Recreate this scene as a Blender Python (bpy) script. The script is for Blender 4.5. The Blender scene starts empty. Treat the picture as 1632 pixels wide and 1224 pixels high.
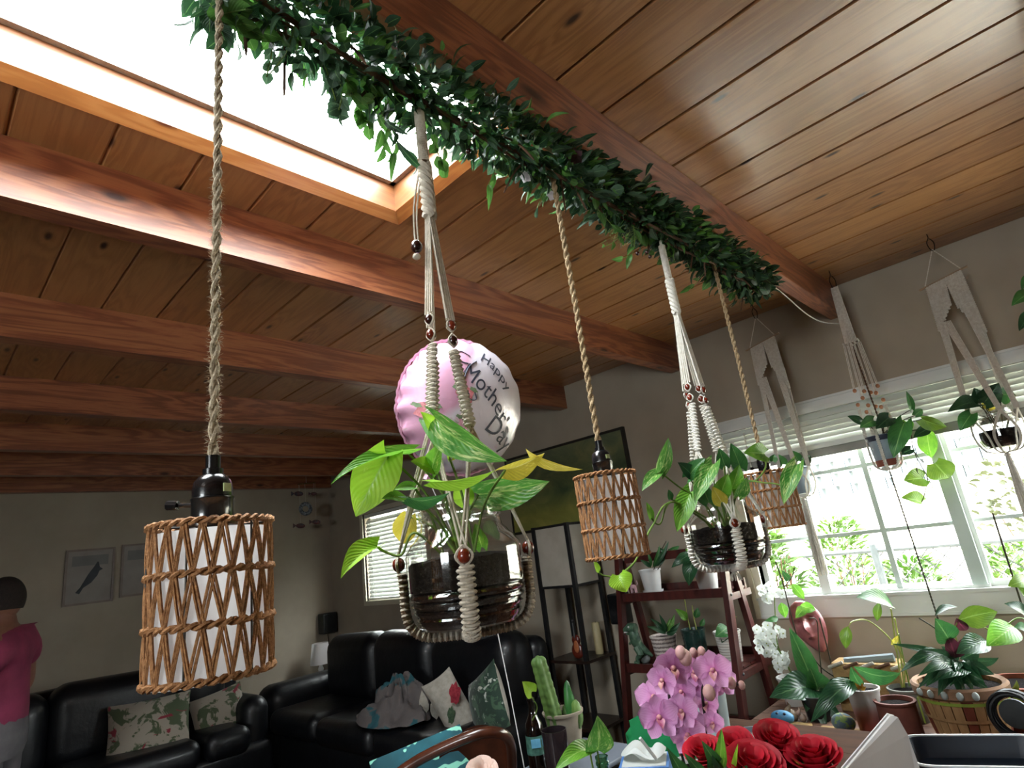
import bpy, math, random
from mathutils import Vector, Matrix, Quaternion
V = Vector
rnd = random.Random(11)
sc = bpy.context.scene
col = sc.collection
PI = math.pi

# ------------------------------------------------------------------ camera
FPX, CX, CY = 930.0, 816.0, 612.0
EYE = V((0, 0, 1.5))
ROT = Matrix(((0.703, 0.700, -0.128), (-0.283, 0.111, -0.953), (-0.653, 0.706, 0.276)))   # rows: right, down, forward
r0 = ROT[2].normalized(); r1 = (ROT[0] - r0 * ROT[0].dot(r0)).normalized(); r2 = r0.cross(r1)
RIGHT, DOWN, FWD = r1, r2, r0
cam = bpy.data.cameras.new('camera')
cam.sensor_width = 36.0
cam.lens = 36.0 * FPX / 1632.0
cam.clip_start = 0.02
cam_o = bpy.data.objects.new('camera', cam)
col.objects.link(cam_o)
cam_o.matrix_world = Matrix.Translation(EYE) @ Matrix((RIGHT, -DOWN, -FWD)).transposed().to_4x4()
sc.camera = cam_o

def ray(px, py): return RIGHT * ((px - CX) / FPX) + DOWN * ((py - CY) / FPX) + FWD
def PD(px, py, d): return EYE + ray(px, py) * d
def PY(px, py, y): r = ray(px, py); return EYE + r * (y / r.y)
def PX(px, py, x): r = ray(px, py); return EYE + r * (x / r.x)
def PZ(px, py, z): r = ray(px, py); return EYE + r * ((z - 1.5) / r.z)
def depth(p): return (V(p) - EYE).dot(FWD)

# ------------------------------------------------------------------ light
sc.view_settings.view_transform = 'Standard'
sc.view_settings.look = 'None'
sc.view_settings.gamma = 1.0
sc.view_settings.use_curve_mapping = False
sc.view_settings.exposure = 1.1
sc.cycles.use_denoising = True
sc.cycles.max_bounces = 10
sc.cycles.diffuse_bounces = 5
sc.cycles.glossy_bounces = 4
sc.cycles.transmission_bounces = 6
sc.cycles.transparent_max_bounces = 24
sc.cycles.sample_clamp_indirect = 6.0
sc.cycles.caustics_reflective = False
sc.cycles.caustics_refractive = False
SKY = 17.0
w = bpy.data.worlds.new('bright_sky'); sc.world = w
w.use_nodes = True
bg = w.node_tree.nodes['Background']
bg.inputs['Color'].default_value = (0.93, 0.97, 1.0, 1)
bg.inputs['Strength'].default_value = SKY

def portal(name, loc, size, direction):
    l = bpy.data.lights.new(name, 'AREA'); l.shape = 'RECTANGLE'
    l.size, l.size_y = size
    l.cycles.is_portal = True
    o = bpy.data.objects.new(name, l); col.objects.link(o)
    o.location = loc
    o.rotation_euler = V(direction).to_track_quat('-Z', 'Y').to_euler()

# ------------------------------------------------------------------ mesh builder
ORG = {}          # world origin of every object made here

class MB:
    def __init__(s): s.v = []; s.f = []; s.uv = {}; s.mi = []; s.cm = 0
    def add(s, vs, fs, uvs=None):
        b = len(s.v); s.v += [V(p) for p in vs]
        for f in fs: s.f.append([b + i for i in f]); s.mi.append(s.cm)
        if uvs:
            for i, u in enumerate(uvs): s.uv[b + i] = u
        return s
    def box(s, x0, x1, y0, y1, z0, z1):
        return s.add([(x, y, z) for z in (z0, z1) for y in (y0, y1) for x in (x0, x1)],
                     [(0, 2, 3, 1), (4, 5, 7, 6), (0, 1, 5, 4), (2, 6, 7, 3), (0, 4, 6, 2), (1, 3, 7, 5)])
    def obox(s, c, ax, ay, az):
        c = V(c); ax = V(ax); ay = V(ay); az = V(az)
        return s.add([c + ax * i + ay * j + az * k for k in (-1, 1) for j in (-1, 1) for i in (-1, 1)],
                     [(0, 2, 3, 1), (4, 5, 7, 6), (0, 1, 5, 4), (2, 6, 7, 3), (0, 4, 6, 2), (1, 3, 7, 5)])
    def bar(s, a, b, w, h, up=(0, 0, 1)):      # square bar between two points
        a = V(a); b = V(b); d = (b - a); L = d.length; d.normalize()
        sd = d.cross(V(up))
        if sd.length < 1e-4: sd = d.cross(V((0, 1, 0)))
        sd.normalize(); u = sd.cross(d)
        return s.obox((a + b) / 2, d * L / 2, sd * w / 2, u * h / 2)
    def rbox(s, x0, x1, y0, y1, z0, z1, r=.02, n=3):   # rounded box: three-axis superellipsoid grid
        cx, cy, cz = (x0 + x1) / 2, (y0 + y1) / 2, (z0 + z1) / 2
        hx, hy, hz = (x1 - x0) / 2, (y1 - y0) / 2, (z1 - z0) / 2
        r = min(r, hx * .98, hy * .98, hz * .98)
        N = 4 * n
        angs = [(i + .0) * PI / 2 / n for i in range(n + 1)]
        lat = [-PI / 2 + a for a in angs] + [a for a in angs]
        vs = []; rows = []
        for k, la in enumerate(lat):
            oz = (-1 if k <= n else 1) * (hz - r) + r * math.sin(la)
            row = []
            for q, (sx, sy) in enumerate(((1, 1), (-1, 1), (-1, -1), (1, -1))):
                for a in angs:
                    th = q * PI / 2 + a
                    row.append((cx + sx * (hx - r) + r * math.cos(la) * math.cos(th), cy + sy * (hy - r) + r * math.cos(la) * math.sin(th), cz + oz))
            rows.append(row)
        m = len(rows[0]); fs = []
        for k in range(len(rows) - 1):
            for i in range(m): fs.append((k * m + i, k * m + (i + 1) % m, (k + 1) * m + (i + 1) % m, (k + 1) * m + i))
        fs.append(list(range(m))[::-1]); fs.append([(len(rows) - 1) * m + i for i in range(m)])
        return s.add([p for r_ in rows for p in r_], fs)
    def tube(s, pts, r, n=6, caps=True, flat=1.0):
        pts = [V(p) for p in pts]; m = len(pts)
        rr = r if isinstance(r, (list, tuple)) else [r] * m
        t0 = (pts[1] - pts[0]).normalized()
        a = V((0, 0, 1)) if abs(t0.z) < .9 else V((1, 0, 0))
        u = t0.cross(a).normalized(); vs = []; fs = []
        for i, p in enumerate(pts):
            t = (pts[min(i + 1, m - 1)] - pts[max(i - 1, 0)])
            t = t.normalized() if t.length > 1e-9 else t0
            u = (u - t * u.dot(t))
            u = u.normalized() if u.length > 1e-6 else t.orthogonal().normalized()
            w_ = t.cross(u)
            for k in range(n):
                th = 2 * PI * k / n
                vs.append(p + (u * math.cos(th) + w_ * math.sin(th) * flat) * rr[i])
        for i in range(m - 1):
            for k in range(n):
                fs.append((i * n + k, i * n + (k + 1) % n, (i + 1) * n + (k + 1) % n, (i + 1) * n + k))
        if caps:
            fs.append(list(range(n))[::-1]); fs.append([(m - 1) * n + k for k in range(n)])
        return s.add(vs, fs)
    def ring(s, c, axis, r, tr, n=20, m=6, sx=1.0, u=None):   # torus
        axis = V(axis).normalized(); u = (V(u) if u else axis.orthogonal()).normalized(); w_ = axis.cross(u)
        vs = []; fs = []
        for i in range(n):
            th = 2 * PI * i / n; d = u * math.cos(th) * sx + w_ * math.sin(th)
            dn = (u * math.cos(th) + w_ * math.sin(th) * sx).normalized()
            for k in range(m):
                ph = 2 * PI * k / m
                vs.append(V(c) + d * r + dn * tr * math.cos(ph) + axis * tr * math.sin(ph))
        for i in range(n):
            for k in range(m):
                fs.append((i * m + k, ((i + 1) % n) * m + k, ((i + 1) % n) * m + (k + 1) % m, i * m + (k + 1) % m))
        return s.add(vs, fs)
    def lathe(s, prof, c, n=24, axis=None, capb=True, capt=True, sx=1.0):
        c = V(c); vs = []; fs = []; m = len(prof)
        if axis is None: X_, Y_, Z_ = V((1, 0, 0)), V((0, 1, 0)), V((0, 0, 1))
        else:
            Z_ = V(axis).normalized(); X_ = Z_.orthogonal().normalized(); Y_ = Z_.cross(X_)
        for r, z in prof:
            for k in range(n):
                th = 2 * PI * k / n
                vs.append(c + X_ * r * math.cos(th) * sx + Y_ * r * math.sin(th) + Z_ * z)
        for i in range(m - 1):
            for k in range(n):
                fs.append((i * n + k, i * n + (k + 1) % n, (i + 1) * n + (k + 1) % n, (i + 1) * n + k))
        if capb: fs.append(list(range(n))[::-1])
        if capt: fs.append([(m - 1) * n + k for k in range(n)])
        return s.add(vs, fs)
    def ball(s, c, rx, ry=None, rz=None, nu=12, nv=8, rot=None, jit=0, rg=rnd):
        ry = ry or rx; rz = rz or rx; c = V(c); vs = []; fs = []
        def P(x, y, z):
            p = V((x * rx, y * ry, z * rz))
            if jit: p *= 1 + rg.uniform(-jit, jit)
            if rot: p = rot @ p
            return c + p
        vs.append(P(0, 0, -1))
        for j in range(1, nv):
            la = -PI / 2 + PI * j / nv
            for i in range(nu):
                th = 2 * PI * i / nu
                vs.append(P(math.cos(la) * math.cos(th), math.cos(la) * math.sin(th), math.sin(la)))
        vs.append(P(0, 0, 1))
        for i in range(nu): fs.append((0, 1 + (i + 1) % nu, 1 + i))
        for j in range(nv - 2):
            for i in range(nu):
                a = 1 + j * nu + i; b = 1 + j * nu + (i + 1) % nu
                fs.append((a, b, b + nu, a + nu))
        t = len(vs) - 1; q = 1 + (nv - 2) * nu
        for i in range(nu): fs.append((q + i, q + (i + 1) % nu, t))
        return s.add(vs, fs)
    def prism(s, poly, d):                    # extrude polygon (3d points) by vector d
        n = len(poly); d = V(d)
        return s.add([V(p) for p in poly] + [V(p) + d for p in poly],
                     [list(range(n))[::-1], [n + i for i in range(n)]] + [(i, (i + 1) % n, n + (i + 1) % n, n + i) for i in range(n)])
    def grid(s, fn, nu, nv, wrap=False):
        vs = [fn(i / (nu if wrap else nu - 1), j / (nv - 1)) for j in range(nv) for i in range(nu)]
        uv = [(i / (nu if wrap else nu - 1), j / (nv - 1)) for j in range(nv) for i in range(nu)]
        fs = []
        for j in range(nv - 1):
            for i in range(nu if wrap else nu - 1):
                fs.append((j * nu + i, j * nu + (i + 1) % nu, (j + 1) * nu + (i + 1) % nu, (j + 1) * nu + i))
        return s.add(vs, fs, uv)
    def leaf(s, B, T, wid, N, fold=.25, arch=.15, heart=.12, belly=.36, nl=9, nw=6, wav=0.0, twist=0.0, lift=0):
        """leaf blade from base B to tip T, full width wid, facing N; fold = V fold, arch = arc along the midrib"""
        B = V(B); T = V(T); d = T - B; L = d.length; d.normalize()
        N = V(N); N = N - d * N.dot(d)
        N = N.normalized() if N.length > 1e-6 else d.orthogonal().normalized()
        S0 = d.cross(N)
        def prof(t):
            if t < belly: x = t / belly; return .45 + .55 * math.sin(x * PI / 2) if heart > 0 else math.sin(x * PI / 2) ** .8
            x = (t - belly) / (1 - belly); return max(0.0, math.cos(x * PI / 2) ** .85 * (1 - .12 * x))
        def fn(u, t):
            q = u * 2 - 1
            S = S0; N_ = N
            if twist:
                c_, s_ = math.cos(twist * t), math.sin(twist * t); S = S0 * c_ + N * s_; N_ = N * c_ - S0 * s_
            W = wid / 2 * prof(t)
            al = t * L - heart * L * (1 - t) ** 3 * abs(q) ** 1.6 * 1.5
            p = B + d * al + N_ * (arch * L * 4 * t * (1 - t)) + S * (q * W * math.cos(fold * 1.2))
            p += N_ * (abs(q) ** 1.25 * W * math.sin(fold * 1.2))
            if wav: p += N_ * (wav * wid * math.sin(t * 11 + q * 2) * abs(q))
            return p
        return s.grid(fn, nw + 1, nl)
    def cord(s, pts, r, strands=2, pitch=None, n=5, tw=None):      # twisted cord along a smooth path
        pts = [V(p) for p in pts]; seg = [(pts[i + 1] - pts[i]).length for i in range(len(pts) - 1)]
        L = sum(seg); pitch = pitch or r * 9; m = max(6, int(L / pitch * 6))
        def at(x):
            for i, l in enumerate(seg):
                if x <= l or i == len(seg) - 1: return pts[i].lerp(pts[i + 1], min(1, x / l if l else 0)), (pts[i + 1] - pts[i]).normalized()
                x -= l
        for k in range(strands):
            P = []
            for i in range(m + 1):
                p, t = at(L * i / m); u = t.orthogonal().normalized(); w_ = t.cross(u)
                a = V((1, 0, 0)); a = (a - t * a.dot(t))
                if a.length > .05: u = a.normalized(); w_ = t.cross(u)
                th = 2 * PI * (L * i / m / pitch + k / strands)
                P.append(p + (u * math.cos(th) + w_ * math.sin(th)) * r * .55)
            s.tube(P, r * .56, n)
        return s
    def sinnet(s, pts, wid, r, out=None, step=None):      # square-knot braid along path
        pts = catm(pts, 6); seg = [(pts[i + 1] - pts[i]).length for i in range(len(pts) - 1)]
        L = sum(seg); step = step or r * 1.75; m = max(2, int(L / step))
        s.tube(pts, wid * .22, 5)
        for i in range(m):
            x = L * (i + .5) / m; k = 0
            while k < len(seg) - 1 and x > seg[k]: x -= seg[k]; k += 1
            p = pts[k].lerp(pts[k + 1], x / seg[k]); t = (pts[k + 1] - pts[k]).normalized()
            o = V(out) if out is not None else (EYE - p)
            o = (o - t * o.dot(t)).normalized(); sd = t.cross(o)
            s.ring(p + sd * (wid * .09 * (1 if i % 2 else -1)), t, wid * .22, r * 1.2, n=10, m=5, sx=1.75, u=sd)
        return s
    def build(s, name, mt, parent=None, origin=None, smooth=True):
        if parent is not None: o0 = ORG[parent.name]
        elif origin is not None: o0 = V(origin)
        else:
            n = max(1, len(s.v)); o0 = V((sum(p.x for p in s.v) / n, sum(p.y for p in s.v) / n, min((p.z for p in s.v), default=0)))
        me = bpy.data.meshes.new(name)
        me.from_pydata([tuple(p - o0) for p in s.v], [], s.f)
        mts = mt if isinstance(mt, (list, tuple)) else [mt]
        for m_ in mts: me.materials.append(m_)
        if smooth: me.polygons.foreach_set('use_smooth', [True] * len(me.polygons))
        if any(s.mi): me.polygons.foreach_set('material_index', s.mi)
        if s.uv:
            ul = me.uv_layers.new(name='UVMap')
            for lp in me.loops: ul.data[lp.index].uv = s.uv.get(lp.vertex_index, (0, 0))
        if smooth: me.set_sharp_from_angle(angle=math.radians(42))
        o = bpy.data.objects.new(name, me); col.objects.link(o)
        if parent is not None: o.parent = parent
        else: o.location = o0
        ORG[o.name] = o0
        return o

def catm(pts, k=8):
    pts = [V(p) for p in pts]
    if len(pts) < 3: return [pts[0].lerp(pts[-1], i / k) for i in range(k + 1)]
    out = []
    for i in range(len(pts) - 1):
        p0 = pts[max(i - 1, 0)]; p1 = pts[i]; p2 = pts[i + 1]; p3 = pts[min(i + 2, len(pts) - 1)]
        for j in range(k):
            t = j / k
            out.append(.5 * ((2 * p1) + (p2 - p0) * t + (2 * p0 - 5 * p1 + 4 * p2 - p3) * t * t + (3 * p1 - p0 - 3 * p2 + p3) * t ** 3))
    return out + [pts[-1]]

def tag(o, label=None, cat=None, group=None, kind=None):
    if label: o['label'] = label
    if cat: o['category'] = cat
    if group: o['group'] = group
    if kind: o['kind'] = kind
    return o
def thing(name, label, cat, loc, group=None):
    o = bpy.data.objects.new(name, None); o.empty_display_size = .05; col.objects.link(o)
    o.location = loc; ORG[o.name] = V(loc)
    return tag(o, label, cat, group)
def struct(name, mb, mt, origin=(0, 0, 0), smooth=False, label=None):
    o = mb.build(name, mt, origin=origin, smooth=smooth); o['kind'] = 'structure'
    if label: o['label'] = label
    return o
def share(name, me, parent, mat4, mt=None):      # another object on shared mesh data, mat4 is in world space
    o = bpy.data.objects.new(name, me); col.objects.link(o); o.parent = parent
    o.matrix_basis = Matrix.Translation(-ORG[parent.name]) @ mat4
    ORG[o.name] = mat4.to_translation()
    return o
def frame(p, d, n):       # matrix: local Y along d, local Z along n
    d = V(d).normalized(); n = V(n); n = n - d * n.dot(d)
    n = n.normalized() if n.length > 1e-5 else d.orthogonal().normalized()
    x = d.cross(n)
    m = Matrix((x, d, n)).transposed().to_4x4(); m.translation = V(p)
    return m

# ------------------------------------------------------------------ materials
def C(h):
    if not isinstance(h, str): return (*h, 1)
    h = h.lstrip('#'); c = [int(h[i:i + 2], 16) / 255 for i in (0, 2, 4)]
    return tuple(x / 12.92 if x <= .04045 else ((x + .055) / 1.055) ** 2.4 for x in c) + (1,)

class NT:
    def __init__(s, name):
        s.m = bpy.data.materials.new(name); s.m.use_nodes = True; s.t = s.m.node_tree; s.t.nodes.clear()
        s.out = s.n('ShaderNodeOutputMaterial')
    def n(s, typ, **kw):
        x = s.t.nodes.new(typ)
        for k, v in kw.items():
            if k in x.inputs.keys() if isinstance(k, str) else False: x.inputs[k].default_value = v
            else: setattr(x, k, v)
        return x
    def l(s, a, b): s.t.links.new(a, b)
    def val(s, node, **kw):
        for k, v in kw.items(): node.inputs[k.replace('_', ' ')].default_value = v
        return node
    def coords(s, stretch=(1, 1, 1), kind='Object', rand=False, rot=(0, 0, 0)):
        tc = s.n('ShaderNodeTexCoord'); mp = s.n('ShaderNodeMapping')
        mp.inputs['Scale'].default_value = stretch; mp.inputs['Rotation'].default_value = rot
        s.l(tc.outputs[kind], mp.inputs['Vector'])
        if rand:
            oi = s.n('ShaderNodeObjectInfo'); mu = s.n('ShaderNodeMath', operation='MULTIPLY'); mu.inputs[1].default_value = 37.0
            s.l(oi.outputs['Random'], mu.inputs[0])
            s.l(mu.outputs[0], mp.inputs['Location'])
        return mp.outputs['Vector']
    def noise(s, vec, scale=5, detail=4, rough=.55, dist=0):
        x = s.n('ShaderNodeTexNoise'); s.val(x, Scale=scale, Detail=detail, Roughness=rough, Distortion=dist); s.l(vec, x.inputs['Vector']); return x.outputs['Fac']
    def ramp(s, fac, stops, interp='LINEAR'):
        r = s.n('ShaderNodeValToRGB'); e = r.color_ramp.elements; r.color_ramp.interpolation = interp
        while len(e) < len(stops): e.new(.5)
        for i, (p, c) in enumerate(stops): e[i].position = p; e[i].color = C(c) if not isinstance(c, float) else (c, c, c, 1)
        s.l(fac, r.inputs['Fac']); return r.outputs['Color']
    def mix(s, fac, a, b, blend='MIX'):
        x = s.n('ShaderNodeMix', data_type='RGBA', blend_type=blend)
        for k, v in ((0, fac), (6, a), (7, b)):
            if hasattr(v, 'is_linked') or hasattr(v, 'links'): s.l(v, x.inputs[k])
            else: x.inputs[k].default_value = v if k == 0 else C(v)
        return x.outputs[2]
    def math(s, op, a, b=None):
        x = s.n('ShaderNodeMath', operation=op)
        for k, v in ((0, a), (1, b)):
            if v is None: continue
            if hasattr(v, 'links'): s.l(v, x.inputs[k])
            else: x.inputs[k].default_value = v
        return x.outputs[0]
    def pbsdf(s, color, rough=.5, metal=0, coat=0, spec=.5, sheen=0):
        b = s.n('ShaderNodeBsdfPrincipled'); b.inputs['Roughness'].default_value = rough; b.inputs['Metallic'].default_value = metal
        b.inputs['Coat Weight'].default_value = coat; b.inputs['Specular IOR Level'].default_value = spec; b.inputs['Sheen Weight'].default_value = sheen
        if hasattr(color, 'links'): s.l(color, b.inputs['Base Color'])
        else: b.inputs['Base Color'].default_value = C(color)
        return b
    def bump(s, b, h, strength=.3, dist=.01):
        x = s.n('ShaderNodeBump'); x.inputs['Strength'].default_value = strength; x.inputs['Distance'].default_value = dist
        s.l(h, x.inputs['Height']); s.l(x.outputs[0], b.inputs['Normal'])
    def translucent(s, b, color, fac):
        t = s.n('ShaderNodeBsdfTranslucent')
        if hasattr(color, 'links'): s.l(color, t.inputs[0])
        else: t.inputs[0].default_value = C(color)
        mx = s.n('ShaderNodeMixShader'); mx.inputs[0].default_value = fac
        s.l(b.outputs[0], mx.inputs[1]); s.l(t.outputs[0], mx.inputs[2]); return mx
    def done(s, sh): s.l(sh.outputs[0], s.out.inputs['Surface']); return s.m

def mat(name, c1, c2=None, scale=8, rough=.6, metal=0, coat=0, bump=0, bscale=None, stretch=(1, 1, 1), trans=0, tcol=None, spec=.5, detail=4, lo=.35, hi=.65, sheen=0, rand=False):
    t = NT(name); v = t.coords(stretch, rand=rand)
    c = t.ramp(t.noise(v, scale, detail), [(lo, c1), (hi, c2 or c1)])
    b = t.pbsdf(c, rough, metal, coat, spec, sheen)
    if bump: t.bump(b, t.noise(v, bscale or scale * 4, 5), bump, .01)
    return t.done(t.translucent(b, tcol or c, trans) if trans else b)

def wood(name, dark, mid, light, knot, along='X', rough=.32, coat=.3, grain=1.0, knots=True, knotscale=2.4, con=.22):
    t = NT(name)
    st = {'X': (.35, 5, 5), 'Y': (5, .35, 5), 'Z': (5, 5, .35)}[along]
    v = t.coords(st, rand=True); vk0 = t.coords((1, 1, 1), rand=True); sp_ = t.n('ShaderNodeSeparateXYZ'); t.l(vk0, sp_.inputs[0]); cb_ = t.n('ShaderNodeCombineXYZ')
    lon = sp_.outputs['XYZ'.index(along)]; lat = sp_.outputs[1] if along == 'X' else t.math('ADD', sp_.outputs[0], sp_.outputs[2] if along == 'Y' else sp_.outputs[1])
    t.l(t.math('MULTIPLY', lon, .6), cb_.inputs[0]); t.l(t.math('MULTIPLY', lat, 1.7), cb_.inputs[1]); vk = cb_.outputs[0]
    vo = t.n('ShaderNodeTexVoronoi', feature='F1', voronoi_dimensions='2D'); t.val(vo, Scale=knotscale); t.l(vk, vo.inputs['Vector'])
    d = vo.outputs['Distance']
    near = t.math('SMOOTH_MAX', t.math('SUBTRACT', .22, d), 0.0)
    n1 = t.noise(v, 2.2 * grain, 6, .6, 1.2)
    ph = t.math('ADD', t.math('MULTIPLY', n1, 9.0), t.math('MULTIPLY', near, 26.0))
    wv = t.math('ADD', t.math('MULTIPLY', t.math('SINE', t.math('MULTIPLY', ph, 3.2)), .5), .5)
    n2 = t.noise(v, 14 * grain, 3)
    f = t.math('ADD', t.math('MULTIPLY', wv, con), t.math('ADD', t.math('MULTIPLY', n2, .28), .36 - con * .5))
    oi = t.n('ShaderNodeObjectInfo')
    f = t.math('ADD', f, t.math('MULTIPLY', t.math('SUBTRACT', oi.outputs['Random'], .5), .2))
    c = t.ramp(f, [(.15, dark), (.5, mid), (.9, light)])
    if knots:
        k = t.ramp(d, [(.02, 1.0), (.055, 0.0)])
        c = t.mix(k, c, knot)
    b = t.pbsdf(c, rough, 0, coat); b.inputs['Coat Roughness'].default_value = .22
    t.bump(b, f, .12, .004)
    return t.done(b)

def leafmat(name, g1, g2, var=None, vlo=.55, vhi=.7, vein='#9fc46a', trans=.38, rough=.35, vs=3.0):
    t = NT(name); v = t.coords((1, 1, 1), rand=True)
    c = t.ramp(t.noise(v, 22, 4), [(.3, g1), (.7, g2)])
    tc = t.n('ShaderNodeTexCoord'); sx = t.n('ShaderNodeSeparateXYZ'); t.l(tc.outputs['UV'], sx.inputs[0])
    au = t.math('ABSOLUTE', t.math('SUBTRACT', sx.outputs[0], .5))
    if var:
        mp = t.coords((vs * 2.2, vs * .9, 1), 'UV', rand=True, rot=(0, 0, .5))
        c = t.mix(t.ramp(t.noise(mp, 1.6, 5, .65, .6), [(vlo, 0.0), (vhi, 1.0)]), c, var)
    mid = t.ramp(au, [(.012, 1.0), (.035, 0.0)])
    c = t.mix(t.math('MULTIPLY', mid, .7), c, vein)
    ph = t.math('SUBTRACT', t.math('MULTIPLY', sx.outputs[1], 60.0), t.math('MULTIPLY', au, 50.0))
    sv = t.math('SINE', ph)
    b = t.pbsdf(c, rough, 0, .0); t.bump(b, sv, .25, .0015)
    hs = t.n('ShaderNodeHueSaturation'); hs.inputs['Saturation'].default_value = 1.0; hs.inputs['Value'].default_value = 1.0; t.l(c, hs.inputs['Color'])
    return t.done(t.translucent(b, hs.outputs[0], trans))

def glassmat(name, tint=(.96, .98, .97), refl=.06, rough=.02, edge=True):
    t = NT(name); tr = t.n('ShaderNodeBsdfTransparent'); tr.inputs[0].default_value = (*tint, 1)
    g = t.n('ShaderNodeBsdfGlossy'); g.inputs['Roughness'].default_value = rough; g.inputs['Color'].default_value = (1, 1, 1, 1)
    lw = t.n('ShaderNodeLayerWeight'); lw.inputs['Blend'].default_value = .5
    f = t.math('ADD', t.math('MULTIPLY', t.math('POWER', lw.outputs['Facing'], 2.2 if edge else 5.0), .8 if edge else .5), refl)
    mx = t.n('ShaderNodeMixShader'); t.l(f, mx.inputs[0]); t.l(tr.outputs[0], mx.inputs[1]); t.l(g.outputs[0], mx.inputs[2])
    return t.done(mx)

M = {}
M['plank'] = wood('varnished_pine_plank', '#7b4f2f', '#a07044', '#b78856', '#3a2014')
M['beam'] = wood('stained_fir_beam', '#6a3b28', '#8c5439', '#a86e48', '#3e2017', along='Y', rough=.4, coat=.15, knotscale=1.6, con=.42)
M['trim_wood'] = wood('skylight_pine', '#7d4420', '#98602f', '#ae7744', '#5a2a14', along='Y', rough=.4)
M['trim_wood_x'] = wood('skylight_pine_cross', '#7d4420', '#98602f', '#ae7744', '#5a2a14', along='X', rough=.4)
M['well_wood'] = wood('well_pine', '#5d3418', '#754824', '#8a5c34', '#4a2210', along='Y', rough=.5)
M['well_wood_x'] = wood('well_pine_cross', '#5d3418', '#754824', '#8a5c34', '#4a2210', along='X', rough=.5)
M['wall'] = mat('beige_wall_paint', '#aba08f', '#a29786', 3, .85, bump=.06, bscale=120)
M['wall_out'] = mat('roof_board', '#6d5a48', '#5e4d3d', 4, .9)
M['floor'] = wood('dark_brown_floor', '#2c2019', '#382920', '#453328', '#1c120c', along='Y', knots=False, rough=.45, coat=.1)
M['white'] = mat('white_vinyl', '#d6d8d4', '#cfd2cd', 5, .4)
M['greenwhite'] = mat('window_muntin_vinyl', '#c9d6d0', '#bccac4', 5, .4)
M['casing'] = mat('cream_casing', '#d9d3bd', '#cfc8b0', 5, .5)
M['sealing'] = mat('grey_skylight_seal', '#a39a90', '#8a8178', 40, .7)
M['pane'] = glassmat('window_glass', (.97, .985, .98), .02, .0, False)
M['jar'] = glassmat('jar_glass', (.965, .98, .975), .085, .05)
M['cotton'] = mat('cotton_cord', '#d9cfbf', '#c6baa6', 90, .9, bump=.5, bscale=400, trans=.12)
M['cotton2'] = mat('cotton_cord_grey', '#ece8de', '#d9d2c5', 90, .9, bump=.5, bscale=400, trans=.15)
M['jute'] = mat('jute_cord', '#b89f7c', '#8f7756', 120, .95, bump=.6, bscale=300)
M['jute_white'] = mat('pale_hemp_cord', '#cbbca2', '#a3937a', 120, .95, bump=.6, bscale=300)
M['paper_rope'] = mat('brown_paper_rope', '#b98554', '#8d5f37', 160, .75, bump=.5, bscale=500)
M['black'] = mat('black_bakelite', '#0e0e10', '#141416', 30, .22, coat=.3)
M['black_metal'] = mat('black_metal', '#151516', '#1d1d1f', 30, .4)
M['wire'] = mat('dark_wire', '#3a332c', '#2b2621', 30, .5, metal=.5)
M['bead_red'] = mat('red_wood_bead', '#7a2b16', '#4e160b', 60, .25, coat=.5)
M['bead_dark'] = mat('dark_wood_bead', '#3a1710', '#1f0a07', 60, .25, coat=.5)
M['bead_tan'] = mat('tan_wood_bead', '#b9805c', '#a06a48', 60, .4)
M['soil'] = mat('potting_soil', '#1a1412', '#070505', 90, .98, spec=.08, bump=.8, bscale=150)
M['liner'] = mat('white_paper_liner', '#f6f1f0', '#ece6e5', 14, .9, bump=.25, bscale=30, trans=.6, tcol='#ffffff')
M['mahogany'] = mat('mahogany_stain', '#4b1d18', '#331210', 6, .4, stretch=(6, 6, .6), coat=.2)
M['terracotta'] = mat('terracotta', '#8a4a37', '#743a2a', 14, .8, bump=.1)
M['hook'] = mat('dark_hook_metal', '#4a4038', '#332c27', 20, .35, metal=.8)
M['stem'] = mat('green_stem', '#7e9a45', '#64813a', 30, .5, trans=.2)
M['stem_pale'] = mat('pale_green_stem', '#b3b66a', '#93a04e', 30, .5, trans=.2)
M['twig'] = mat('brown_twig', '#6a4a33', '#4c3423', 30, .8, bump=.4)
M['darkstem'] = mat('dark_stem', '#3f3a26', '#2d2a1c', 30, .7)
M['pothos'] = leafmat('pothos_leaf', '#4f8a2b', '#79b03c', '#c3d86c', .6, .74)
M['pothos_lime'] = leafmat('lime_pothos_leaf', '#8bbf2e', '#a9d244', '#d2e87e', .66, .8)
M['pothos_yellow'] = leafmat('yellow_pothos_leaf', '#b7a838', '#c9bd4a', '#dccf6a', .55, .7, vein='#d8d08a')
M['pothos_var'] = leafmat('variegated_pothos_leaf', '#3f7a31', '#5d9a3e', '#c3d48c', .52, .66)
M['pothos_win'] = leafmat('window_pothos_leaf', '#5d8428', '#7a9c37', '#9fb860', .66, .8, trans=.10)
M['leaf_dark'] = leafmat('dark_leaf', '#1c3b26', '#2c5433', None, vein='#5c7f58', trans=.15, rough=.3)
M['leaf_mid'] = leafmat('mid_leaf', '#2f5f33', '#437a3d', None, vein='#7fa565', trans=.25)
M['leaf_pink'] = leafmat('dark_red_leaf', '#3b1a24', '#52232f', None, vein='#7c3a4a', trans=.2, rough=.3)
M['garland'] = leafmat('garland_leaf', '#1b3523', '#2c4f2d', None, vein='#6c9553', trans=.35, rough=.5)
M['garland2'] = leafmat('garland_eucalyptus_leaf', '#3a5640', '#4b6b4c', None, vein='#7f9a72', trans=.35, rough=.55)
M['garland3'] = leafmat('garland_bright_leaf', '#3f6b2b', '#56863a', None, vein='#86aa60', trans=.4, rough=.45)

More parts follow.
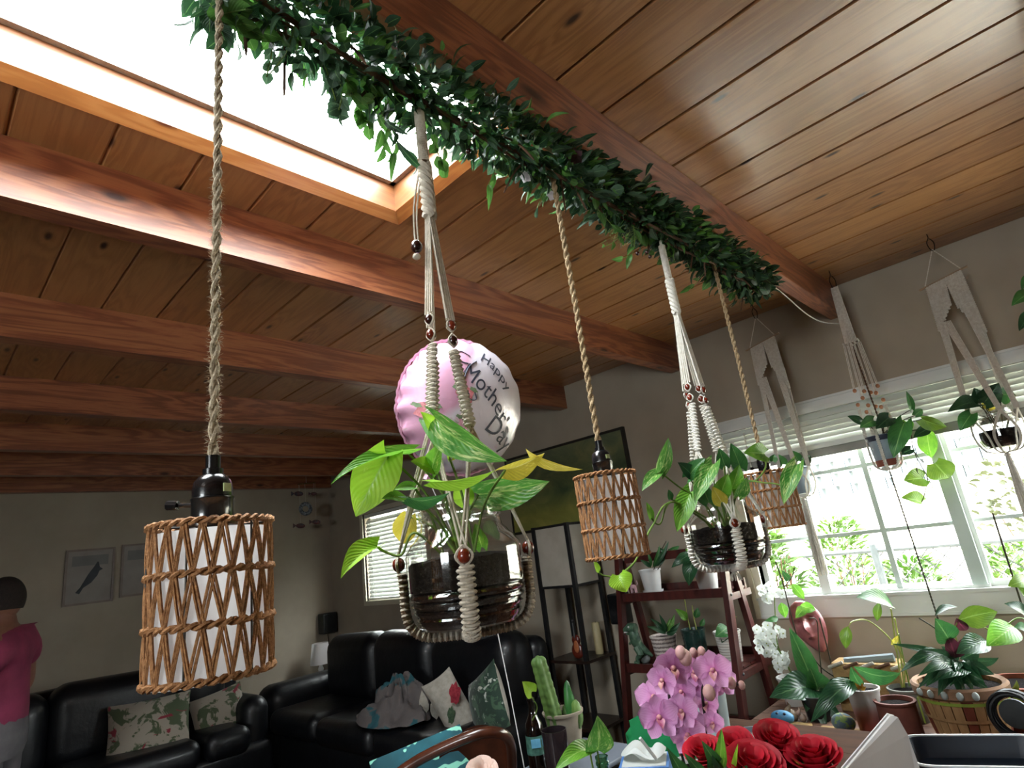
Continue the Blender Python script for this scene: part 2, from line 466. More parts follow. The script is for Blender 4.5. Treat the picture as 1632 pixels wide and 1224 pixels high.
# ================================================================== the room
CEIL, WY, WX, RX, FY = 2.75, 3.69, -6.757, 3.2, -3.0
BB = 2.564                                     # underside of the beams
SKX0, SKX1, SKY0, SKY1 = -1.535, -.89, -.45, 1.155   # skylight well

fl = struct('floor', MB().box(WX, RX, FY, WY, -.06, 0), M['floor'])
# walls, with openings
def wall_y(name, y0, y1, x0, x1, holes):       # wall along X with rectangular holes (x0,x1,z0,z1)
    mb = MB(); cur = x0
    for hx0, hx1, hz0, hz1 in sorted(holes):
        mb.box(cur, hx0, y0, y1, 0, CEIL + .15); mb.box(hx0, hx1, y0, y1, 0, hz0); mb.box(hx0, hx1, y0, y1, hz1, CEIL + .15); cur = hx1
    mb.box(cur, x1, y0, y1, 0, CEIL + .15)
    return struct(name, mb, M['wall'])
def wall_x(name, x0, x1, y0, y1, holes):
    mb = MB(); cur = y0
    for hy0, hy1, hz0, hz1 in sorted(holes):
        mb.box(x0, x1, cur, hy0, 0, CEIL + .15); mb.box(x0, x1, hy0, hy1, 0, hz0); mb.box(x0, x1, hy0, hy1, hz1, CEIL + .15); cur = hy1
    mb.box(x0, x1, cur, y1, 0, CEIL + .15)
    return struct(name, mb, M['wall'])
WIN = (-1.585, 1.7, 1.045, 2.07)               # main window opening, unseen right end widened to let in more light
BWIN = (-6.0, -4.85, 1.20, 2.13)               # window with closed blinds
wb = wall_y('wall_back', WY, WY + .16, WX - .16, RX + .16, [WIN, BWIN])
wl = wall_x('wall_left', WX - .16, WX, FY - .16, WY, [])
wr = wall_x('wall_right', RX, RX + .16, FY - .16, WY, [])
FILL_WIN = (-.7, .6, 1.45, 2.25)                    # unseen window added behind the camera for fill daylight
wf = wall_y('wall_front', FY - .16, FY, WX, RX, [FILL_WIN])
struct('baseboard_back', MB().box(WX, RX, WY - .015, WY, 0, .09), M['casing'])
struct('baseboard_left', MB().box(WX, WX + .015, FY, WY, 0, .09), M['casing'])

# ceiling: roof deck with the skylight hole, planks and beams as parts
rb = MB(); R0, R1, R2, R3 = WX - .16, RX + .16, FY - .16, WY + .16
t0, t1 = CEIL + .036, CEIL + .15
q0, q1, q2, q3 = SKX0 - .0205, SKX1 + .0205, SKY0 - .0205, SKY1 + .0205
tq = .035
rb.box(R0, q0, R2, R3, t0, t1).box(q1, R1, R2, R3, t0, t1).box(q0, q1, R2, q2, t0, t1).box(q0, q1, q3, R3, t0, t1)
ceil = struct('ceiling', rb, M['wall_out'])
PW = .2145
def plank_mesh(x0, x1, w_):
    c = .007
    sec = [(-w_ / 2, CEIL + .035), (-w_ / 2, CEIL + c), (-w_ / 2 + c, CEIL), (w_ / 2 - c, CEIL), (w_ / 2, CEIL + c), (w_ / 2, CEIL + .035)]
    return MB().prism([V((x0, y, z - CEIL)) for y, z in sec], (x1 - x0, 0, 0))
k0 = int((FY - 1.367) / PW) - 1
shared = {}
for k in range(k0, 12):
    ya = 1.367 + PW * k; yb = ya + PW
    ya = max(ya, FY); yb = min(yb, WY)
    if yb - ya < .02: continue
    cut = (ya < SKY1 + tq and yb > SKY0 - tq)
    if cut and yb > SKY1 + tq:                       # row crossing the far trim: a filler board beyond it
        plank_mesh(SKX0 - tq, SKX1 + tq, yb - SKY1 - tq).build('plank', M['plank'], origin=(0, 0, 0), smooth=False); o = bpy.data.objects[[n_ for n_ in ORG][-1]]
        o.parent = ceil; o.location = (0, (yb + SKY1 + tq) / 2, CEIL)
    spans = [(WX, SKX0 - tq), (SKX1 + tq, RX)] if cut else [(WX, RX)]
    for a, b in spans:
        key = (round(a, 3), round(b, 3), round(yb - ya, 3))
        if key not in shared:
            o = plank_mesh(a, b, yb - ya).build('plank', M['plank'], origin=(0, 0, 0), smooth=False); shared[key] = o.data
            o.parent = ceil; o.location = (0, (ya + yb) / 2, CEIL)
        else:
            o = bpy.data.objects.new('plank', shared[key]); col.objects.link(o); o.parent = ceil; o.location = (0, (ya + yb) / 2, CEIL)
BX = [-.74, -1.80, -2.84, -3.925, -4.915, -5.835, -6.68]
bm_data = None
for x in BX + [.33, 1.39, 2.45]:
    if bm_data is None:
        o = MB().box(-.076, 0, FY, WY, BB, CEIL).build('beam', M['beam'], origin=(0, 0, 0), smooth=False); bm_data = o.data
        bv = o.modifiers.new('soft edge', 'BEVEL'); bv.width = .004; bv.segments = 2
    else:
        o = bpy.data.objects.new('beam', bm_data); col.objects.link(o)
    o.parent = ceil; o.location = (x, 0, 0)

# ---- skylight
sk = MB(); zt = 2.905
a0, a1, b0, b1 = SKX0, SKX1, SKY0, SKY1
zs = CEIL + .014
sk.box(a0 - .02, a0, b0, b1, zs, zt).box(a1, a1 + .02, b0, b1, zs, zt)
skyl = struct('window_3', sk, M['well_wood'], origin=((a0 + a1) / 2, (b0 + b1) / 2, CEIL), label='bright skylight with a pine lined well between two ceiling beams')
MB().box(a0 - .02, a1 + .02, b1, b1 + .02, zs, zt).build('well_board', M['well_wood_x'], skyl, smooth=False)
MB().box(a0 - .02, a1 + .02, b0 - .02, b0, zs, zt).build('well_board', M['well_wood_x'], skyl, smooth=False)
tw = .036; zl = CEIL - .014; zo = CEIL - .001          # splayed trim between the well and the planks
def splay(p0, p1, q0, q1):                            # inner top edge p0-p1, outer low edge q0-q1
    up = V((0, 0, zo - zl)); mb = MB()
    P = [V((*p0, zs)), V((*p1, zs)), V((*q1, zl)), V((*q0, zl))]; Q = [V((*p0, zs)) + (V((*q0, zs)) - V((*p0, zs))) * .3, V((*p1, zs)) + (V((*q1, zs)) - V((*p1, zs))) * .3, V((*q1, zo)), V((*q0, zo))]
    return mb.add(P + Q, [(0, 1, 2, 3), (7, 6, 5, 4), (0, 4, 5, 1), (1, 5, 6, 2), (2, 6, 7, 3), (3, 7, 4, 0)])
I = [(a0, b0), (a1, b0), (a1, b1), (a0, b1)]; O = [(a0 - tw, b0 - tw), (a1 + tw, b0 - tw), (a1 + tw, b1 + tw), (a0 - tw, b1 + tw)]
for k, mk in ((0, 'trim_wood_x'), (1, 'trim_wood'), (2, 'trim_wood_x'), (3, 'trim_wood')):
    splay(I[k], I[(k + 1) % 4], O[k], O[(k + 1) % 4]).build('trim_board', M[mk], skyl, smooth=False)
sl = MB(); z0, z1 = zt - .034, zt; e = .02
sl.box(a0, a0 + e, b0, b1, z0, z1).box(a1 - e, a1, b0, b1, z0, z1).box(a0, a1, b1 - e, b1, z0, z1).box(a0, a1, b0, b0 + e, z0, z1)
sl.build('seal_strip', M['sealing'], skyl, smooth=False)
MB().box(a0 - .03, a1 + .03, b0 - .03, b1 + .03, zt + .001, zt + .007).build('pane', M['pane'], skyl, smooth=False)
portal('skylight_daylight', ((a0 + a1) / 2, (b0 + b1) / 2, zt + .02), (a1 - a0, b1 - b0), (0, 0, -1))

# ---- main window
x0, x1, z0, z1 = WIN
wy = WY + .05
w1 = MB()                                        # outer frame in the opening
w1.box(x0, x1, wy, wy + .07, z0, z0 + .03).box(x0, x1, wy, wy + .07, z1 - .03, z1).box(x0, x0 + .03, wy, wy + .07, z0, z1).box(x1 - .03, x1, wy, wy + .07, z0, z1)
win1 = struct('window_1', w1, M['white'], origin=((x0 + x1) / 2, wy, z0), label='wide white slider window with muntin bars above the plant table')
ins = .035
s0, s1, sz0, sz1 = -1.262, -.49, z0 + .004, z1 - .03        # sliding sash, proud of the frame
sa = MB()
sa.box(s0, s0 + .052, wy - ins, wy, sz0, sz1).box(s0 + .052, s1, wy - ins, wy, sz0, sz0 + .014).box(s0 + .052, s1, wy - ins, wy, sz1 - .05, sz1)
sash = sa.build('sash', M['white'], win1, smooth=False)
ms = MB().box(-.556, -.497, wy - ins - .008, wy + .02, sz0 + .014, sz1); ms.build('meeting_stile', M['greenwhite'], win1, smooth=False)
MB().box(-.497, -.476, wy - .012, wy + .03, sz0 + .014, sz1).build('meeting_stile', M['white'], win1, smooth=False)
for xa, xb, yy in ((x0 + .03, s0, wy + .03), (s0 + .052, -.556, wy - .018), (-.476, x1 - .03, wy + .03)):
    MB().box(xa, xb, yy, yy + .005, z0 + .01, z1 - .03).build('pane', M['pane'], win1, smooth=False)
for zz in (1.36, 1.715):
    MB().box(s0 + .052, -.556, wy - .028, wy - .006, zz - .010, zz + .010).build('muntin', M['greenwhite'], win1, smooth=False)
    MB().box(x0 + .03, s0, wy + .018, wy + .042, zz - .009, zz + .009).build('muntin', M['greenwhite'], win1, smooth=False)
    MB().box(-.476, x1 - .03, wy + .018, wy + .042, zz - .009, zz + .009).build('muntin', M['greenwhite'], win1, smooth=False)
for xx in (-.871,):
    MB().box(xx - .013, xx + .013, wy - .03, wy - .004, sz0 + .014, sz1 - .05).build('muntin', M['greenwhite'], win1, smooth=False)
for xx in (.05, .62, 1.18):
    MB().box(xx - .012, xx + .012, wy + .016, wy + .044, z0 + .03, z1 - .03).build('muntin', M['greenwhite'], win1, smooth=False)
# stool and apron and left casing
ap = MB().box(x0 - .07, x1 + .07, WY - .012, WY, .945, z0).box(x0 - .07, x1 + .07, WY - .018, WY, .932, .947).box(x0 - .05, x1 + .05, WY - .02, WY + .05, z0 - .012, z0 + .004)
ap.build('sill', M['white'], win1, smooth=False)
MB().box(x0 - .075, x0 - .045, WY - .02, WY, .932, z1).box(x0 - .045, x0, WY - .012, WY + .05, z0, z1).build('casing', M['casing'], win1, smooth=False)
MB().box(x0 - .09, x1 + .09, WY - .014, WY, z1, z1 + .055).box(x0 - .09, x1 + .09, WY - .022, WY, z1 + .055, z1 + .068).build('head_casing', M['white'], win1, smooth=False)
portal('window_daylight', ((x0 + x1) / 2, WY + .2, (z0 + z1) / 2), (x1 - x0 + .1, z1 - z0 + .1), (0, -1, 0))

# ---- raised horizontal blind over the main window
bl = thing('window_blind', 'white horizontal blind pulled up above the wide window', 'blind', ((x0 + x1) / 2, WY - .05, 1.80))
MB().box(x0 - .05, x1 + .05, WY - .075, WY - .015, z1 - .015, z1 + .015).build('head_rail', M['white'], bl, smooth=False)
nsl = 6; zz0, zz1 = 1.875, z1 - .02
t = NT('blind_slat_white'); M['slat'] = t.done(t.translucent(t.pbsdf('#d6d9d3', .5), '#dfe3dd', .1))
sm = None
for i in range(nsl):
    zc = zz0 + (zz1 - zz0) * (i + .5) / nsl
    hw, th = .021, 1.1
    if sm is None:
        o = MB().obox(V((0, WY - .045, 0)), ((x1 - x0) / 2 + .03, 0, 0), (0, hw * math.cos(th), hw * math.sin(th)), (0, -.001 * math.sin(th), .001 * math.cos(th))).build('slat', M['slat'], origin=(0, WY - .045, 0), smooth=False); sm = o.data
    else: o = bpy.data.objects.new('slat', sm); col.objects.link(o)
    o.parent = bl; o.location = V(((x0 + x1) / 2, WY - .045, zc)) - ORG[bl.name]
MB().box(x0 - .03, x1 + .03, WY - .075, WY - .015, 1.845, 1.872).build('bottom_rail', M['white'], bl, smooth=False)
MB().box(x0 - .03, x1 + .03, WY - .06, WY - .03, 1.80, 1.845).build('pull_tray', mat('grey_blind_rail', '#8f8d88', '#84827d', 5, .6), bl, smooth=False)
lc = MB(); p = PY(1185, 690, WY - .08); q = PY(1199, 752, WY - .08); lc.cord([p, q], .004, 2); lc.build('lift_cord', M['cotton2'], bl)

# ---- small window with closed blinds
x0, x1, z0, z1 = BWIN
w2 = MB().box(x0, x1, WY + .08, WY + .13, z0, z0 + .04).box(x0, x1, WY + .08, WY + .13, z1 - .04, z1).box(x0, x0 + .04, WY + .08, WY + .13, z0, z1).box(x1 - .04, x1, WY + .08, WY + .13, z0, z1)
win2 = struct('window_2', w2, M['white'], origin=((x0 + x1) / 2, WY, z0), label='small window behind closed white blinds above the dark sofa')
MB().box(x0 + .04, x1 - .04, WY + .1, WY + .105, z0 + .04, z1 - .04).build('pane', M['pane'], win2, smooth=False)
cs = MB().box(x0 - .05, x0, WY - .015, WY + .02, z0 - .05, z1 + .05).box(x1, x1 + .05, WY - .015, WY + .02, z0 - .05, z1 + .05).box(x0, x1, WY - .015, WY + .02, z1, z1 + .05).box(x0, x1, WY - .02, WY + .02, z0 - .05, z0)
cs.build('casing', M['casing'], win2, smooth=False)
portal('small_window_daylight', ((x0 + x1) / 2, WY + .2, (z0 + z1) / 2), (x1 - x0, z1 - z0), (0, -1, 0))
b2 = thing('window_blind', 'closed white horizontal blind covering the small window over the dark sofa', 'blind', ((x0 + x1) / 2, WY + .03, z0))
MB().box(x0 + .01, x1 - .01, WY + .01, WY + .06, z1 - .04, z1 - .002).build('head_rail', M['white'], b2, smooth=False)
sm = None; n_ = 20
for i in range(n_):
    zc = z0 + .03 + (z1 - z0 - .09) * (i + .5) / n_
    th = 1.12; hw = .025
    if sm is None:
        o = MB().obox((0, 0, 0), ((x1 - x0) / 2 - .012, 0, 0), (0, hw * math.cos(th), hw * math.sin(th)), (0, -.0012 * math.sin(th), .0012 * math.cos(th))).build('slat', M['slat'], origin=(0, 0, 0), smooth=False); sm = o.data
    else: o = bpy.data.objects.new('slat', sm); col.objects.link(o)
    o.parent = b2; o.location = V(((x0 + x1) / 2, WY + .035, zc)) - ORG[b2.name]
MB().box(x0 + .012, x1 - .012, WY + .015, WY + .055, z0 + .004, z0 + .026).build('bottom_rail', M['white'], b2, smooth=False)
for xx in (x0 + .12, x1 - .12): MB().box(xx - .002, xx + .002, WY + .012, WY + .014, z0 + .02, z1 - .04).build('ladder_tape', M['white'], b2, smooth=False)


# ---- added window out of view behind the camera, brightens the room from the front
x0, x1, z0, z1 = FILL_WIN
fm = MB().box(x0, x1, FY - .1, FY - .05, z0, z0 + .05).box(x0, x1, FY - .1, FY - .05, z1 - .05, z1)
for xa in (x0, (x0 + x1) / 2 - .025, x1 - .05): fm.box(xa, xa + .05, FY - .1, FY - .05, z0, z1)
win4 = struct('window_fill', fm, M['white'], origin=((x0 + x1) / 2, FY, z0), label='added white window behind the camera, unseen, letting in fill daylight')
MB().box(x0 + .04, x1 - .04, FY - .08, FY - .075, z0 + .04, z1 - .04).build('pane', M['pane'], win4, smooth=False)
portal('fill_window_daylight', ((x0 + x1) / 2, FY - .2, (z0 + z1) / 2), (x1 - x0, z1 - z0), (0, 1, 0))

# ================================================================== garland under the first beam
GX = -.772
gar = thing('leaf_garland', 'long green leaf garland wound along a twig rail under the ceiling beam', 'garland', (GX, 1.45, 2.36))
vine = MB()
for j in range(3):
    P = [V((GX + .02 * math.sin(y * 5 + j * 2.1) - .008 * j, y, 2.445 + .018 * math.cos(y * 6.3 + j * 2))) for y in [.2 + 2.3 * i / 40 for i in range(41)]]
    vine.tube(P, .0055 - .001 * j, 6)
for i in range(22):
    y = .2 + 2.25 * i / 22 + rnd.uniform(-.03, .03); p = V((GX + rnd.uniform(-.02, .02), y, 2.445))
    q = p + V((rnd.uniform(-.09, .05), rnd.uniform(-.05, .05), -rnd.uniform(.03, .10)))
    vine.tube(catm([p, p.lerp(q, .5) + V((0, 0, .012)), q], 4), [.003] * 8 + [.0015], 5)
vine.build('twig', M['twig'], gar)
for y in (.25, .75, 1.25, 1.75, 2.25): MB().tube([(GX, y, 2.41), (GX + .004, y, 2.49), (GX, y, BB - .001)], .0015, 5).build('tie_wire', M['wire'], gar)
LM = []
for nm, L, wd, kw in (('ficus', .062, .022, dict(heart=0, belly=.42, fold=.25, arch=.12)), ('lance', .085, .017, dict(heart=0, belly=.45, fold=.3, arch=.2)),
                      ('round', .03, .026, dict(heart=.05, belly=.5, fold=.12, arch=.08)), ('ivy', .05, .038, dict(heart=.12, belly=.32, fold=.15, arch=.1))):
    mb = MB().leaf((0, 0, 0), (0, L, 0), wd, (0, 0, 1), nl=6, nw=4, **kw)
    ms_ = []
    for mt in ('garland', 'garland2', 'garland3'):
        o = mb.build('leaf', M[mt], origin=(0, 0, 0)); ms_.append(o.data); bpy.data.objects.remove(o)
    LM.append((ms_, mb))
gr = random.Random(5)
def gar_leaf_frame(near):
    y = gr.uniform(.24, 2.50); e = gr.random()
    zc = 2.487 - .008 * math.sin(y * 3)
    rad = .072 * math.sqrt(gr.random()) * (1.0 if gr.random() < .8 else 1.35)
    th = gr.uniform(0, 2 * PI)
    dx, dz = math.cos(th) * rad * 1.05, math.sin(th) * rad * .85
    if near: dz = -abs(dz) if gr.random() < .75 else dz
    p = V((GX + dx - .008, y, zc + dz - .01))
    if p.z > 2.535 and -.84 < p.x < -.72: p.z = 2.535 - gr.random() * .03
    out = V((dx * 2.2 + gr.uniform(-.06, .06), gr.uniform(-.10, .10), dz - .02 + gr.uniform(-.05, .04)))
    if out.length < .01: out = V((0, 0, -1))
    n = V((gr.uniform(-1, 1), gr.uniform(-1, 1), gr.uniform(-.2, 1)))
    k = gr.choices((0, 1, 2, 3), (3, 1, 5, 4))[0]; m_ = gr.choices((0, 1, 2), (6, 2, 2))[0]
    if p.z + out.normalized().z * .07 > 2.55 and -.86 < p.x < -.70: out.z = -abs(out.z) - .02
    return p, out, n, k, m_, gr.uniform(.5, .95)
for i in range(235):
    p, d, n, k, m_, s_ = gar_leaf_frame(True)
    if gr.random() < .45: p.y = .24 + (p.y - .24) * .6
    share('leaf', LM[k][0][m_], gar, frame(p, d, n) @ Matrix.Scale(s_, 4))
rest = MB()
for i in range(3800):
    p, d, n, k, m_, s_ = gar_leaf_frame(False)
    m4 = frame(p, d, n) @ Matrix.Scale(s_ * .95, 4); rest.cm = m_
    src = LM[k][1]; rest.add([m4 @ q for q in src.v], src.f, [src.uv[i_] for i_ in range(len(src.v))])
tag(rest.build('dense_leaves', [M['garland'], M['garland2'], M['garland3']], gar), kind='stuff')
# drooping sprigs: round eucalyptus leaves over the skylight, grassy needles, bright single leaves
def sprig(pts, k, m_, nlf, sc_=1.0, side=.9):
    P = catm(pts, 5); MB().tube(P, .0012, 4).build('sprig_stem', M['stem'], gar)
    for i in range(nlf):
        a = P[int((i + .6) / nlf * (len(P) - 1))]; t_ = (P[min(len(P) - 1, int((i + .6) / nlf * (len(P) - 1)) + 1)] - P[max(0, int((i + .6) / nlf * (len(P) - 1)) - 1)]).normalized()
        sd = t_.cross(V((gr.uniform(-1, 1), gr.uniform(-1, 1), gr.uniform(-1, 1)))).normalized() * (1 if i % 2 else -1)
        share('leaf', LM[k][0][m_], gar, frame(a, t_ + sd * side, (EYE - a).normalized() + V((gr.uniform(-.6, .6), gr.uniform(-.6, .6), gr.uniform(-.6, .6)))) @ Matrix.Scale(sc_ * 1.15 * gr.uniform(.8, 1.2), 4))
def D(x, y, d=0):                 # a point on the garland seen at this pixel: its own vertical plane, or just before the beam's face
    p = PX(x, y, -.79 + .015 * math.sin(x * 1.7))
    return p if p.z < 2.53 else PX(x, y, -.722)
sprig([D(515, 95), D(532, 150), D(545, 198)], 2, 1, 11, .8)
sprig([D(552, 125), D(572, 170), D(590, 205)], 2, 2, 10, .75)
sprig([D(575, 130), D(606, 195), D(612, 240)], 0, 2, 6, .7, .5)
sprig([D(440, 40), D(432, 90), D(425, 122)], 2, 1, 6, .55, .7)
sprig([D(690, 215), D(700, 250), D(712, 272)], 2, 2, 7, .7)
sprig([D(505, 85, 1.0), D(530, 110, .98), D(545, 145, .97), D(540, 175, .96)], 2, 1, 9, .75)
sprig([D(555, 120, 1.0), D(590, 130, .98), D(600, 150, .97), D(585, 165, .96)], 2, 2, 8, .7)
sprig([D(470, 40, .98), D(460, 75, .96), D(445, 100, .95), D(428, 120, .94)], 2, 1, 7, .45, .6)
sprig([D(590, 120, 1.0), D(605, 170, .99), D(625, 215, .97), D(650, 240, .96)], 1, 0, 7, .8, .5)
sprig([D(640, 190, 1.0), D(632, 220, 1.0), D(628, 255, .99)], 1, 2, 3, .75, .2)
sprig([D(760, 200, 1.08), D(790, 255, 1.06), D(776, 300, 1.05)], 1, 2, 5, .75, .4)
sprig([D(345, 15, .93), D(375, 35, .92), D(410, 52, .91)], 3, 2, 6, .8, .9)
sprig([D(335, 5, .93), D(350, 40, .92), D(352, 66, .91)], 3, 0, 4, .7, .8)
sprig([D(875, 290, 1.25), D(862, 318, 1.25), D(856, 332, 1.25)], 1, 1, 2, .6, .2)
sprig([D(950, 330, 1.35), D(985, 375, 1.34), D(960, 395, 1.34)], 0, 2, 5, .6, .5)
sprig([D(1010, 360, 1.45), D(1010, 400, 1.44), D(990, 412, 1.44)], 0, 2, 4, .65, .5)
sprig([D(1000, 320, 1.35), D(1015, 300, 1.32), D(1035, 272, 1.30)], 1, 0, 3, .9, .15)
sprig([D(1130, 400, 1.75), D(1145, 385, 1.72), D(1152, 375, 1.72)], 1, 1, 3, .8, .2)
sprig([D(1130, 425, 1.75), D(1110, 450, 1.75), D(1098, 462, 1.75)], 0, 2, 4, .6, .6)
sprig([D(1190, 430, 1.9), D(1215, 450, 1.9), D(1208, 470, 1.9)], 3, 0, 6, .9, .7)
sp = MB()
for i in range(60):      # rosemary-like needles
    a = D(965 + gr.uniform(0, 45), 360 + gr.uniform(0, 30), 1.4 + gr.uniform(-.03, .03)); sp.tube([a, a + V((gr.uniform(-.02, .02), gr.uniform(-.02, .02), gr.uniform(-.02, .01)))], [.0011, .0004], 3)
tag(sp.build('needles', M['stem'], gar), kind='stuff')
for x, y, d in ((1016, 404, 1.42), (1031, 402, 1.43), (1036, 409, 1.42), (747, 241, 1.06)): MB().ball(D(x, y, d), .0065).build('berry', M['bead_dark'], gar)
M['petal_white'] = mat('white_petal', '#e4dfe2', '#d3ccd2', 30, .7, trans=.4)
def small_flower(px, py, d, rad, mt, name='flower'):
    c = D(px, py, d); mb = MB(); f = (EYE - c).normalized(); u = f.orthogonal().normalized()
    for k in range(5):
        dr = Quaternion(f, k * 2 * PI / 5) @ u
        mb.leaf(c, c + dr * rad + f * rad * .3, rad * .9, f, heart=0, belly=.6, nl=5, nw=4)
    return mb.build(name, mt, gar)
small_flower(838, 282, 1.16, .016, M['petal_white']); small_flower(880, 312, 1.2, .014, M['petal_white'])
M['petal_dusk'] = mat('dusky_pink_petal', '#6b4a52', '#53383f', 30, .7, trans=.3)
small_flower(916, 250, 1.2, .024, M['petal_dusk'])

# ================================================================== pendant lamps of paper rope
def pendant(name, label, px, ysk, py_top, py_bot, ry, rx, knob, cord_m, loc_y, n_zig, fuzz, phase=0.0):
    x, y = GX, loc_y
    zt, zb = py_top, py_bot
    t = thing(name, label, 'pendant lamp', (x, y, zb), 'rope pendant lamps hung from the garland rail')
    sk_top = zt + ysk
    # cord with twisted strands
    c = MB(); c.cord([(x, y, sk_top - .004), (x + .002, y, (sk_top + 2.41) / 2), (x, y, 2.445)], .0062 if fuzz else .0075, 2, .055 if fuzz else .05, 7)
    cord_o = c.build('cord', cord_m, t)
    if fuzz:
        fz = MB()
        for i in range(900):
            z = gr.uniform(sk_top, sk_top + .42); a = gr.uniform(0, 2 * PI); r_ = .0055
            d = V((math.cos(a), math.sin(a), gr.uniform(-.8, .8))).normalized(); p = V((x, y, z)) + V((math.cos(a), math.sin(a), 0)) * r_
            L = gr.uniform(.003, .0075); q = p + d * L + V((gr.uniform(-1, 1), gr.uniform(-1, 1), gr.uniform(-1, 1))) * .0016
            fz.tube([p, p.lerp(q, .5) + V((0, 0, gr.uniform(-.001, .001))), q], [.00032, .00026, .00014], 3, caps=False)
        tag(fz.build('cord_fibres', cord_m, cord_o), kind='stuff')
    # socket
    so = MB(); h = ysk; k = ysk / .085
    so.lathe([(.0088 * k, h), (.0088 * k, h - .016 * k), (.012 * k, h - .017 * k), (.012 * k, h - .024 * k), (.016 * k, h - .026 * k), (.0215 * k, h - .033 * k), (.0232 * k, h - .042 * k), (.0232 * k, h - .052 * k), (.0247 * k, h - .053 * k), (.0247 * k, h - .055 * k), (.0238 * k, h - .056 * k), (.0238 * k, h - .078 * k), (.0285 * k, h - .079 * k), (.0285 * k, h - .088 * k), (.02 * k, h - .09 * k), (.018 * k, h - .13 * k)], (x, y, zt), 24)
    socket = so.build('socket', M['black'], t)
    if knob is not None:
        kd = V(knob).normalized(); z = zt + h - .062 * k; kb = MB()
        kb.tube([V((x, y, z)) + kd * .02 * k, V((x, y, z)) + kd * .046 * k], .0026 * k, 8); kb.tube([V((x, y, z)) + kd * .043 * k, V((x, y, z)) + kd * .056 * k], .0058 * k, 8)
        kb.build('turn_knob', M['black'], socket)
    st = MB(); cd = (V((EYE.x, EYE.y, 0)) - V((x, y, 0))).normalized(); ang = Quaternion((0, 0, 1), .75) @ cd
    st.obox(V((x, y, zt + h - .043 * k)) + ang * .0232 * k, ang.cross(V((0, 0, 1))) * .0055 * k, ang * .0008, V((0, 0, .005 * k)))
    st.build('sticker', mat('socket_sticker', '#b9c48f', '#8f9a63', 40, .5), socket)
    # shade: oval wire frame wound with rope, paper liner inside
    def el(a, z, s_=1.0): return V((x + rx * s_ * math.cos(a), y + ry * s_ * math.sin(a), z))
    fr = MB(); N = 48
    for z in (zt, zb): fr.tube([el(2 * PI * i / N, z) for i in range(N + 1)], .0016, 5, caps=False)
    for i in range(6): fr.tube([el(PI / 3 * i + .35, zt), el(PI / 3 * i + .35, zb)], .0013, 5)
    for a in (0, PI / 2, PI, 3 * PI / 2): fr.tube([el(a, zt), V((x, y, zt - .004))], .0015, 5)
    fr.build('wire_frame', M['wire'], t)
    lb = MB(); lb.grid(lambda u, v: el(2 * PI * u, zb - .004 + (zt - zb - .004) * v, .935 + .006 * math.sin(u * 40 + v * 9)), 60, 8, wrap=True)
    lb.build('paper_liner', M['liner'], t)
    rz = [zb + (zt - zb) * f for f in (0, .335, .668, 1)]
    for q, z in enumerate(rz):       # rope wound rings
        rg_ = MB()
        for k2 in range(2): rg_.tube([el(2 * PI * i / 96, z + .0026 * math.sin(i * 1.15 + k2 * PI + q)) + (el(2 * PI * i / 96, z) - V((x, y, z))).normalized() * .0026 * math.cos(i * 1.15 + k2 * PI + q) for i in range(97)], .0026, 5, caps=False)
        rg_.build('rope_ring', M['paper_rope'], t)
    for q in range(3):               # zigzag strands, doubled
        zg = MB()
        for i in range(n_zig):
            a0_ = 2 * PI * (i + phase + q * .5) / n_zig; a1_ = a0_ + 2 * PI * .5 / n_zig; a2_ = a0_ + 2 * PI / n_zig
            lo, hi = rz[q] + .002, rz[q + 1] - .002
            for (s1, h1), (s2, h2) in (((a0_, lo), (a1_, hi)), ((a1_, hi), (a2_, lo))):
                for off in (-.0016, .0016):
                    da = off / max(rx, ry); j1, j2 = gr.uniform(-.02, .02), gr.uniform(-.02, .02)
                    P = [el(s1 + (s2 - s1) * f + da + j1 * (1 - f) + j2 * f, h1 + (h2 - h1) * f, 1.0 + .012 * math.sin(f * PI)) for f in (0, .2, .4, .6, .8, 1)]
                    zg.tube(P, .0018, 5)
        zg.build('rope_lacing', M['paper_rope'], t)
    return t
z = lambda d: 1.5 + d
camdir = V((.765, -.26, 0)).normalized(); left = V((-camdir.y, camdir.x, 0)) * -1
pendant('pendant_lamp', 'rope-laced pendant lamp on a fuzzy twisted cord beside the sofa wall', 333, .085, z(.080), z(-.088), .067, .063, RIGHT * -1, M["jute_white"], .266, 21, True)
pendant('pendant_lamp', 'rope-laced pendant lamp hanging in front of the dark landscape painting', 962, .080, z(.140), z(-.036), .070, .066, None, M['jute'], 1.098, 22, False, .3)
pendant('pendant_lamp', 'rope-laced pendant lamp hanging before the wide window', 1215, .075, z(.148), z(-.030), .082, .080, V((-.7, -.7, 0)), M['jute'], 2.03, 24, False, .6)

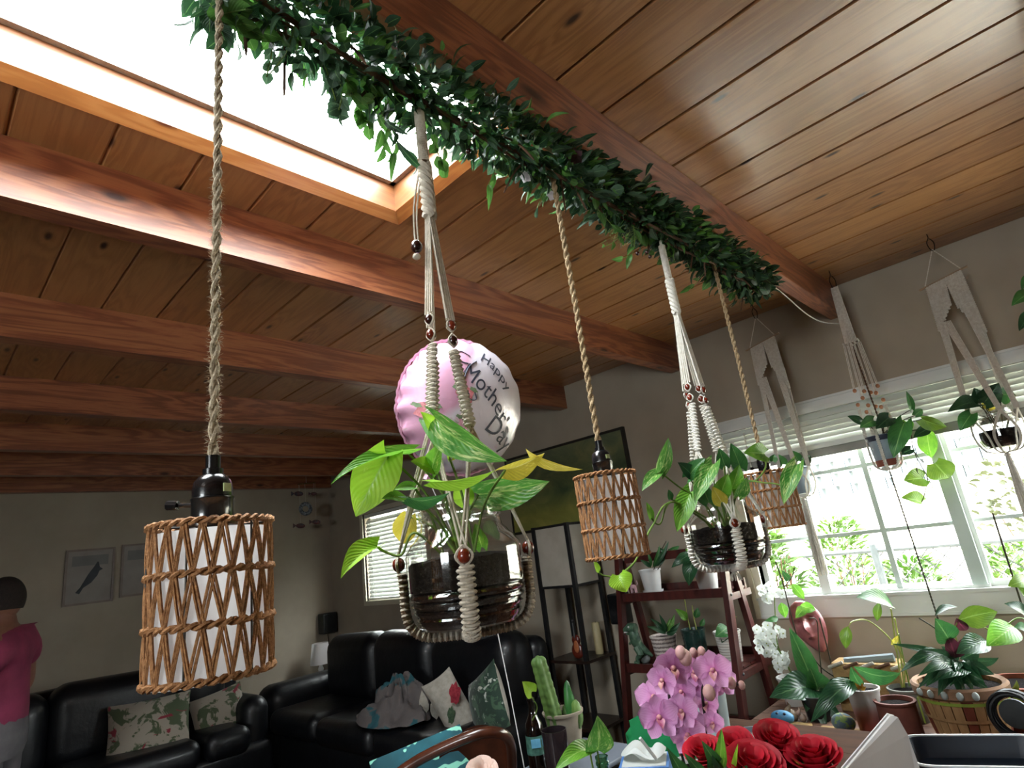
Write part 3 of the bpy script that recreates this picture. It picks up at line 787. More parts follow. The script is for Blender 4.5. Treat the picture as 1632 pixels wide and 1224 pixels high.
# ================================================================== glass jars in macrame hangers
def jar(name, label, x, y, zb, R, H, soil_top, ribs=True, group=None, neck=.70):
    t = thing(name, label, 'jar', (x, y, zb), group)
    pr = [(.0, 0), (.55 * R, 0), (.78 * R, .004)]
    hb = .60 * H
    for i in range(37):
        f = i / 36; z_ = .008 + (hb - .008) * f
        r_ = R * (.80 + .20 * min(1, f * 2.4) ** .6)
        if ribs and .1 < f < .52: r_ -= .0050 * ((1 - math.cos((f - .1) / .42 * 4 * 2 * PI)) / 2) ** 2
        pr.append((r_, z_))
    for i in range(1, 9):
        f = i / 8; pr.append((R * (1 - (1 - neck) * (1 - math.cos(f * PI)) / 2) - (.0018 if i in (2, 4, 6) else 0), hb + .24 * H * f))
    rn = R * neck
    pr += [(rn, .86 * H), (rn + .003, .875 * H), (rn + .003, .895 * H), (rn, .905 * H), (rn + .003, .925 * H), (rn + .003, .94 * H), (rn, .955 * H), (rn + .001, .985 * H), (rn - .001, H), (rn - .003, .985 * H), (rn - .003, .86 * H)]
    MB().lathe(pr, (x, y, zb), 40, capb=False, capt=False).build('glass', M['jar'], t)
    sp_ = []
    for r_, z_ in pr[1:40]:
        if z_ <= soil_top: sp_.append((max(.002, r_ - .0035), max(.006, z_)))
    sp_.append((sp_[-1][0], soil_top)); sp_.append((sp_[-1][0] * .6, soil_top + .004)); sp_.append((.004, soil_top + .006))
    so = MB().lathe(sp_, (x, y, zb), 40)
    for i, v_ in enumerate(so.v):
        if v_.z > zb + soil_top - .01: v_.z += rnd.uniform(-.006, .006)
    so.build('soil', M['soil'], t)
    return t

def knot_ball(mb, c, r): mb.ball(c, r, r, r * .8, 8, 6)
def bead(c, r, axis, mt, parent, sq=1.15):
    ax = V(axis).normalized(); q = V((0, 0, 1)).rotation_difference(ax)
    mb = MB(); prof = [(r * math.sin(a), -r * sq * math.cos(a)) for a in [PI * (.12 + .76 * i / 8) for i in range(9)]]
    mb.lathe(prof, c, 12, axis=ax); return mb.build('bead', mt, parent)

def macrame(name, label, x, y, zb, R, H, z_wrap, z_split, zbeads, z_s0, z_s1, z_jb, rot, mt, group, bead_ms, arm_r=.026, tassel=False, wrap_r=.011, cr=.0021, sw=.017):
    t = thing(name, label, 'plant hanger', (x, y, zb - .012), group)
    ax = V((x, y, 0)); Z = lambda z_: V((x, y, z_))
    w_ = MB()                                       # wrapped top loop and spiral knot column
    w_.tube([Z(z_wrap + .02), Z(z_wrap)], wrap_r * .5, 8)
    n = int((z_wrap - z_split * .5 - z_wrap * .5) / .0042)
    for i in range(n): w_.ring(Z(z_wrap - i * .0042), (0, 0, 1), wrap_r - .002, .0023, 12, 5)
    w_.build('wrapped_loop', mt, t)
    zm = (z_wrap + z_split) / 2; sp_ = MB()
    for s_ in range(4):
        P = []
        for i in range(41):
            f = i / 40; a = s_ * PI / 2 + f * 2 * PI * 2.0
            P.append(V((x + math.cos(a) * wrap_r * .85, y + math.sin(a) * wrap_r * .85, zm + (z_split - zm) * f)))
        sp_.tube(P, wrap_r * .55, 6)
    sp_.build('spiral_knot', mt, t)
    ends = []
    for j in range(4):
        a = rot + PI / 4 + j * PI / 2; d = V((math.cos(a), math.sin(a), 0)); sd = V((-d.y, d.x, 0))
        pb = Z(zbeads[0]) + d * arm_r
        dz = (.012 if j % 2 else -.004)
        for k in range(4):                          # four cords down to the beads
            o = sd * (k - 1.5) * cr * 2.9
            MB().tube(catm([Z(z_split + .012) + d * .004 + o * .6, (Z(z_split) + pb) / 2 + d * .003 + o * .8, pb + o + V((0, 0, .012 + dz))], 6), cr, 6).build('cord', mt, t)
        for i, zz in enumerate(zbeads):
            c = Z(zz + dz) + d * arm_r
            bead(c, .0085, (0, 0, 1), M[bead_ms[(i + j) % len(bead_ms)]], t)
            for k in (-1, 1): MB().tube(catm([c + V((0, 0, .013)), c + sd * k * .0105, c - V((0, 0, .013))], 5), cr, 5).build('cord', mt, t)
        s0, s1 = Z(z_s0 + dz) + d * arm_r, Z(z_s1 + dz) + d * (arm_r * 1.75)
        MB().sinnet([s0, (s0 + s1) / 2, s1], sw, cr * 1.15, out=d).build('square_knot_braid', mt, t)
        ends.append((s1, d, sd))
    for j in range(4):
        a = rot + j * PI / 2; d = V((math.cos(a), math.sin(a), 0)); sd = V((-d.y, d.x, 0))
        pb = Z(z_jb) + d * (R + .012)
        bead(pb, .0105, (0, 0, 1), M[bead_ms[0]], t)
        for e in (ends[(j - 1) % 4], ends[j]):
            for k in (-1, 1):
                o = e[2] * k * cr * 1.2; mid = e[0].lerp(pb, .52) + d * .004
                mid2 = V((x, y, zb + .88 * H)); rr = (V((mid.x, mid.y, 0)) - ax).length
                MB().tube(catm([e[0] + o, mid + o, pb + V((0, 0, .014)) + sd * k * .004], 6), cr, 6).build('cord', mt, t)
        for k in (-1, 1): MB().tube(catm([pb + V((0, 0, .016)), pb + sd * k * .0125 + d * .002, pb - V((0, 0, .016))], 5), cr * 1.25, 5).build('cord', mt, t)
        P = [pb - V((0, 0, .014)) - d * .004]
        for f, r_ in ((.35, R + .0065), (.18, R + .006), (.06, R * .93 + .006), (.0, R * .83 + .004), (-.035, R * .68), (-.045, R * .3), (-.05, .012)):
            P.append(Z(zb + f * H) + d * r_)
        MB().sinnet(P, sw * 1.12, cr * 1.2, out=d * .7 + V((0, 0, -.7))).build('square_knot_strap', mt, t)
    g = MB(); c0 = Z(zb - .05 * H); knot_ball(g, c0 - V((0, 0, .004)), .013)
    if tassel:
        for i in range(10):
            a = i * .63; g.tube([c0 - V((0, 0, .008)), c0 + V((.012 * math.cos(a), .012 * math.sin(a), -.02)), c0 + V((.016 * math.cos(a), .016 * math.sin(a), -.034))], .0018, 5)
    g.build('gathering_knot', mt, t)
    return t

HJ = 'glass jar planters in macrame hangers'
GH = 'macrame hangers under the garland'
J1 = (GX, .662); J2 = (GX, 1.635)
f1 = math.atan2(-J1[1], -J1[0]); f2 = math.atan2(-J2[1], -J2[0])
jar('glass_jar', 'big ribbed glass jar of dark soil in the hanger before the balloon', *J1, 1.395, .096, .198, .105, group=HJ)
mh = macrame('macrame_hanger', 'cream macrame hanger with dark beads around the jar before the balloon', *J1, 1.395, .096, .198, 2.40, 2.15, (1.915, 1.885), 1.865, 1.72, 1.505, f1, M['cotton'], GH, ('bead_red', 'bead_dark'), arm_r=.027, sw=.022)
e = MB(); P = catm([PX(672, 262, -.775), PX(662, 330, -.785), PX(664, 385, -.785)], 6); 
for k in (-.003, .003): MB().tube([p + RIGHT * k for p in P], .002, 5).build('loose_cord', M['cotton'], mh)
bead(PX(664, 393, -.785), .0115, (0, 0, 1), M['bead_dark'], mh); knot_ball(e, PX(664, 409, -.785), .008); e.build('end_knot', M['cotton'], mh)
jar('glass_jar', 'ribbed glass jar of dark soil in the hanger beside the ladder shelf', *J2, 1.392, .100, .195, .098, group=HJ)
macrame('macrame_hanger', 'white macrame hanger with red beads around the jar beside the ladder shelf', *J2, 1.392, .100, .195, 2.39, 2.15, (1.895, 1.862), 1.842, 1.70, 1.50, f2 + .25, M['cotton2'], GH, ('bead_red', 'bead_red'), arm_r=.030, tassel=True, sw=.023, cr=.0024)

# ================================================================== trailing pothos
def pothos(name, label, loc, leaves, root, group=None, stem_m='stem', stem_r=.0022):
    t = thing(name, label, 'houseplant', loc, group)
    for L in leaves:
        bx, by, bd, tx, ty, td, wpx, roll, mk = L[:9]; kw = dict(L[9]) if len(L) > 9 else {}
        stem = kw.pop('stem', True); via = kw.pop('via', None)
        B = PD(bx, by, bd); T = PD(tx, ty, td); mid = (B + T) / 2
        d = (T - B).normalized(); n0 = (EYE - mid); n0 = (n0 - d * n0.dot(d)).normalized()
        N = Quaternion(d, math.radians(roll)) @ n0
        wid = wpx * depth(mid) / FPX
        a_ = dict(fold=.28, arch=.10, heart=.13, nl=10, nw=8, wav=.02); a_.update(kw)
        MB().leaf(B, T, wid, N, **a_).build('leaf', M[mk], t)
        if stem:
            r_ = V(root) + V((rnd.uniform(-.02, .02), rnd.uniform(-.02, .02), 0))
            pts = [r_] + ([PD(*q) for q in via] if via else [r_.lerp(B, .5) + V((0, 0, .35 * abs(B.z - r_.z) * .3 + .012))]) + [B]
            MB().tube(catm(pts, 7), [stem_r] * (7 * (len(pts) - 1)) + [stem_r * .7], 6).build('stem', M[stem_m], t)
    return t
b = .97
pothos('pothos_plant', 'variegated pothos with lime leaves growing in the big jar before the balloon', (*J1, 1.50), [
    (618, 727, .93, 567, 824, .90, 78, 12, 'pothos_lime', dict(fold=.2, arch=.05)),
    (652, 724, .95, 527, 772, .88, 40, 62, 'pothos', dict(fold=.5, arch=.10)),
    (694, 668, .93, 808, 735, .86, 64, 28, 'pothos_var', dict(arch=.13, fold=.3, via=[(700, 760, .96), (692, 705, .95)])),
    (698, 694, .95, 670, 656, .92, 30, 25, 'pothos_lime', dict(stem=False)),
    (688, 750, .96, 704, 706, .94, 34, -20, 'pothos', {}),
    (690, 748, .96, 654, 735, .93, 30, 30, 'pothos_lime', dict(stem=False)),
    (690, 764, .92, 788, 750, .86, 34, 50, 'pothos_lime', dict(arch=.08, fold=.5)),
    (762, 788, 1.0, 876, 767, .95, 62, 25, 'pothos_var', dict(arch=.04)),
    (806, 748, .92, 868, 722, .84, 44, 30, 'pothos_yellow', dict(arch=.06, fold=.5, via=[(770, 810, .95)])),
    (838, 715, .875, 929, 748, .82, 24, 40, 'pothos_yellow', dict(arch=.12, fold=.5, stem=False, heart=0)),
    (650, 792, .90, 717, 785, .84, 32, 42, 'leaf_mid', dict(arch=.12, fold=.4)),
    (645, 799, .92, 608, 795, .88, 28, 50, 'pothos', dict(stem=False)),
    (602, 872, .93, 543, 922, .88, 46, 40, 'pothos_lime', dict(arch=.16, fold=.5, via=[(665, 850, .93), (640, 884, .92), (615, 880, .92)])),
    (652, 822, 1.03, 641, 866, 1.05, 42, 10, 'pothos_yellow', {}),
    (716, 728, .97, 704, 690, .95, 24, 40, 'pothos_lime', {}),
    (722, 727, .97, 740, 708, .95, 22, -30, 'pothos_yellow', dict(stem=False)),
    (768, 872, .98, 757, 834, .97, 26, 0, 'pothos', dict(stem=False)),
    (660, 776, .95, 627, 781, .93, 20, 35, 'pothos', {}),
    (742, 800, 1.0, 730, 762, .99, 36, 0, 'pothos_lime', {}),
], (J1[0], J1[1], 1.47))
pothos('pothos_plant', 'dense pothos with pale variegated leaves growing in the jar beside the ladder shelf', (*J2, 1.49), [
    (1052, 752, 1.52, 1065, 697, 1.50, 26, 20, 'pothos_var', dict(via=[(1120, 800, 1.6), (1085, 778, 1.55)])),
    (1051, 753, 1.52, 1023, 783, 1.48, 24, 30, 'pothos_var', dict(stem=False)),
    (1101, 784, 1.58, 1079, 848, 1.54, 36, 10, 'pothos', {}),
    (1136, 740, 1.55, 1107, 802, 1.50, 34, 15, 'pothos_var', {}),
    (1270, 741, 1.50, 1249, 804, 1.46, 32, 15, 'pothos_var', dict(via=[(1180, 775, 1.6), (1225, 770, 1.55), (1255, 772, 1.52)])),
    (1218, 724, 1.55, 1185, 722, 1.52, 34, 20, 'pothos', dict(via=[(1180, 775, 1.6), (1205, 765, 1.58), (1220, 745, 1.56)])),
    (1180, 746, 1.62, 1164, 706, 1.60, 28, 10, 'leaf_mid', {}), (1155, 742, 1.62, 1146, 714, 1.6, 24, 0, 'leaf_mid', {}),
    (1097, 760, 1.58, 1124, 730, 1.55, 28, -20, 'leaf_mid', {}), (1102, 757, 1.58, 1080, 737, 1.56, 24, 20, 'leaf_dark', {}),
    (1148, 790, 1.6, 1160, 755, 1.58, 30, 0, 'pothos', {}), (1165, 780, 1.62, 1178, 740, 1.6, 30, 15, 'pothos', {}), (1130, 800, 1.58, 1118, 765, 1.57, 30, -15, 'leaf_mid', {}),
    (1150, 800, 1.55, 1135, 775, 1.53, 26, 0, 'pothos_yellow', {}), (1176, 790, 1.6, 1190, 760, 1.58, 24, 30, 'pothos_var', {}),
    (1232, 735, 1.7, 1234, 724, 1.7, 14, 0, 'leaf_mid', dict(stem=False)),
    (987, 917, 1.36, 998, 944, 1.34, 44, 5, 'pothos_lime', dict(fold=.35, via=[(1075, 800, 1.55), (1040, 838, 1.48), (1028, 862, 1.45), (1012, 895, 1.4)])),
    (954, 913, 1.36, 945, 890, 1.35, 10, 20, 'pothos_lime', dict(heart=0, via=[(1075, 800, 1.55), (1040, 838, 1.48), (1012, 895, 1.4), (988, 917, 1.37), (965, 918, 1.36)])),
    (1038, 826, 1.5, 1030, 800, 1.5, 12, 20, 'pothos', dict(via=[(1075, 800, 1.55), (1052, 835, 1.5)])),
    (1068, 795, 1.55, 1065, 780, 1.55, 12, 30, 'leaf_mid', {}),
], (J2[0], J2[1], 1.47))

# ================================================================== hangers along the window wall
def hook(parent, x, y, ztop=CEIL, zbot=2.66, name='hook'):
    mb = MB(); c = V((x, y, 0)); h = ztop - zbot
    mb.tube(catm([c + V((0, 0, ztop)), c + V((0, 0, ztop - h * .25)), c + V((-.012, 0, ztop - h * .5)), c + V((-.006, 0, zbot + .006)), c + V((.008, 0, zbot)), c + V((.015, 0, ztop - h * .6)), c + V((.004, 0, ztop - h * .3))], 5), .0026, 6)
    return mb.build(name, M['hook'], parent)
HG = 'macrame hangers in front of the window wall'
def flat_strip(mb, P, w0, w1, sd, n=5, r=.0026):        # strip of parallel cords
    P = catm(P, 6); sd = V(sd).normalized()
    for k in range(n):
        f = (k / (n - 1) - .5)
        mb.tube([p + sd * (f * (w0 + (w1 - w0) * i / (len(P) - 1))) for i, p in enumerate(P)], r, 5)
def dowel_hanger(label, x, y, z_dowel, half, zb, R, H, z_tail):
    t = thing('macrame_hanger', label, 'plant hanger', (x, y, zb - .02), HG)
    hook(t, x, y)
    dz = .02
    a_, b_ = V((x - half, y, z_dowel - dz)), V((x + half, y, z_dowel + dz))
    MB().tube([a_, b_], .0055, 8).build('dowel', mat('pale_dowel', '#a88f74', '#927a60', 40, .7), t)
    for q in (a_.lerp(b_, .12), a_.lerp(b_, .88)): MB().cord([q, V((x, y, 2.665))], .0026, 2).build('hanging_string', M['cotton2'], t)
    # woven triangular panel
    pn = MB(); n = 15; L = b_ - a_
    for i in range(n):
        f = (i + .5) / n; u = .14 + .72 * f
        top = a_ + L * u; edge = abs(f - .5) * 2
        drop = .14 + .10 * edge if f < .5 else .14 + .20 * edge
        bot = top + V((0, .0, -drop)) + V((.01 * (1 if f > .5 else -1), 0, 0))
        pn.sinnet([top, (top + bot) / 2 + V((0, -.002, 0)), bot], .0115, .0028, out=(0, -1, 0))
    pn.build('woven_panel', M['cotton2'], t)
    # straps from the panel corners to the pot and below it to the tail
    for i, (f, ang) in enumerate(((.10, -2.5), (.22, -1.2), (.80, -.35), (.93, .9))):
        top = a_ + L * (.12 + .76 * f) + V((0, 0, -.20)); d = V((math.cos(ang), math.sin(ang), 0))
        c1 = V((x, y, zb + H * .95)) + d * (R + .01); c2 = V((x, y, zb + H * .35)) + d * (R + .006); c3 = V((x, y, zb - .006)) + d * R * .7; c4 = V((x, y, zb - .02))
        s_ = MB(); flat_strip(s_, [top, top.lerp(c1, .5), c1], .030, .016, V((-d.y, d.x, 0)) * .5 + V((1, 0, 0)), 6, .0026); s_.build('strap', M['cotton2'], t)
        for e2 in (-.5, .5):
            d2 = V((math.cos(ang + e2), math.sin(ang + e2), 0)); s_ = MB(); flat_strip(s_, [c1, V((x, y, zb + H * .4)) + d2 * (R + .006), V((x, y, zb - .004)) + d2 * R * .75, c4], .008, .005, V((-d.y, d.x, 0)), 3, .0026); s_.build('strap', M['cotton2'], t)
    tl = MB(); tail = random.Random(3)
    for i in range(34):
        a = tail.uniform(0, 2 * PI); r_ = .02 * math.sqrt(tail.random())
        p0 = V((x, y, zb - .02)) + V((math.cos(a), math.sin(a), 0)) * .006; p1 = V((x, y, (zb + z_tail) / 2)) + V((math.cos(a), math.sin(a), 0)) * r_; p2 = V((x, y, z_tail + tail.uniform(-.02, .03))) + V((math.cos(a), math.sin(a), 0)) * r_ * 1.25
        tl.tube([p0, p1, p2], .0026, 5)
    tag(tl.build('tassel', M['cotton2'], t), kind='stuff')
    MB().ring((x, y, zb - .03), (0, 0, 1), .009, .005, 10, 6).build('tassel_wrap', M['cotton2'], t)
    return t
dowel_hanger('pale macrame hanger with a dowel and panel over the wide window, holding a glass jar', -.235, 3.42, 2.505, .105, 1.665, .088, .17, 1.28)
dowel_hanger('pale macrame hanger with a dowel and long tassel behind the rope pendant', -1.150, 3.465, 2.505, .105, 1.605, .075, .15, 1.19)
jar('glass_jar', 'round glass jar with dark soil in the dowel hanger at the wide window', -.235, 3.42, 1.668, .088, .17, .075, ribs=False, neck=.72)
# blue-grey pot in the beaded hanger
def pot(name, label, x, y, zb, r0, r1, h, mt, rim=0.006, n=32, group=None, cat='plant pot', soil=True, saucer=None, lip=.012):
    t = thing(name, label, cat, (x, y, zb), group)
    MB().lathe([(r0 * .96, 0), (r0, .003), (r0 + (r1 - r0) * .9, h - lip), (r1 + rim * .6, h - lip * .95), (r1 + rim, h - lip * .5), (r1 + rim, h - .001), (r1 + rim * .5, h), (r1 - .004, h), (r1 - .006, h - .02)], (x, y, zb), n, capt=False).build('body', mt, t)
    if soil: MB().lathe([(.001, h - .012), (r1 * .6, h - .014), (r1 - .005, h - .018)], (x, y, zb), n, capb=False, capt=False).build('soil', M['soil'], t)
    if saucer: MB().lathe([(r0, -.0), (r0 * 1.2, .004), (r0 * 1.28, .016), (r0 * 1.2, .016), (r0 * 1.12, .006)], (x, y, zb - .006), n, capt=False).build('saucer', saucer, t)
    return t
M['bluegrey'] = mat('blue_grey_glaze', '#8d9aa3', '#7d8b95', 12, .5)
M['navy'] = mat('navy_glaze', '#23283c', '#1b2030', 12, .5)
p5 = pot('plant_pot', 'blue grey pot with a bare clay foot in the beaded window hanger', -.690, 3.40, 1.672, .050, .062, .155, M['bluegrey'])
MB().lathe([(.0515, .0), (.0535, .032)], (-.690, 3.40, 1.672), 32, capb=False, capt=False).build('clay_foot', M['terracotta'], p5)
MB().lathe([(.063, .128), (.0695, .146), (.0695, .152)], (-.690, 3.40, 1.672), 32, capb=False, capt=False).build('navy_rim', M['navy'], p5)
pot('plant_pot', 'pale grey pot in the long tasselled hanger behind the rope pendant', -1.150, 3.465, 1.608, .052, .066, .14, M['bluegrey'])
# beaded hanger
t3 = thing('macrame_hanger', 'thin macrame hanger with tan beads beside the beam end', 'plant hanger', (-.69, 3.4, 1.65), HG)
x, y = -.69, 3.40
hook(t3, x, y, CEIL, 2.64)
g = MB(); flat_strip(g, [(x, y, 2.65), (x, y, 2.5), (x, y, 2.33)], .03, .055, (1, 0, 0), 9, .003); g.build('cord_panel', M['cotton2'], t3)
MB().sinnet([(x, y - .003, 2.645), (x, y - .003, 2.56), (x, y - .003, 2.52)], .022, .0032, out=(0, -1, 0)).build('wrapped_loop', M['cotton2'], t3)
for k in range(5): MB().ring((x - .035 + .0175 * k, y - .004, 2.325 + .006 * math.sin(k * 2)), (1, 0, .3), .009, .0036, 10, 5).build('knot', M['cotton2'], t3)
MB().cord([(x - .01, y + .01, 2.66), (x + .0, y + .008, 2.3), (x + .02, y + .0, 1.83)], .0042, 2).build('brown_cord', M['twig'], t3)
for j, (dx, dy) in enumerate(((-.05, -.01), (.0, -.05), (.045, -.03), (.055, .02), (.01, .05), (-.03, .03))):
    top = V((x + dx * .7, y + dy * .3, 2.32)); c1 = V((x + dx * 1.25, y + dy * 1.35, 1.82)); zb1 = 2.075 - .02 * (j % 3)
    pm = top.lerp(c1, (2.32 - zb1) / .5)
    for k in (-1, 1): MB().tube([top + V((k * .003, 0, 0)), pm + V((k * .003, 0, .01))], .0022, 5).build('cord', M['cotton2'], t3)
    for q in (0, .075): bead(top.lerp(c1, (2.32 - zb1 + q) / .5), .0095, c1 - top, M['bead_tan'], t3)
    pe = top.lerp(c1, (2.32 - zb1 + .1) / .5)
    MB().sinnet([pe, (pe + c1) / 2, c1], .012, .0028, out=(0, -1, 0)).build('braid', M['cotton2'], t3)
    r_ = V((dx, dy, 0)).normalized()
    MB().sinnet([c1, V((x, y, 1.76)) + r_ * .066, V((x, y, 1.68)) + r_ * .058, V((x, y, 1.655)) + r_ * .02], .012, .003, out=r_).build('strap', M['cotton2'], t3)
MB().cord([(x - .005, y, 1.655), (x + .002, y - .01, 1.35), (x + .01, y - .02, 1.0), (x + .012, y - .03, .82)], .0042, 2, .03).build('tail_cord', M['darkstem'], t3)
# small trailing plants in those pots
d3 = 2.88
pothos('pothos_plant', 'trailing pothos spilling over the blue grey pot at the window', (-.69, 3.4, 1.82), [
    (1372, 673, d3, 1350, 663, d3, 14, 20, 'leaf_dark', {}), (1392, 670, d3, 1370, 682, d3 - .03, 22, 10, 'leaf_mid', {}), (1417, 666, d3, 1396, 684, d3 - .04, 28, 10, 'leaf_dark', {}),
    (1441, 674, d3 - .05, 1424, 730, d3 - .08, 34, 10, 'leaf_mid', {}), (1453, 652, d3, 1444, 623, d3, 11, 20, 'leaf_mid', {}), (1469, 668, d3, 1509, 680, d3 - .05, 26, 25, 'pothos_win', {}),
    (1478, 690, d3, 1485, 730, d3, 30, 15, 'pothos', dict(stem=False)), (1490, 738, d3, 1512, 762, d3, 44, 5, 'pothos_win', dict(stem=False)), (1472, 762, d3, 1440, 766, d3, 34, 15, 'pothos_win', dict(stem=False)),
    (1469, 801, d3, 1435, 794, d3, 30, 35, 'pothos_win', dict(stem=False, fold=.5)), (1478, 684, d3, 1456, 697, d3, 18, 10, 'leaf_dark', {}), (1452, 716, d3, 1436, 726, d3, 18, 20, 'leaf_dark', dict(stem=False)),
    (1458, 662, d3, 1470, 652, d3, 14, 0, 'leaf_mid', {}), (1445, 672, d3, 1450, 690, d3 - .03, 18, 0, 'pothos', {})], (-.69, 3.4, 1.80), stem_m='darkstem', stem_r=.002)
vn = tag(MB().tube(catm([PD(1440, 672, d3), PD(1451, 690, d3), PD(1456, 718, d3), PD(1468, 742, d3), PD(1478, 762, d3), PD(1474, 785, d3), PD(1469, 801, d3)], 6), .0024, 6).build('vine', M['darkstem'], bpy.data.objects['pothos_plant.002']))
for P in ([(1456, 718, d3), (1470, 735, d3), (1488, 738, d3)], [(1452, 700, d3), (1466, 692, d3), (1478, 688, d3)], [(1462, 732, d3), (1462, 752, d3), (1472, 762, d3)], [(1478, 762, d3), (1486, 775, d3), (1478, 784, d3), (1474, 790, d3)]):
    MB().tube(catm([PD(*p) for p in P], 6), .002, 5).build('vine', M['darkstem'], bpy.data.objects['pothos_plant.002'])
d4 = 2.66
pothos('pothos_plant', 'dark leafed pothos sprouting from the round glass jar', (-.235, 3.42, 1.745), [
    (1556, 644, d4, 1510, 657, d4 - .05, 30, 30, 'leaf_dark', dict(arch=.15)), (1568, 642, d4, 1592, 610, d4 - .05, 34, 10, 'leaf_dark', {}), (1598, 628, d4, 1619, 630, d4 - .04, 32, 15, 'leaf_mid', {}),
    (1548, 660, d4, 1530, 687, d4, 26, 10, 'leaf_mid', {}), (1560, 640, d4, 1552, 618, d4, 22, 20, 'leaf_dark', {}), (1572, 652, d4, 1580, 640, d4, 20, 0, 'pothos_yellow', {})], (-.235, 3.42, 1.75), stem_m='darkstem')
pothos('pothos_plant', 'small green plant in the pale pot behind the rope pendant', (-1.15, 3.465, 1.735), [
    (1248, 740, 3.3, 1240, 724, 3.3, 18, 0, 'leaf_mid', {}), (1272, 735, 3.28, 1262, 718, 3.28, 18, 10, 'leaf_mid', {}), (1280, 738, 3.26, 1292, 726, 3.26, 16, 10, 'leaf_dark', {})], (-1.15, 3.465, 1.735))
pothos('hanging_plant', 'green leaves of a hanging plant reaching in beside the dowel hanger', PD(1640, 470, 2.3), [
    (1640, 468, 2.3, 1612, 488, 2.28, 24, 20, 'leaf_mid', dict(stem=False)), (1642, 500, 2.3, 1624, 528, 2.28, 20, 10, 'leaf_dark', dict(stem=False)), (1650, 440, 2.3, 1628, 462, 2.3, 22, 30, 'leaf_mid', dict(stem=False))], PD(1640, 470, 2.3))
hp = bpy.data.objects['hanging_plant']
MB().tube(catm([PD(1640, 470, 2.3), PD(1655, 380, 2.3), PD(1665, 250, 2.3), V((.2, 2.9, 2.749))], 6), .0022, 5).build('stem', M['stem'], hp)
# white string draped from the garland end to the beam end
tag(MB().tube(catm([PY(1228, 452, 2.6), PY(1255, 474, 2.8), PY(1285, 500, 3.1), PY(1310, 513, 3.35), PY(1338, 516, 3.55)], 6), .0032, 6).build('string', M['cotton2']), 'loose white string drooping under the beam from the garland end', 'string')

# ================================================================== balloon
bd = 1.72; bc = PD(733, 648, bd); BR = 107 * bd / FPX
bn = (EYE - bc).normalized(); bn = Quaternion(bc - EYE, 0) @ bn
bn = (bn + RIGHT * .58 + V((0, 0, .10)) ).normalized()            # face turned a little to the right
bup = (V((0, 0, 1)) + RIGHT * .62); bup = (bup - bn * bup.dot(bn)).normalized(); brt = bup.cross(bn)
ba = thing('foil_balloon', "round pink and white foil balloon reading Happy Mother's Day", 'balloon', bc - V((0, 0, BR)))
tmat = NT('foil_print')
tc = tmat.n('ShaderNodeTexCoord'); sx = tmat.n('ShaderNodeSeparateXYZ'); tmat.l(tc.outputs['UV'], sx.inputs[0])
vn_ = tmat.coords((1, 1, 1), 'UV')
flor = tmat.ramp(tmat.noise(vn_, 7, 3, .6, .5), [(.40, '#d9a3bb'), (.47, '#e2b4c8'), (.52, '#8b9a72'), (.56, '#d9c0c8'), (.66, '#c4606e')])
lin = tmat.math('ADD', sx.outputs[0], tmat.math('MULTIPLY', tmat.math('SUBTRACT', tmat.noise(vn_, 3.0, 2), .5), .3))
c = tmat.ramp(lin, [(.30, 0.0), (.36, 1.0)])
c = tmat.mix(c, '#d8a2bd', '#e4dde8')
spots = tmat.ramp(tmat.noise(vn_, 5.5, 3, .5, .3), [(.58, 0.0), (.64, 1.0)])
edge = tmat.ramp(sx.outputs[1], [(.28, 1.0), (.42, 0.0)])
c = tmat.mix(tmat.math('MULTIPLY', spots, edge), c, flor)
b_ = tmat.pbsdf(c, .28, .25, .4)
tmat.bump(b_, tmat.noise(tmat.coords((14, 14, 1), 'UV'), 1, 3, .5, .8), .12, .01)
M['foil'] = tmat.done(b_)
def bal(u, v):              # u around, v from front pole to back pole
    th = 2 * PI * u; ph = PI * v
    rr = math.sin(ph) ** .80; dz_ = math.cos(ph)
    pk = 1 - .06 * (math.exp(-((v - .5) / .13) ** 2)) * (.5 + .5 * math.sin(th * 20)) - .012 * math.exp(-((v - .5) / .25) ** 2) * math.sin(th * 13 + 1)
    return bc + (brt * math.cos(th) + bup * math.sin(th)) * BR * rr * pk + bn * (dz_ * BR * .62)
mb = MB(); mb.grid(bal, 130, 40, wrap=True)
for i_, p in enumerate(mb.v):
    q = p - bc; mb.uv[i_] = (.5 + q.dot(brt) / BR / 2, .5 + q.dot(bup) / BR / 2)
mb.build('foil', M['foil'], ba)
seam = MB(); seam.tube([bc + (brt * math.cos(2 * PI * i / 104) + bup * math.sin(2 * PI * i / 104)) * BR * (1.0 + .015 * (i % 2)) for i in range(105)], .0022, 4, caps=False, flat=2); seam.build('seam', M['foil'], ba)
nk = bc - bup * BR
MB().tube([nk + bup * .01, nk - bup * .02, nk - bup * .04], [.012, .008, .014], 8).build('neck', M['foil'], ba)
MB().tube([nk - bup * .03, PD(792, 1003, 1.66), PD(812, 1100, 1.62), PD(836, 1226, 1.6), PD(842, 1300, 1.6)], .0016, 5).build('ribbon', mat('white_ribbon', '#e8e6ea', '#dcdadf', 5, .4), ba)
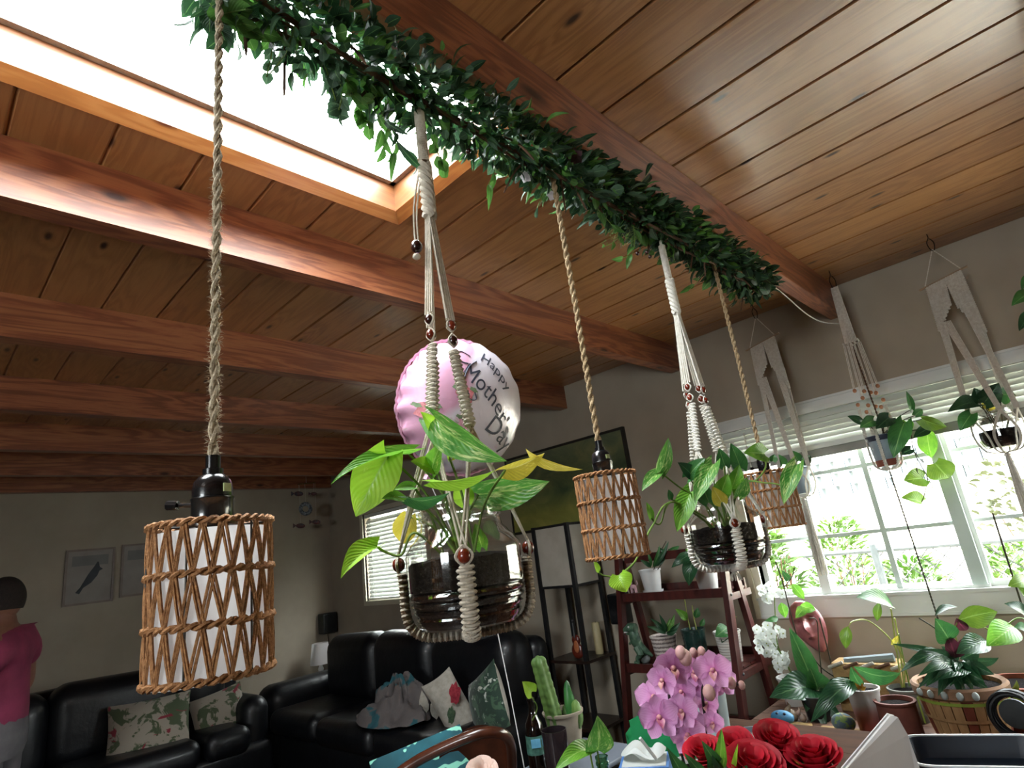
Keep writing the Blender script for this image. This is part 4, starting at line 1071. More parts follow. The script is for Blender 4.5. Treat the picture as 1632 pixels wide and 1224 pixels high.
# printed lettering, laid on the bulging face
M['ink'] = mat('grey_ink', '#3f4150', '#343643', 30, .5)
def on_face(u, v):         # u right, v up in units of the balloon radius
    r_ = min(.985, math.hypot(u, v)); s_ = r_ ** (1 / .80); ph = math.asin(min(1, s_))
    return bc + brt * u * BR + bup * v * BR + bn * (math.cos(ph) * BR * .62 + .0015)
def lettering(txt, u0, v0, size, slant=0.0, sx_=1.0, curve=0.0, font=None, extr=.0):
    cu = bpy.data.curves.new('txt', 'FONT'); cu.body = txt; cu.size = 1.0; cu.resolution_u = 4; cu.shear = slant
    o = bpy.data.objects.new('txt', cu); col.objects.link(o); dg = bpy.context.evaluated_depsgraph_get(); dg.update()
    me = o.evaluated_get(dg).to_mesh(); mb = MB()
    vs = [V(v_.co) for v_ in me.vertices]; fs = [list(p.vertices) for p in me.polygons]
    mb.add([on_face(u0 + q.x * size * sx_, v0 + q.y * size + curve * (q.x * size) ** 2) for q in vs], fs)
    bpy.data.objects.remove(o); bpy.data.curves.remove(cu)
    return mb.build('lettering', M['ink'], ba)
lettering('Happy', -.26, .58, .24, .25, .95, -.55)
lettering("Mother's", -.46, .19, .37, .25, .82, -.25)
lettering('Day', .20, -.30, .40, .25, .9, -.2)
def swirl(pts, r=.0022): MB().tube([on_face(*p) for p in [ (q.x, q.y) for q in catm([V((a, b, 0)) for a, b in pts], 8)]], r, 5, flat=.5).build('lettering', M['ink'], ba)
swirl([(-.40, .55), (-.54, .56), (-.60, .46), (-.52, .40), (-.40, .42)])
swirl([(-.30, .52), (-.38, .36), (-.36, .10), (-.20, -.04), (-.10, .0), (-.16, .08)], .003)
# printed flowers
for (u, v, r_, c_) in ((-.28, -.02, .13, 'rose'), (-.62, -.45, .12, 'rose'), (-.10, -.35, .10, 'pinkish')):
    M.setdefault('rose', mat('printed_rose', '#b35a62', '#d98f96', 90, .5)); M.setdefault('pinkish', mat('printed_pink', '#c98a9a', '#dcb0bb', 90, .5)); M.setdefault('print_leaf', mat('printed_leaf', '#5d7350', '#7f9070', 60, .5))
    def petal_disc(u, v, rad, mt, nm, ph=0, asp=1.0):
        mb = MB(); c0 = on_face(u, v); N = 16
        vs = [c0 + bn * .001] + [on_face(u + rad * math.cos(2 * PI * i / N) * (1 + .18 * math.sin(5 * 2 * PI * i / N + ph)), v + asp * rad * math.sin(2 * PI * i / N) * (1 + .18 * math.sin(5 * 2 * PI * i / N + ph))) + bn * .0006 for i in range(N)]
        mb.add(vs, [(0, 1 + i, 1 + (i + 1) % N) for i in range(N)]); return mb.build(nm, mt, ba)
    petal_disc(u, v, r_, M[c_], 'printed_flower', u * 9); petal_disc(u + .02, v + .02, r_ * .3, M['ink'], 'printed_flower_centre')
    for k in range(3): petal_disc(u + r_ * 1.1 * math.cos(k * 2.1 - 1.2), v + r_ * 1.2 * math.sin(k * 2.1 - 1.2), r_ * .5, M['print_leaf'], 'printed_leaf', k, .5)

# ================================================================== outside the wide window
M['ground'] = mat('pale_concrete_ground', '#d6cfc0', '#c4bcab', 3, .9)
M['stucco'] = mat('cream_stucco', '#d9d3c4', '#cfc8b6', 3, .9)
M['block'] = mat('breeze_block', '#7b8589', '#70797e', 6, .9)
M['galv'] = mat('galvanised_pipe', '#4a5052', '#404648', 20, .5, metal=.3)
M['shrub'] = mat('garden_leaf', '#2f4c16', '#4a6622', 3, .6, trans=.3, rand=True)
M['shrub2'] = mat('garden_leaf_olive', '#3b3f22', '#30351c', 3, .6, trans=.3, rand=True)
struct('ground', MB().box(-16, 12, WY + .17, 14, -.3, -.2), M['ground'])
nb = thing('garden_wall', 'pale stucco garden wall topped with openwork breeze blocks', 'wall', (-2, 8.6, -.2))
MB().box(-14, 10, 8.5, 8.7, -.2, 1.66).build('stucco_wall', M['stucco'], nb, smooth=False)
bw, bh, fr_ = .40, .16, .03
bmesh_ = None
for r_ in range(3):
    for i in range(26):
        x = -7.0 + i * bw + (bw / 2 if r_ % 2 else 0); zz = 1.66 + r_ * bh
        if bmesh_ is None:
            mb = MB().box(0, bw - .012, 8.5, 8.7, 0, fr_).box(0, bw - .012, 8.5, 8.7, bh - fr_, bh - .008).box(0, fr_, 8.5, 8.7, fr_, bh - fr_).box(bw - .012 - fr_, bw - .012, 8.5, 8.7, fr_, bh - fr_).box(bw / 2 - .02, bw / 2 + .01, 8.5, 8.7, fr_, bh - fr_)
            o = mb.build('breeze_block', M['block'], origin=(0, 0, 0), smooth=False); bmesh_ = o.data
        else: o = bpy.data.objects.new('breeze_block', bmesh_); col.objects.link(o)
        o.parent = nb; o.location = V((x, 0, zz)) - ORG[nb.name]
hs_ = MB().box(-14, 10, 11.0, 11.3, -.2, 4.2); tag(hs_.build('neighbour_house', M['stucco'], smooth=False), 'pale blank house wall beyond the garden wall', 'building')
# chain-link fence
fc = thing('chain_link_fence', 'chain-link fence with a galvanised top rail outside the window', 'fence', (-1, 5.4, -.2))
MB().tube([(-5, 5.4, 1.185), (2.5, 5.4, 1.12)], .019, 8).build('top_rail', M['galv'], fc)
for x in (-3.7, -1.37, .95): MB().tube([(x, 5.4, -.2), (x, 5.4, 1.2)], .03, 8).build('post', M['galv'], fc)
lk = MB(); s_ = .075
for i in range(-70, 110):
    x = -3.4 + i * s_ * 2
    for sg in (1, -1):
        a, b = (x, x + sg * 1.35)
        if max(a, b) < -4.4 or min(a, b) > 1.9: continue
        lk.tube([(a, 5.4 + .004 * sg, -.18), (b, 5.4 + .004 * sg, 1.15)], .0045, 3, caps=False)
tag(lk.build('wire_mesh', mat('dark_fence_wire', '#26292a', '#1d2021', 20, .6), fc), kind='stuff')
# shrubs
def shrub(label, cx, cy, h, rad, n, mt, seed, long=.10, wide=.032):
    rg = random.Random(seed); t = thing('garden_shrub', label, 'shrub', (cx, cy, -.2), 'shrubs outside the window')
    st = MB()
    for k in range(7):
        a = rg.uniform(0, 6.28); st.tube([(cx, cy, -.2), (cx + math.cos(a) * rad * .4, cy + math.sin(a) * rad * .4, h * .5), (cx + math.cos(a) * rad * .7, cy + math.sin(a) * rad * .6, h * .85)], [.012, .008, .004], 5)
    st.build('branch', M['twig'], t)
    lf = MB()
    for i in range(n):
        a = rg.uniform(0, 6.28); u = rg.random() ** .5; zz = rg.random()
        rr = rad * u * (1 - .55 * zz ** 2)
        p = V((cx + math.cos(a) * rr, cy + math.sin(a) * rr, -.1 + (h + .1) * (.25 + .75 * zz)))
        d = V((math.cos(a), math.sin(a), rg.uniform(-.2, .9))); L = long * rg.uniform(.6, 1.3)
        lf.leaf(p, p + d.normalized() * L, wide, V((rg.uniform(-1, 1), rg.uniform(-1, 1), 1)), heart=0, nl=4, nw=2)
    tag(lf.build('foliage', mt, t), kind='stuff'); return t
shrub('bushy green shrub behind the chain-link fence, tallest of the row', -1.9, 6.3, 1.42, .36, 1100, M['shrub'], 1)
shrub('low green shrub at the fence beneath the sash bars', -1.25, 5.85, 1.02, .33, 1000, M['shrub'], 2)
shrub('rounded green shrub by the fence near the window stile', -.62, 6.25, 1.05, .38, 1000, M['shrub'], 3)
shrub('tall leafy shrub crowding the left pane outside', -2.0, 4.75, 1.42, .30, 900, M['shrub'], 4, .11, .04)
shrub('sparse olive tree before the stucco wall', -.45, 7.4, 1.75, .6, 520, M['shrub2'], 5, .10, .05)

# ================================================================== things on the back wall
M['canvas'] = None
t = NT('dark_landscape_paint'); v = t.coords((1, 1, 1.6)); tcn = t.n('ShaderNodeTexCoord'); sx = t.n('ShaderNodeSeparateXYZ'); t.l(tcn.outputs['Generated'], sx.inputs[0])
base = t.ramp(t.noise(v, 3.2, 6, .6, .8), [(.35, '#38442f'), (.5, '#5d673f'), (.62, '#837f4a'), (.75, '#94906a')])
grd = t.ramp(sx.outputs[2], [(.18, '#9a963f'), (.42, '#475a38'), (.6, '#414c35'), (1.0, '#6f7660')])
t_c = t.mix(.5, base, grd); bb = t.pbsdf(t_c, .45); t.bump(bb, t.noise(v, 40, 4), .2, .004); M['canvas'] = t.done(bb)
pa = thing('landscape_painting', 'large dark green landscape painting hung above the shelf lamp', 'painting', (-2.97, WY - .02, 1.64))
MB().box(-3.58, -2.36, WY - .028, WY - .004, 1.66, 2.27).build('canvas', M['canvas'], pa, smooth=False)
for bx in ((-3.60, -2.34, 2.27, 2.29), (-3.60, -2.34, 1.64, 1.66), (-3.60, -3.58, 1.66, 2.27), (-2.36, -2.34, 1.66, 2.27)):
    MB().box(bx[0], bx[1], WY - .032, WY, bx[2], bx[3]).build('frame_rail', mat('dark_frame', '#1d1914', '#26211a', 20, .5), pa, smooth=False)

# framed dolphin prints on the left wall
M['print_paper'] = mat('grey_print_paper', '#9a938c', '#8d867f', 6, .6)
M['print_frame'] = mat('pale_mauve_frame', '#8d7f78', '#7f716a', 10, .5)
M['print_sea'] = mat('print_sea_tone', '#7f7d7b', '#737272', 6, .6); M['print_dolphin'] = mat('print_dolphin', '#3d4248', '#33383d', 10, .6)
def print_frame(label, y0, y1, z0, z1, dolphin):
    t = thing('framed_print', label, 'picture', (WX + .015, (y0 + y1) / 2, z0), 'framed prints over the left sofa'); e = .018
    MB().box(WX + .002, WX + .010, y0 + e, y1 - e, z0 + e, z1 - e).build('print', M['print_paper'], t, smooth=False)
    for a in ((y0, y1, z0, z0 + e), (y0, y1, z1 - e, z1), (y0, y0 + e, z0 + e, z1 - e), (y1 - e, y1, z0 + e, z1 - e)): MB().box(WX + .001, WX + .02, *a).build('frame_rail', M['print_frame'], t, smooth=False)
    MB().box(WX + .0101, WX + .0105, y0 + .05, y1 - .05, z1 - .15, z1 - .06).build('printed_sky', M['print_sea'], t, smooth=False)
    if dolphin:
        yc, zc = (y0 + y1) / 2, (z0 + z1) / 2
        out = [(-.10, -.135), (-.075, -.12), (-.06, -.08), (-.01, .02), (.03, .08), (.055, .125), (.065, .12), (.075, .075), (.10, .055), (.075, .045), (.06, .0), (.015, -.06), (-.045, -.10), (-.07, -.15)]
        vs = [V((WX + .0112, yc + a, zc + b)) for a, b in out]; c0 = V((WX + .0112, yc + .01, zc)); n = len(vs)
        MB().add([c0] + vs, [(0, 1 + i, 1 + (i + 1) % n) for i in range(n)]).build('printed_dolphin', M['print_dolphin'], t, smooth=False)
print_frame('grey framed print of a leaping dolphin over the left sofa', 1.075, 1.455, 1.55, 2.04, True)
print_frame('grey framed print hung beside the dolphin print', 1.51, 1.89, 1.57, 2.055, False)

# fish mobile in the corner
fm = thing('fish_mobile', 'small mobile of dark fish hanging in the corner by the left wall', 'mobile', (-6.2, 3.05, 1.75))
cpt = PD(483, 770, 6.5); MB().tube([PD(474, 772, 6.5), PD(502, 769, 6.5)], .006, 6).build('mobile_arm', mat('brass_rod', '#7a6638', '#5c4c28', 20, .4, metal=.6), fm)
MB().tube([PD(488, 771, 6.5), V((PD(488, 771, 6.5).x, PD(488, 771, 6.5).y, CEIL - .004))], .0018, 4).build('string', M['cotton2'], fm)
M['fish'] = mat('dark_fish', '#3b3c44', '#6a3a36', 30, .5)
for (px, py, s_) in ((476, 787, .065), (500, 787, .045), (479, 838, .065), (504, 832, .06)):
    c = PD(px, py, 6.5); r_ = RIGHT
    mb = MB().ball(c, s_ * .8, .012, s_ * .42, 10, 8, rot=Matrix((RIGHT, FWD, -DOWN)).transposed())
    mb.prism([c - r_ * s_ * .7, c - r_ * s_ * 1.3 - DOWN * s_ * .4, c - r_ * s_ * 1.3 + DOWN * s_ * .4], FWD * .006); mb.build('fish', M['fish'], fm)
    MB().tube([c, V((c.x, c.y, cpt.z))], .0012, 3).build('string', M['cotton2'], fm)
c = PD(487, 811, 6.5); MB().ring(c, FWD, .055, .022, 16, 8).build('puffer_ring', mat('speckled_fish', '#2a2a30', '#8f9aa0', 60, .5), fm)
MB().tube([c - DOWN * .06, V((c.x, c.y, cpt.z))], .0012, 3).build('string', M['cotton2'], fm)

# corner: speaker, small lamp, side table
sp_ = thing('wall_speaker', 'small black speaker box fixed in the room corner', 'speaker', (-6.68, 3.58, .89))
MB().rbox(-6.755, -6.62, 3.49, 3.66, .89, 1.11, .012).build('cabinet', M['black_metal'], sp_); MB().box(-6.62, -6.612, 3.505, 3.645, .905, 1.095).build('grille', mat('black_grille', '#0b0b0c', '#101012', 200, .8), sp_, smooth=False)
MB().tube(catm([(-6.74, 3.6, .89), (-6.74, 3.61, .75), (-6.74, 3.62, .5)], 5), .004, 5).build('cable', M['black_metal'], sp_)
stb = thing('side_table', 'dark wooden side table in the corner between the sofas', 'table', (-6.4, 3.3, 0))
M['darkwood'] = mat('dark_wood', '#2a1a13', '#1c110c', 8, .4, stretch=(1, 6, 1))
MB().rbox(-6.70, -6.12, 3.02, 3.62, .47, .5, .008).build('top', M['darkwood'], stb)
for a in (-6.66, -6.16):
    for b in (3.06, 3.58): MB().box(a - .02, a + .02, b - .02, b + .02, 0, .47).build('leg', M['darkwood'], stb, smooth=False)
MB().box(-6.64, -6.18, 3.08, 3.56, .18, .2).build('shelf', M['darkwood'], stb, smooth=False)
tl_ = thing('table_lamp', 'small white shaded lamp on the corner side table', 'lamp', (-6.45, 3.35, .5))
MB().lathe([(.06, 0), (.06, .012), (.018, .025), (.03, .07), (.012, .12), (.008, .14)], (-6.45, 3.35, .5), 16).build('base', M['white'], tl_); MB().lathe([(.11, .12), (.085, .33)], (-6.45, 3.35, .5), 24, capb=False, capt=False).build('shade', M['liner'], tl_)

# ---- sofas
M['leather'] = mat('black_leather', '#0e1015', '#090a0e', 9, .42, bump=.35, bscale=14, coat=.1)
def cushion_block(name, x0, x1, y0, y1, z0, z1, r, par, wob=.0, seed=0):
    mb = MB().rbox(x0, x1, y0, y1, z0, z1, r, 5); rg = random.Random(seed)
    if wob:
        k = [rg.uniform(3, 7) for _ in range(3)]
        for p in mb.v: p.z += wob * math.sin(p.x * k[0]) * math.sin(p.y * k[1] + seed)
    return mb.build(name, M['leather'], par)
s2 = thing('leather_sofa', 'black leather sofa against the window wall under the small blind', 'sofa', (-4.4, 2.85, 0), 'black leather sofas')
cushion_block('base', -5.75, -2.95, 2.37, 3.28, .06, .34, .05, s2)
for i, (a, b) in enumerate(((-5.45, -4.68), (-4.66, -3.9), (-3.88, -3.02))):
    cushion_block('seat_cushion', a, b, 2.33, 3.00, .30, .50, .08, s2, .01, i)
    cushion_block('back_cushion', a - .02, b + .02, 2.85, 3.17, .44, .99 + .02 * (i == 1), .14, s2, .012, i + 5)
cushion_block('back_frame', -5.7, -3.0, 3.11, 3.30, .2, .93, .1, s2)
cushion_block('armrest', -5.82, -5.46, 2.35, 3.30, .08, .66, .14, s2, .01, 3); cushion_block('armrest', -3.20, -2.90, 2.35, 3.30, .08, .55, .13, s2, .01, 4)
for a in (-5.6, -3.1):
    for b in (2.45, 3.25): MB().lathe([(.03, 0), (.035, .065)], (a, b, 0), 10).build('foot', M['black_metal'], s2)
s1 = thing('leather_sofa', 'black leather sofa along the left wall under the framed prints', 'sofa', (-5.6, 1.0, 0), 'black leather sofas')
cushion_block('base', -6.10, -5.16, -.3, 2.27, .06, .34, .05, s1)
for i, (a, b) in enumerate(((.0, .88), (.90, 1.72), (1.74, 2.08))):
    cushion_block('seat_cushion', -5.73, -5.10, a, b, .30, .50, .08, s1, .01, i)
    cushion_block('back_cushion', -5.98, -5.64, a - .02, b + .02, .42, .99, .14, s1, .012, i + 2)
cushion_block('back_frame', -6.12, -5.88, -.25, 2.27, .2, .96, .08, s1)
cushion_block('armrest', -6.08, -5.14, -.36, .0, .08, .66, .13, s1); cushion_block('armrest', -6.08, -5.24, 2.06, 2.29, .08, .66, .13, s1)
for a in (-5.98, -5.28):
    for b in (-.2, 2.25): MB().lathe([(.03, 0), (.035, .065)], (a, b, 0), 10).build('foot', M['black_metal'], s1)

# ---- pillows
def floral(name, basec, c1, c2, sc_=9, vor=False):
    t = NT(name); v = t.coords((1, 1, 1), rand=True); n = t.noise(v, sc_, 4, .6, 1.0); n2 = t.noise(v, sc_ * .7, 3, .5, 1.5)
    c = t.mix(t.ramp(n, [(.52, 0.0), (.56, 1.0)]), basec, c1); c = t.mix(t.ramp(n2, [(.60, 0.0), (.64, 1.0)]), c, c2)
    b = t.pbsdf(c, .9, sheen=.2); return t.done(b)
M['floral'] = floral('floral_print_cloth', '#a39a8c', '#4e5a40', '#8a2f3c'); M['leafy'] = floral('palm_leaf_cloth', '#23382c', '#3f5a44', '#b9beb4', 14)
M['piping'] = mat('cream_cloth', '#b7b1a6', '#a39d91', 30, .9, bump=.2, bscale=200)
def pillow(label, c, u, v, hw, hh, th, front, back, group='throw pillows on the sofas'):
    c = V(c); u = V(u).normalized(); n = u.cross(V(v)).normalized(); v = n.cross(u)
    t = thing('throw_pillow', label, 'pillow', c - V((0, 0, hh)), group)
    def side(sg):
        def fn(a, b):
            x, y = a * 2 - 1, b * 2 - 1; k = (1 - abs(x) ** 2.4) * (1 - abs(y) ** 2.4)
            px = x * (1 - .06 * (1 - y * y)) ; py = y * (1 - .06 * (1 - x * x))
            return c + u * px * hw + v * py * hh + n * sg * th * max(0, k) ** .55
        return fn
    MB().grid(side(1), 15, 15).build('front_cover', front, t); mb = MB().grid(side(-1), 15, 15); mb.f = [f[::-1] for f in mb.f]; mb.build('back_cover', back, t)
    return t
c = PY(722, 1128, 2.62); pl = pillow('cream throw pillow with a red flower leaning on the sofa', c, V((.5, .72, .42)), V((-.2, -.2, 1)), .105, .22, .08, M['piping'], M['piping'])
M['flower_red'] = mat('printed_red_flower', '#8f2233', '#b8404c', 60, .9); M['flower_leaf'] = mat('printed_green_leaf', '#39503a', '#55694c', 60, .9)
def decal(pl, c, pts, r, mt, nm, off=.10):
    mb = MB(); N = 12; c0 = V(c)
    for (px, py, s_) in pts:
        q = PD(px, py, depth(c) - off); mb.ball(q, r * s_, r * s_, r * s_ * 1.3, 8, 6, rot=None, jit=.15)
    return mb.build(nm, mt, pl)
def patch(pl, c, px, py, rpx, asp, mt, nm, off):       # a printed patch lying on the cover
    dd = depth(c) - off; mb = MB(); N = 14
    vs = [PD(px, py, dd)] + [PD(px + rpx * math.cos(2 * PI * i / N) * (1 + .2 * math.sin(4.0 * i)), py + asp * rpx * math.sin(2 * PI * i / N) * (1 + .2 * math.sin(3.0 * i)), dd + .008) for i in range(N)]
    mb.add(vs, [(0, 1 + i, 1 + (i + 1) % N) for i in range(N)]); return mb.build(nm, mt, pl)
patch(pl, c, 725, 1105, 9, 1.9, M['flower_red'], 'printed_flower', .10); patch(pl, c, 719, 1140, 6, 2.3, M['flower_leaf'], 'printed_leaf', .10)
c = PY(778, 1122, 2.60); pillow('dark green palm leaf pillow with a pale edge on the sofa', c, V((.9, -.12, .5)), V((-.5, .25, 1)), .18, .19, .08, M['leafy'], M['piping'])
c = PX(238, 1163, -5.42); pillow('floral cream and green pillow on the left sofa', c, V((.25, 1, .0)), V((-.45, -.12, 1)), .27, .22, .08, M['floral'], M['floral'])
c = PX(350, 1138, -5.5); pillow('floral pillow turned sideways on the left sofa beside another', c, V((.2, 1, .2)), V((-.4, -.1, 1)), .20, .18, .07, M['floral'], M['leafy'])
# ---- crumpled clothes
t = NT('grey_teal_cloth'); v = t.coords(); n = t.noise(v, 5, 3, .5, .4)
cc = t.ramp(n, [(.46, '#67605f'), (.55, '#6e6765'), (.58, '#2f6068'), (.68, '#2b5560')], 'LINEAR'); bq = t.pbsdf(cc, .95); t.bump(bq, t.noise(v, 18, 4), .5, .02); M['clothes'] = t.done(bq)
cl = thing('crumpled_shirts', 'crumpled grey and teal shirts heaped on the sofa seat', 'clothes', PY(640, 1195, 2.6))
cc0 = PY(642, 1148, 2.60)
def heap(u, v_):
    a = 2 * PI * u; r_ = v_; hgt = (1 - r_ ** 2) * .17
    n_ = .045 * math.sin(a * 3 + r_ * 9) + .03 * math.sin(a * 7 - r_ * 5 + 1) + .02 * math.sin(a * 13 + r_ * 17)
    return V((cc0.x + math.cos(a) * r_ * .33 * (1 + n_ * 2), cc0.y - .05 + math.sin(a) * r_ * .24, .515 + max(0, hgt + n_ * (1 - r_ * .7)) + .10 * math.exp(-((math.cos(a) * r_ - .25) ** 2 + (math.sin(a) * r_ - .3) ** 2) / .15)))
mb = MB().grid(heap, 72, 22, wrap=True); mb.build('shirt', M['clothes'], cl)
for (px, py, a, b) in ((672, 1118, -.5, 1.6), (690, 1125, .4, 1.6)):
    B = PD(px + 6, py + 22, depth(cc0) - .16); T = PD(px, py - 18, depth(cc0) - .10); MB().leaf(B, T, .07, EYE - B, heart=0, nl=6, nw=4).build('printed_white_leaf', M['piping'], cl)

# ---- shelf lamp tower
et = thing('shelf_lamp', 'black framed shelf lamp with white paper panels beside the ladder shelf', 'floor lamp', (-2.9, 3.48, 0))
ex0, ex1, ey0, ey1 = -3.06, -2.74, 3.33, 3.62
for a in (ex0, ex1):
    for b in (ey0, ey1): MB().box(a - .014, a + .014, b - .014, b + .014, 0, 1.66).build('post', M['black_metal'], et, smooth=False)
for zz in (.06, 1.225, 1.65):
    for (p, q) in (((ex0, ey0), (ex1, ey0)), ((ex1, ey0), (ex1, ey1)), ((ex1, ey1), (ex0, ey1)), ((ex0, ey1), (ex0, ey0))): MB().bar((*p, zz), (*q, zz), .016, .016).build('rail', M['black_metal'], et, smooth=False)
for zz in (.32, .735): MB().box(ex0 - .02, ex1 + .02, ey0 - .02, ey1 + .02, zz - .01, zz + .008).build('shelf', M['darkwood'], et, smooth=False)
M['ricepaper'] = mat('rice_paper', '#d6d0c4', '#cac4b6', 8, .9, trans=.4)
for bx in ((ex0 + .016, ex1 - .016, ey0 - .001, ey0 + .001), (ex0 + .016, ex1 - .016, ey1 - .001, ey1 + .001), (ex0 - .001, ex0 + .001, ey0 + .016, ey1 - .016), (ex1 - .001, ex1 + .001, ey0 + .016, ey1 - .016)):
    MB().box(*bx, 1.235, 1.64).build('paper_panel', M['ricepaper'], et, smooth=False)
vf = thing('violin_figurine', 'small red brown violin figurine on the shelf lamp', 'figurine', (-2.83, 3.36, .744))
MB().ball((-2.83, 3.36, .80), .05, .02, .052, 14, 10).ball((-2.83, 3.36, .868), .036, .018, .036, 14, 10).build('body', mat('violin_varnish', '#6d2a1c', '#4a170e', 20, .3, coat=.4), vf)
MB().tube([(-2.83, 3.35, .88), (-2.83, 3.35, .99)], .008, 6).ball((-2.83, 3.35, .995), .014).build('neck', M['black_metal'], vf)
MB().ball((-2.815, 3.335, .83), .022, .004, .04, 10, 8).build('face_patch', mat('orange_varnish', '#b06a45', '#9a5736', 20, .4), vf)
cn = thing('pillar_candle', 'tall cream pillar candle on the shelf lamp', 'candle', (-2.79, 3.55, .744))
MB().lathe([(.028, 0), (.03, .01), (.03, .20), (.026, .208), (.01, .203)], (-2.79, 3.55, .744), 16).build('wax', mat('cream_wax', '#c9bb93', '#b8aa80', 10, .5, trans=.2), cn); MB().tube([(-2.79, 3.55, .945), (-2.79, 3.55, .96)], .0015, 5).build('wick', M['black'], cn)
bp = thing('wall_speaker', 'black box speaker on the wall beside the ladder shelf', 'speaker', (-2.61, 3.62, .93))
MB().rbox(-2.665, -2.555, 3.57, 3.688, .93, 1.13, .006).build('cabinet', M['black_metal'], bp); MB().box(-2.66, -2.56, 3.564, 3.57, .94, 1.12).build('grille', M['black'], bp, smooth=False)


# ---- ladder shelf
ls = thing('ladder_shelf', 'mahogany ladder shelf full of small potted plants', 'shelf', (-1.95, 3.4, 0))
lx0, lx1 = -2.315, -1.60
for xx in (lx0, lx1):
    MB().bar((xx, 3.02, 0), (xx, 3.30, 1.42), .032, .05, up=(0, 1, 0)).build('front_post', M['mahogany'], ls, smooth=False)
    MB().bar((xx, 3.60, 0), (xx, 3.36, 1.36), .032, .045, up=(0, 1, 0)).build('rear_post', M['mahogany'], ls, smooth=False)
for zz, y0_, y1_ in ((1.145, 3.24, 3.54), (.755, 3.16, 3.60), (.37, 3.09, 3.60)):
    MB().box(lx0 + .017, lx1 - .017, y0_, y0_ + .02, zz - .03, zz + .018).build('shelf_rail', M['mahogany'], ls, smooth=False)
    MB().box(lx0 + .017, lx1 - .017, y1_ - .02, y1_, zz - .03, zz + .04).build('shelf_rail', M['mahogany'], ls, smooth=False)
    ns = 4
    for i in range(ns): MB().box(lx0 + .017, lx1 - .017, y0_ + .024 + (y1_ - y0_ - .048) * i / ns, y0_ + .018 + (y1_ - y0_ - .048) * (i + 1) / ns, zz - .012, zz).build('slat', M['mahogany'], ls, smooth=False)
    for xx in (lx0, lx1): MB().box(xx - .012, xx + .012, y0_ + .02, y1_ - .02, zz - .05, zz - .014).build('bearer', M['mahogany'], ls, smooth=False)
MB().box(lx0 + .017, lx1 - .017, 3.33, 3.35, 1.34, 1.39).build('top_rail', M['mahogany'], ls, smooth=False)
for zz in (1.145, .755): MB().ball((lx1 + .018, 3.25 if zz > 1 else 3.19, zz - .02), .007).build('bolt', M['galv'] if 'galv' in M else M['hook'], ls)

SG = 'pots on the ladder shelf'
Z1, Z2 = 1.146, .756
M['whitepot'] = mat('white_glazed_pot', '#d4d4d2', '#c8c8c6', 8, .35, coat=.3)
pot('plant_pot', 'white glazed pot with saucer on the top ladder shelf', PY(1040, 935, 3.38).x, 3.38, Z1 + .008, .052, .068, .135, M['whitepot'], .003, group=SG, saucer=M['whitepot'])
pot('plant_pot', 'tall white flared pot on the top ladder shelf behind the hanging jar', PY(1128, 930, 3.40).x, 3.40, Z1 + .001, .055, .088, .24, M['whitepot'], .003, group=SG)
t = NT('woven_white_pot'); v = t.coords(); wv = t.n('ShaderNodeTexWave', wave_type='BANDS', bands_direction='Z'); t.val(wv, Scale=14, Distortion=2.5); wv.inputs['Detail Scale'].default_value = 14; t.l(v, wv.inputs['Vector'])
t_c = t.ramp(wv.outputs['Fac'], [(.25, '#7d6f6c'), (.45, '#c9bcb6'), (.8, '#d2c6c0')]); bq = t.pbsdf(t_c, .7); t.bump(bq, wv.outputs['Fac'], .3, .003); M['wovenpot'] = t.done(bq)
pot('plant_pot', 'white pot with a knitted pattern on the middle ladder shelf', PY(1061, 1040, 3.32).x, 3.32, Z2 + .001, .060, .078, .15, M['wovenpot'], .003, group=SG)
M['greenpot'] = mat('dark_green_glaze', '#1c3530', '#152925', 10, .25, coat=.5)
pot('plant_pot', 'dark green glazed pot with seedlings on the middle ladder shelf', PY(1112, 1045, 3.34).x, 3.34, Z2 + .001, .058, .070, .18, M['greenpot'], .002, group=SG)
t = NT('ribbed_white_pot'); v = t.coords(); wv = t.n('ShaderNodeTexWave', wave_type='BANDS', bands_direction='Z'); t.val(wv, Scale=22); t.l(v, wv.inputs['Vector']); bq = t.pbsdf('#c8c4bd', .6); t.bump(bq, wv.outputs['Fac'], .5, .003); M['ribpot'] = t.done(bq)
pot('plant_pot', 'white ribbed pot at the end of the middle ladder shelf', PY(1166, 1045, 3.36).x, 3.36, Z2 + .001, .056, .074, .165, M['ribpot'], .003, group=SG)
ff = MB()
def strap(mb, B, T, w_, N, **kw): mb.leaf(B, T, w_, N, heart=0, belly=.45, nl=9, nw=4, **kw); return mb
def strap_plant(name, label, loc, leaves, mts, group=None, stems=()):
    t = thing(name, label, 'houseplant', loc, group)
    for i, L in enumerate(leaves):
        bx, by, tx, ty, d0, d1, wpx = L[:7]; kw = dict(L[7]) if len(L) > 7 else {}
        mk = kw.pop('m', mts[i % len(mts)]); roll = kw.pop('roll', 15)
        B, T = PD(bx, by, d0), PD(tx, ty, d1); d = (T - B).normalized(); n0 = EYE - (B + T) / 2; n0 = (n0 - d * n0.dot(d)).normalized()
        a_ = dict(fold=.3, arch=.12); a_.update(kw)
        MB().leaf(B, T, wpx * d0 / FPX, Quaternion(d, math.radians(roll)) @ n0, heart=0, belly=.45, nl=9, nw=5, **a_).build('leaf', M[mk], t)
    for (pts, r_, mk) in stems: MB().tube(catm([PD(*p) for p in pts], 6), r_, 6).build('stem', M[mk], t)
    return t
D1 = 3.62
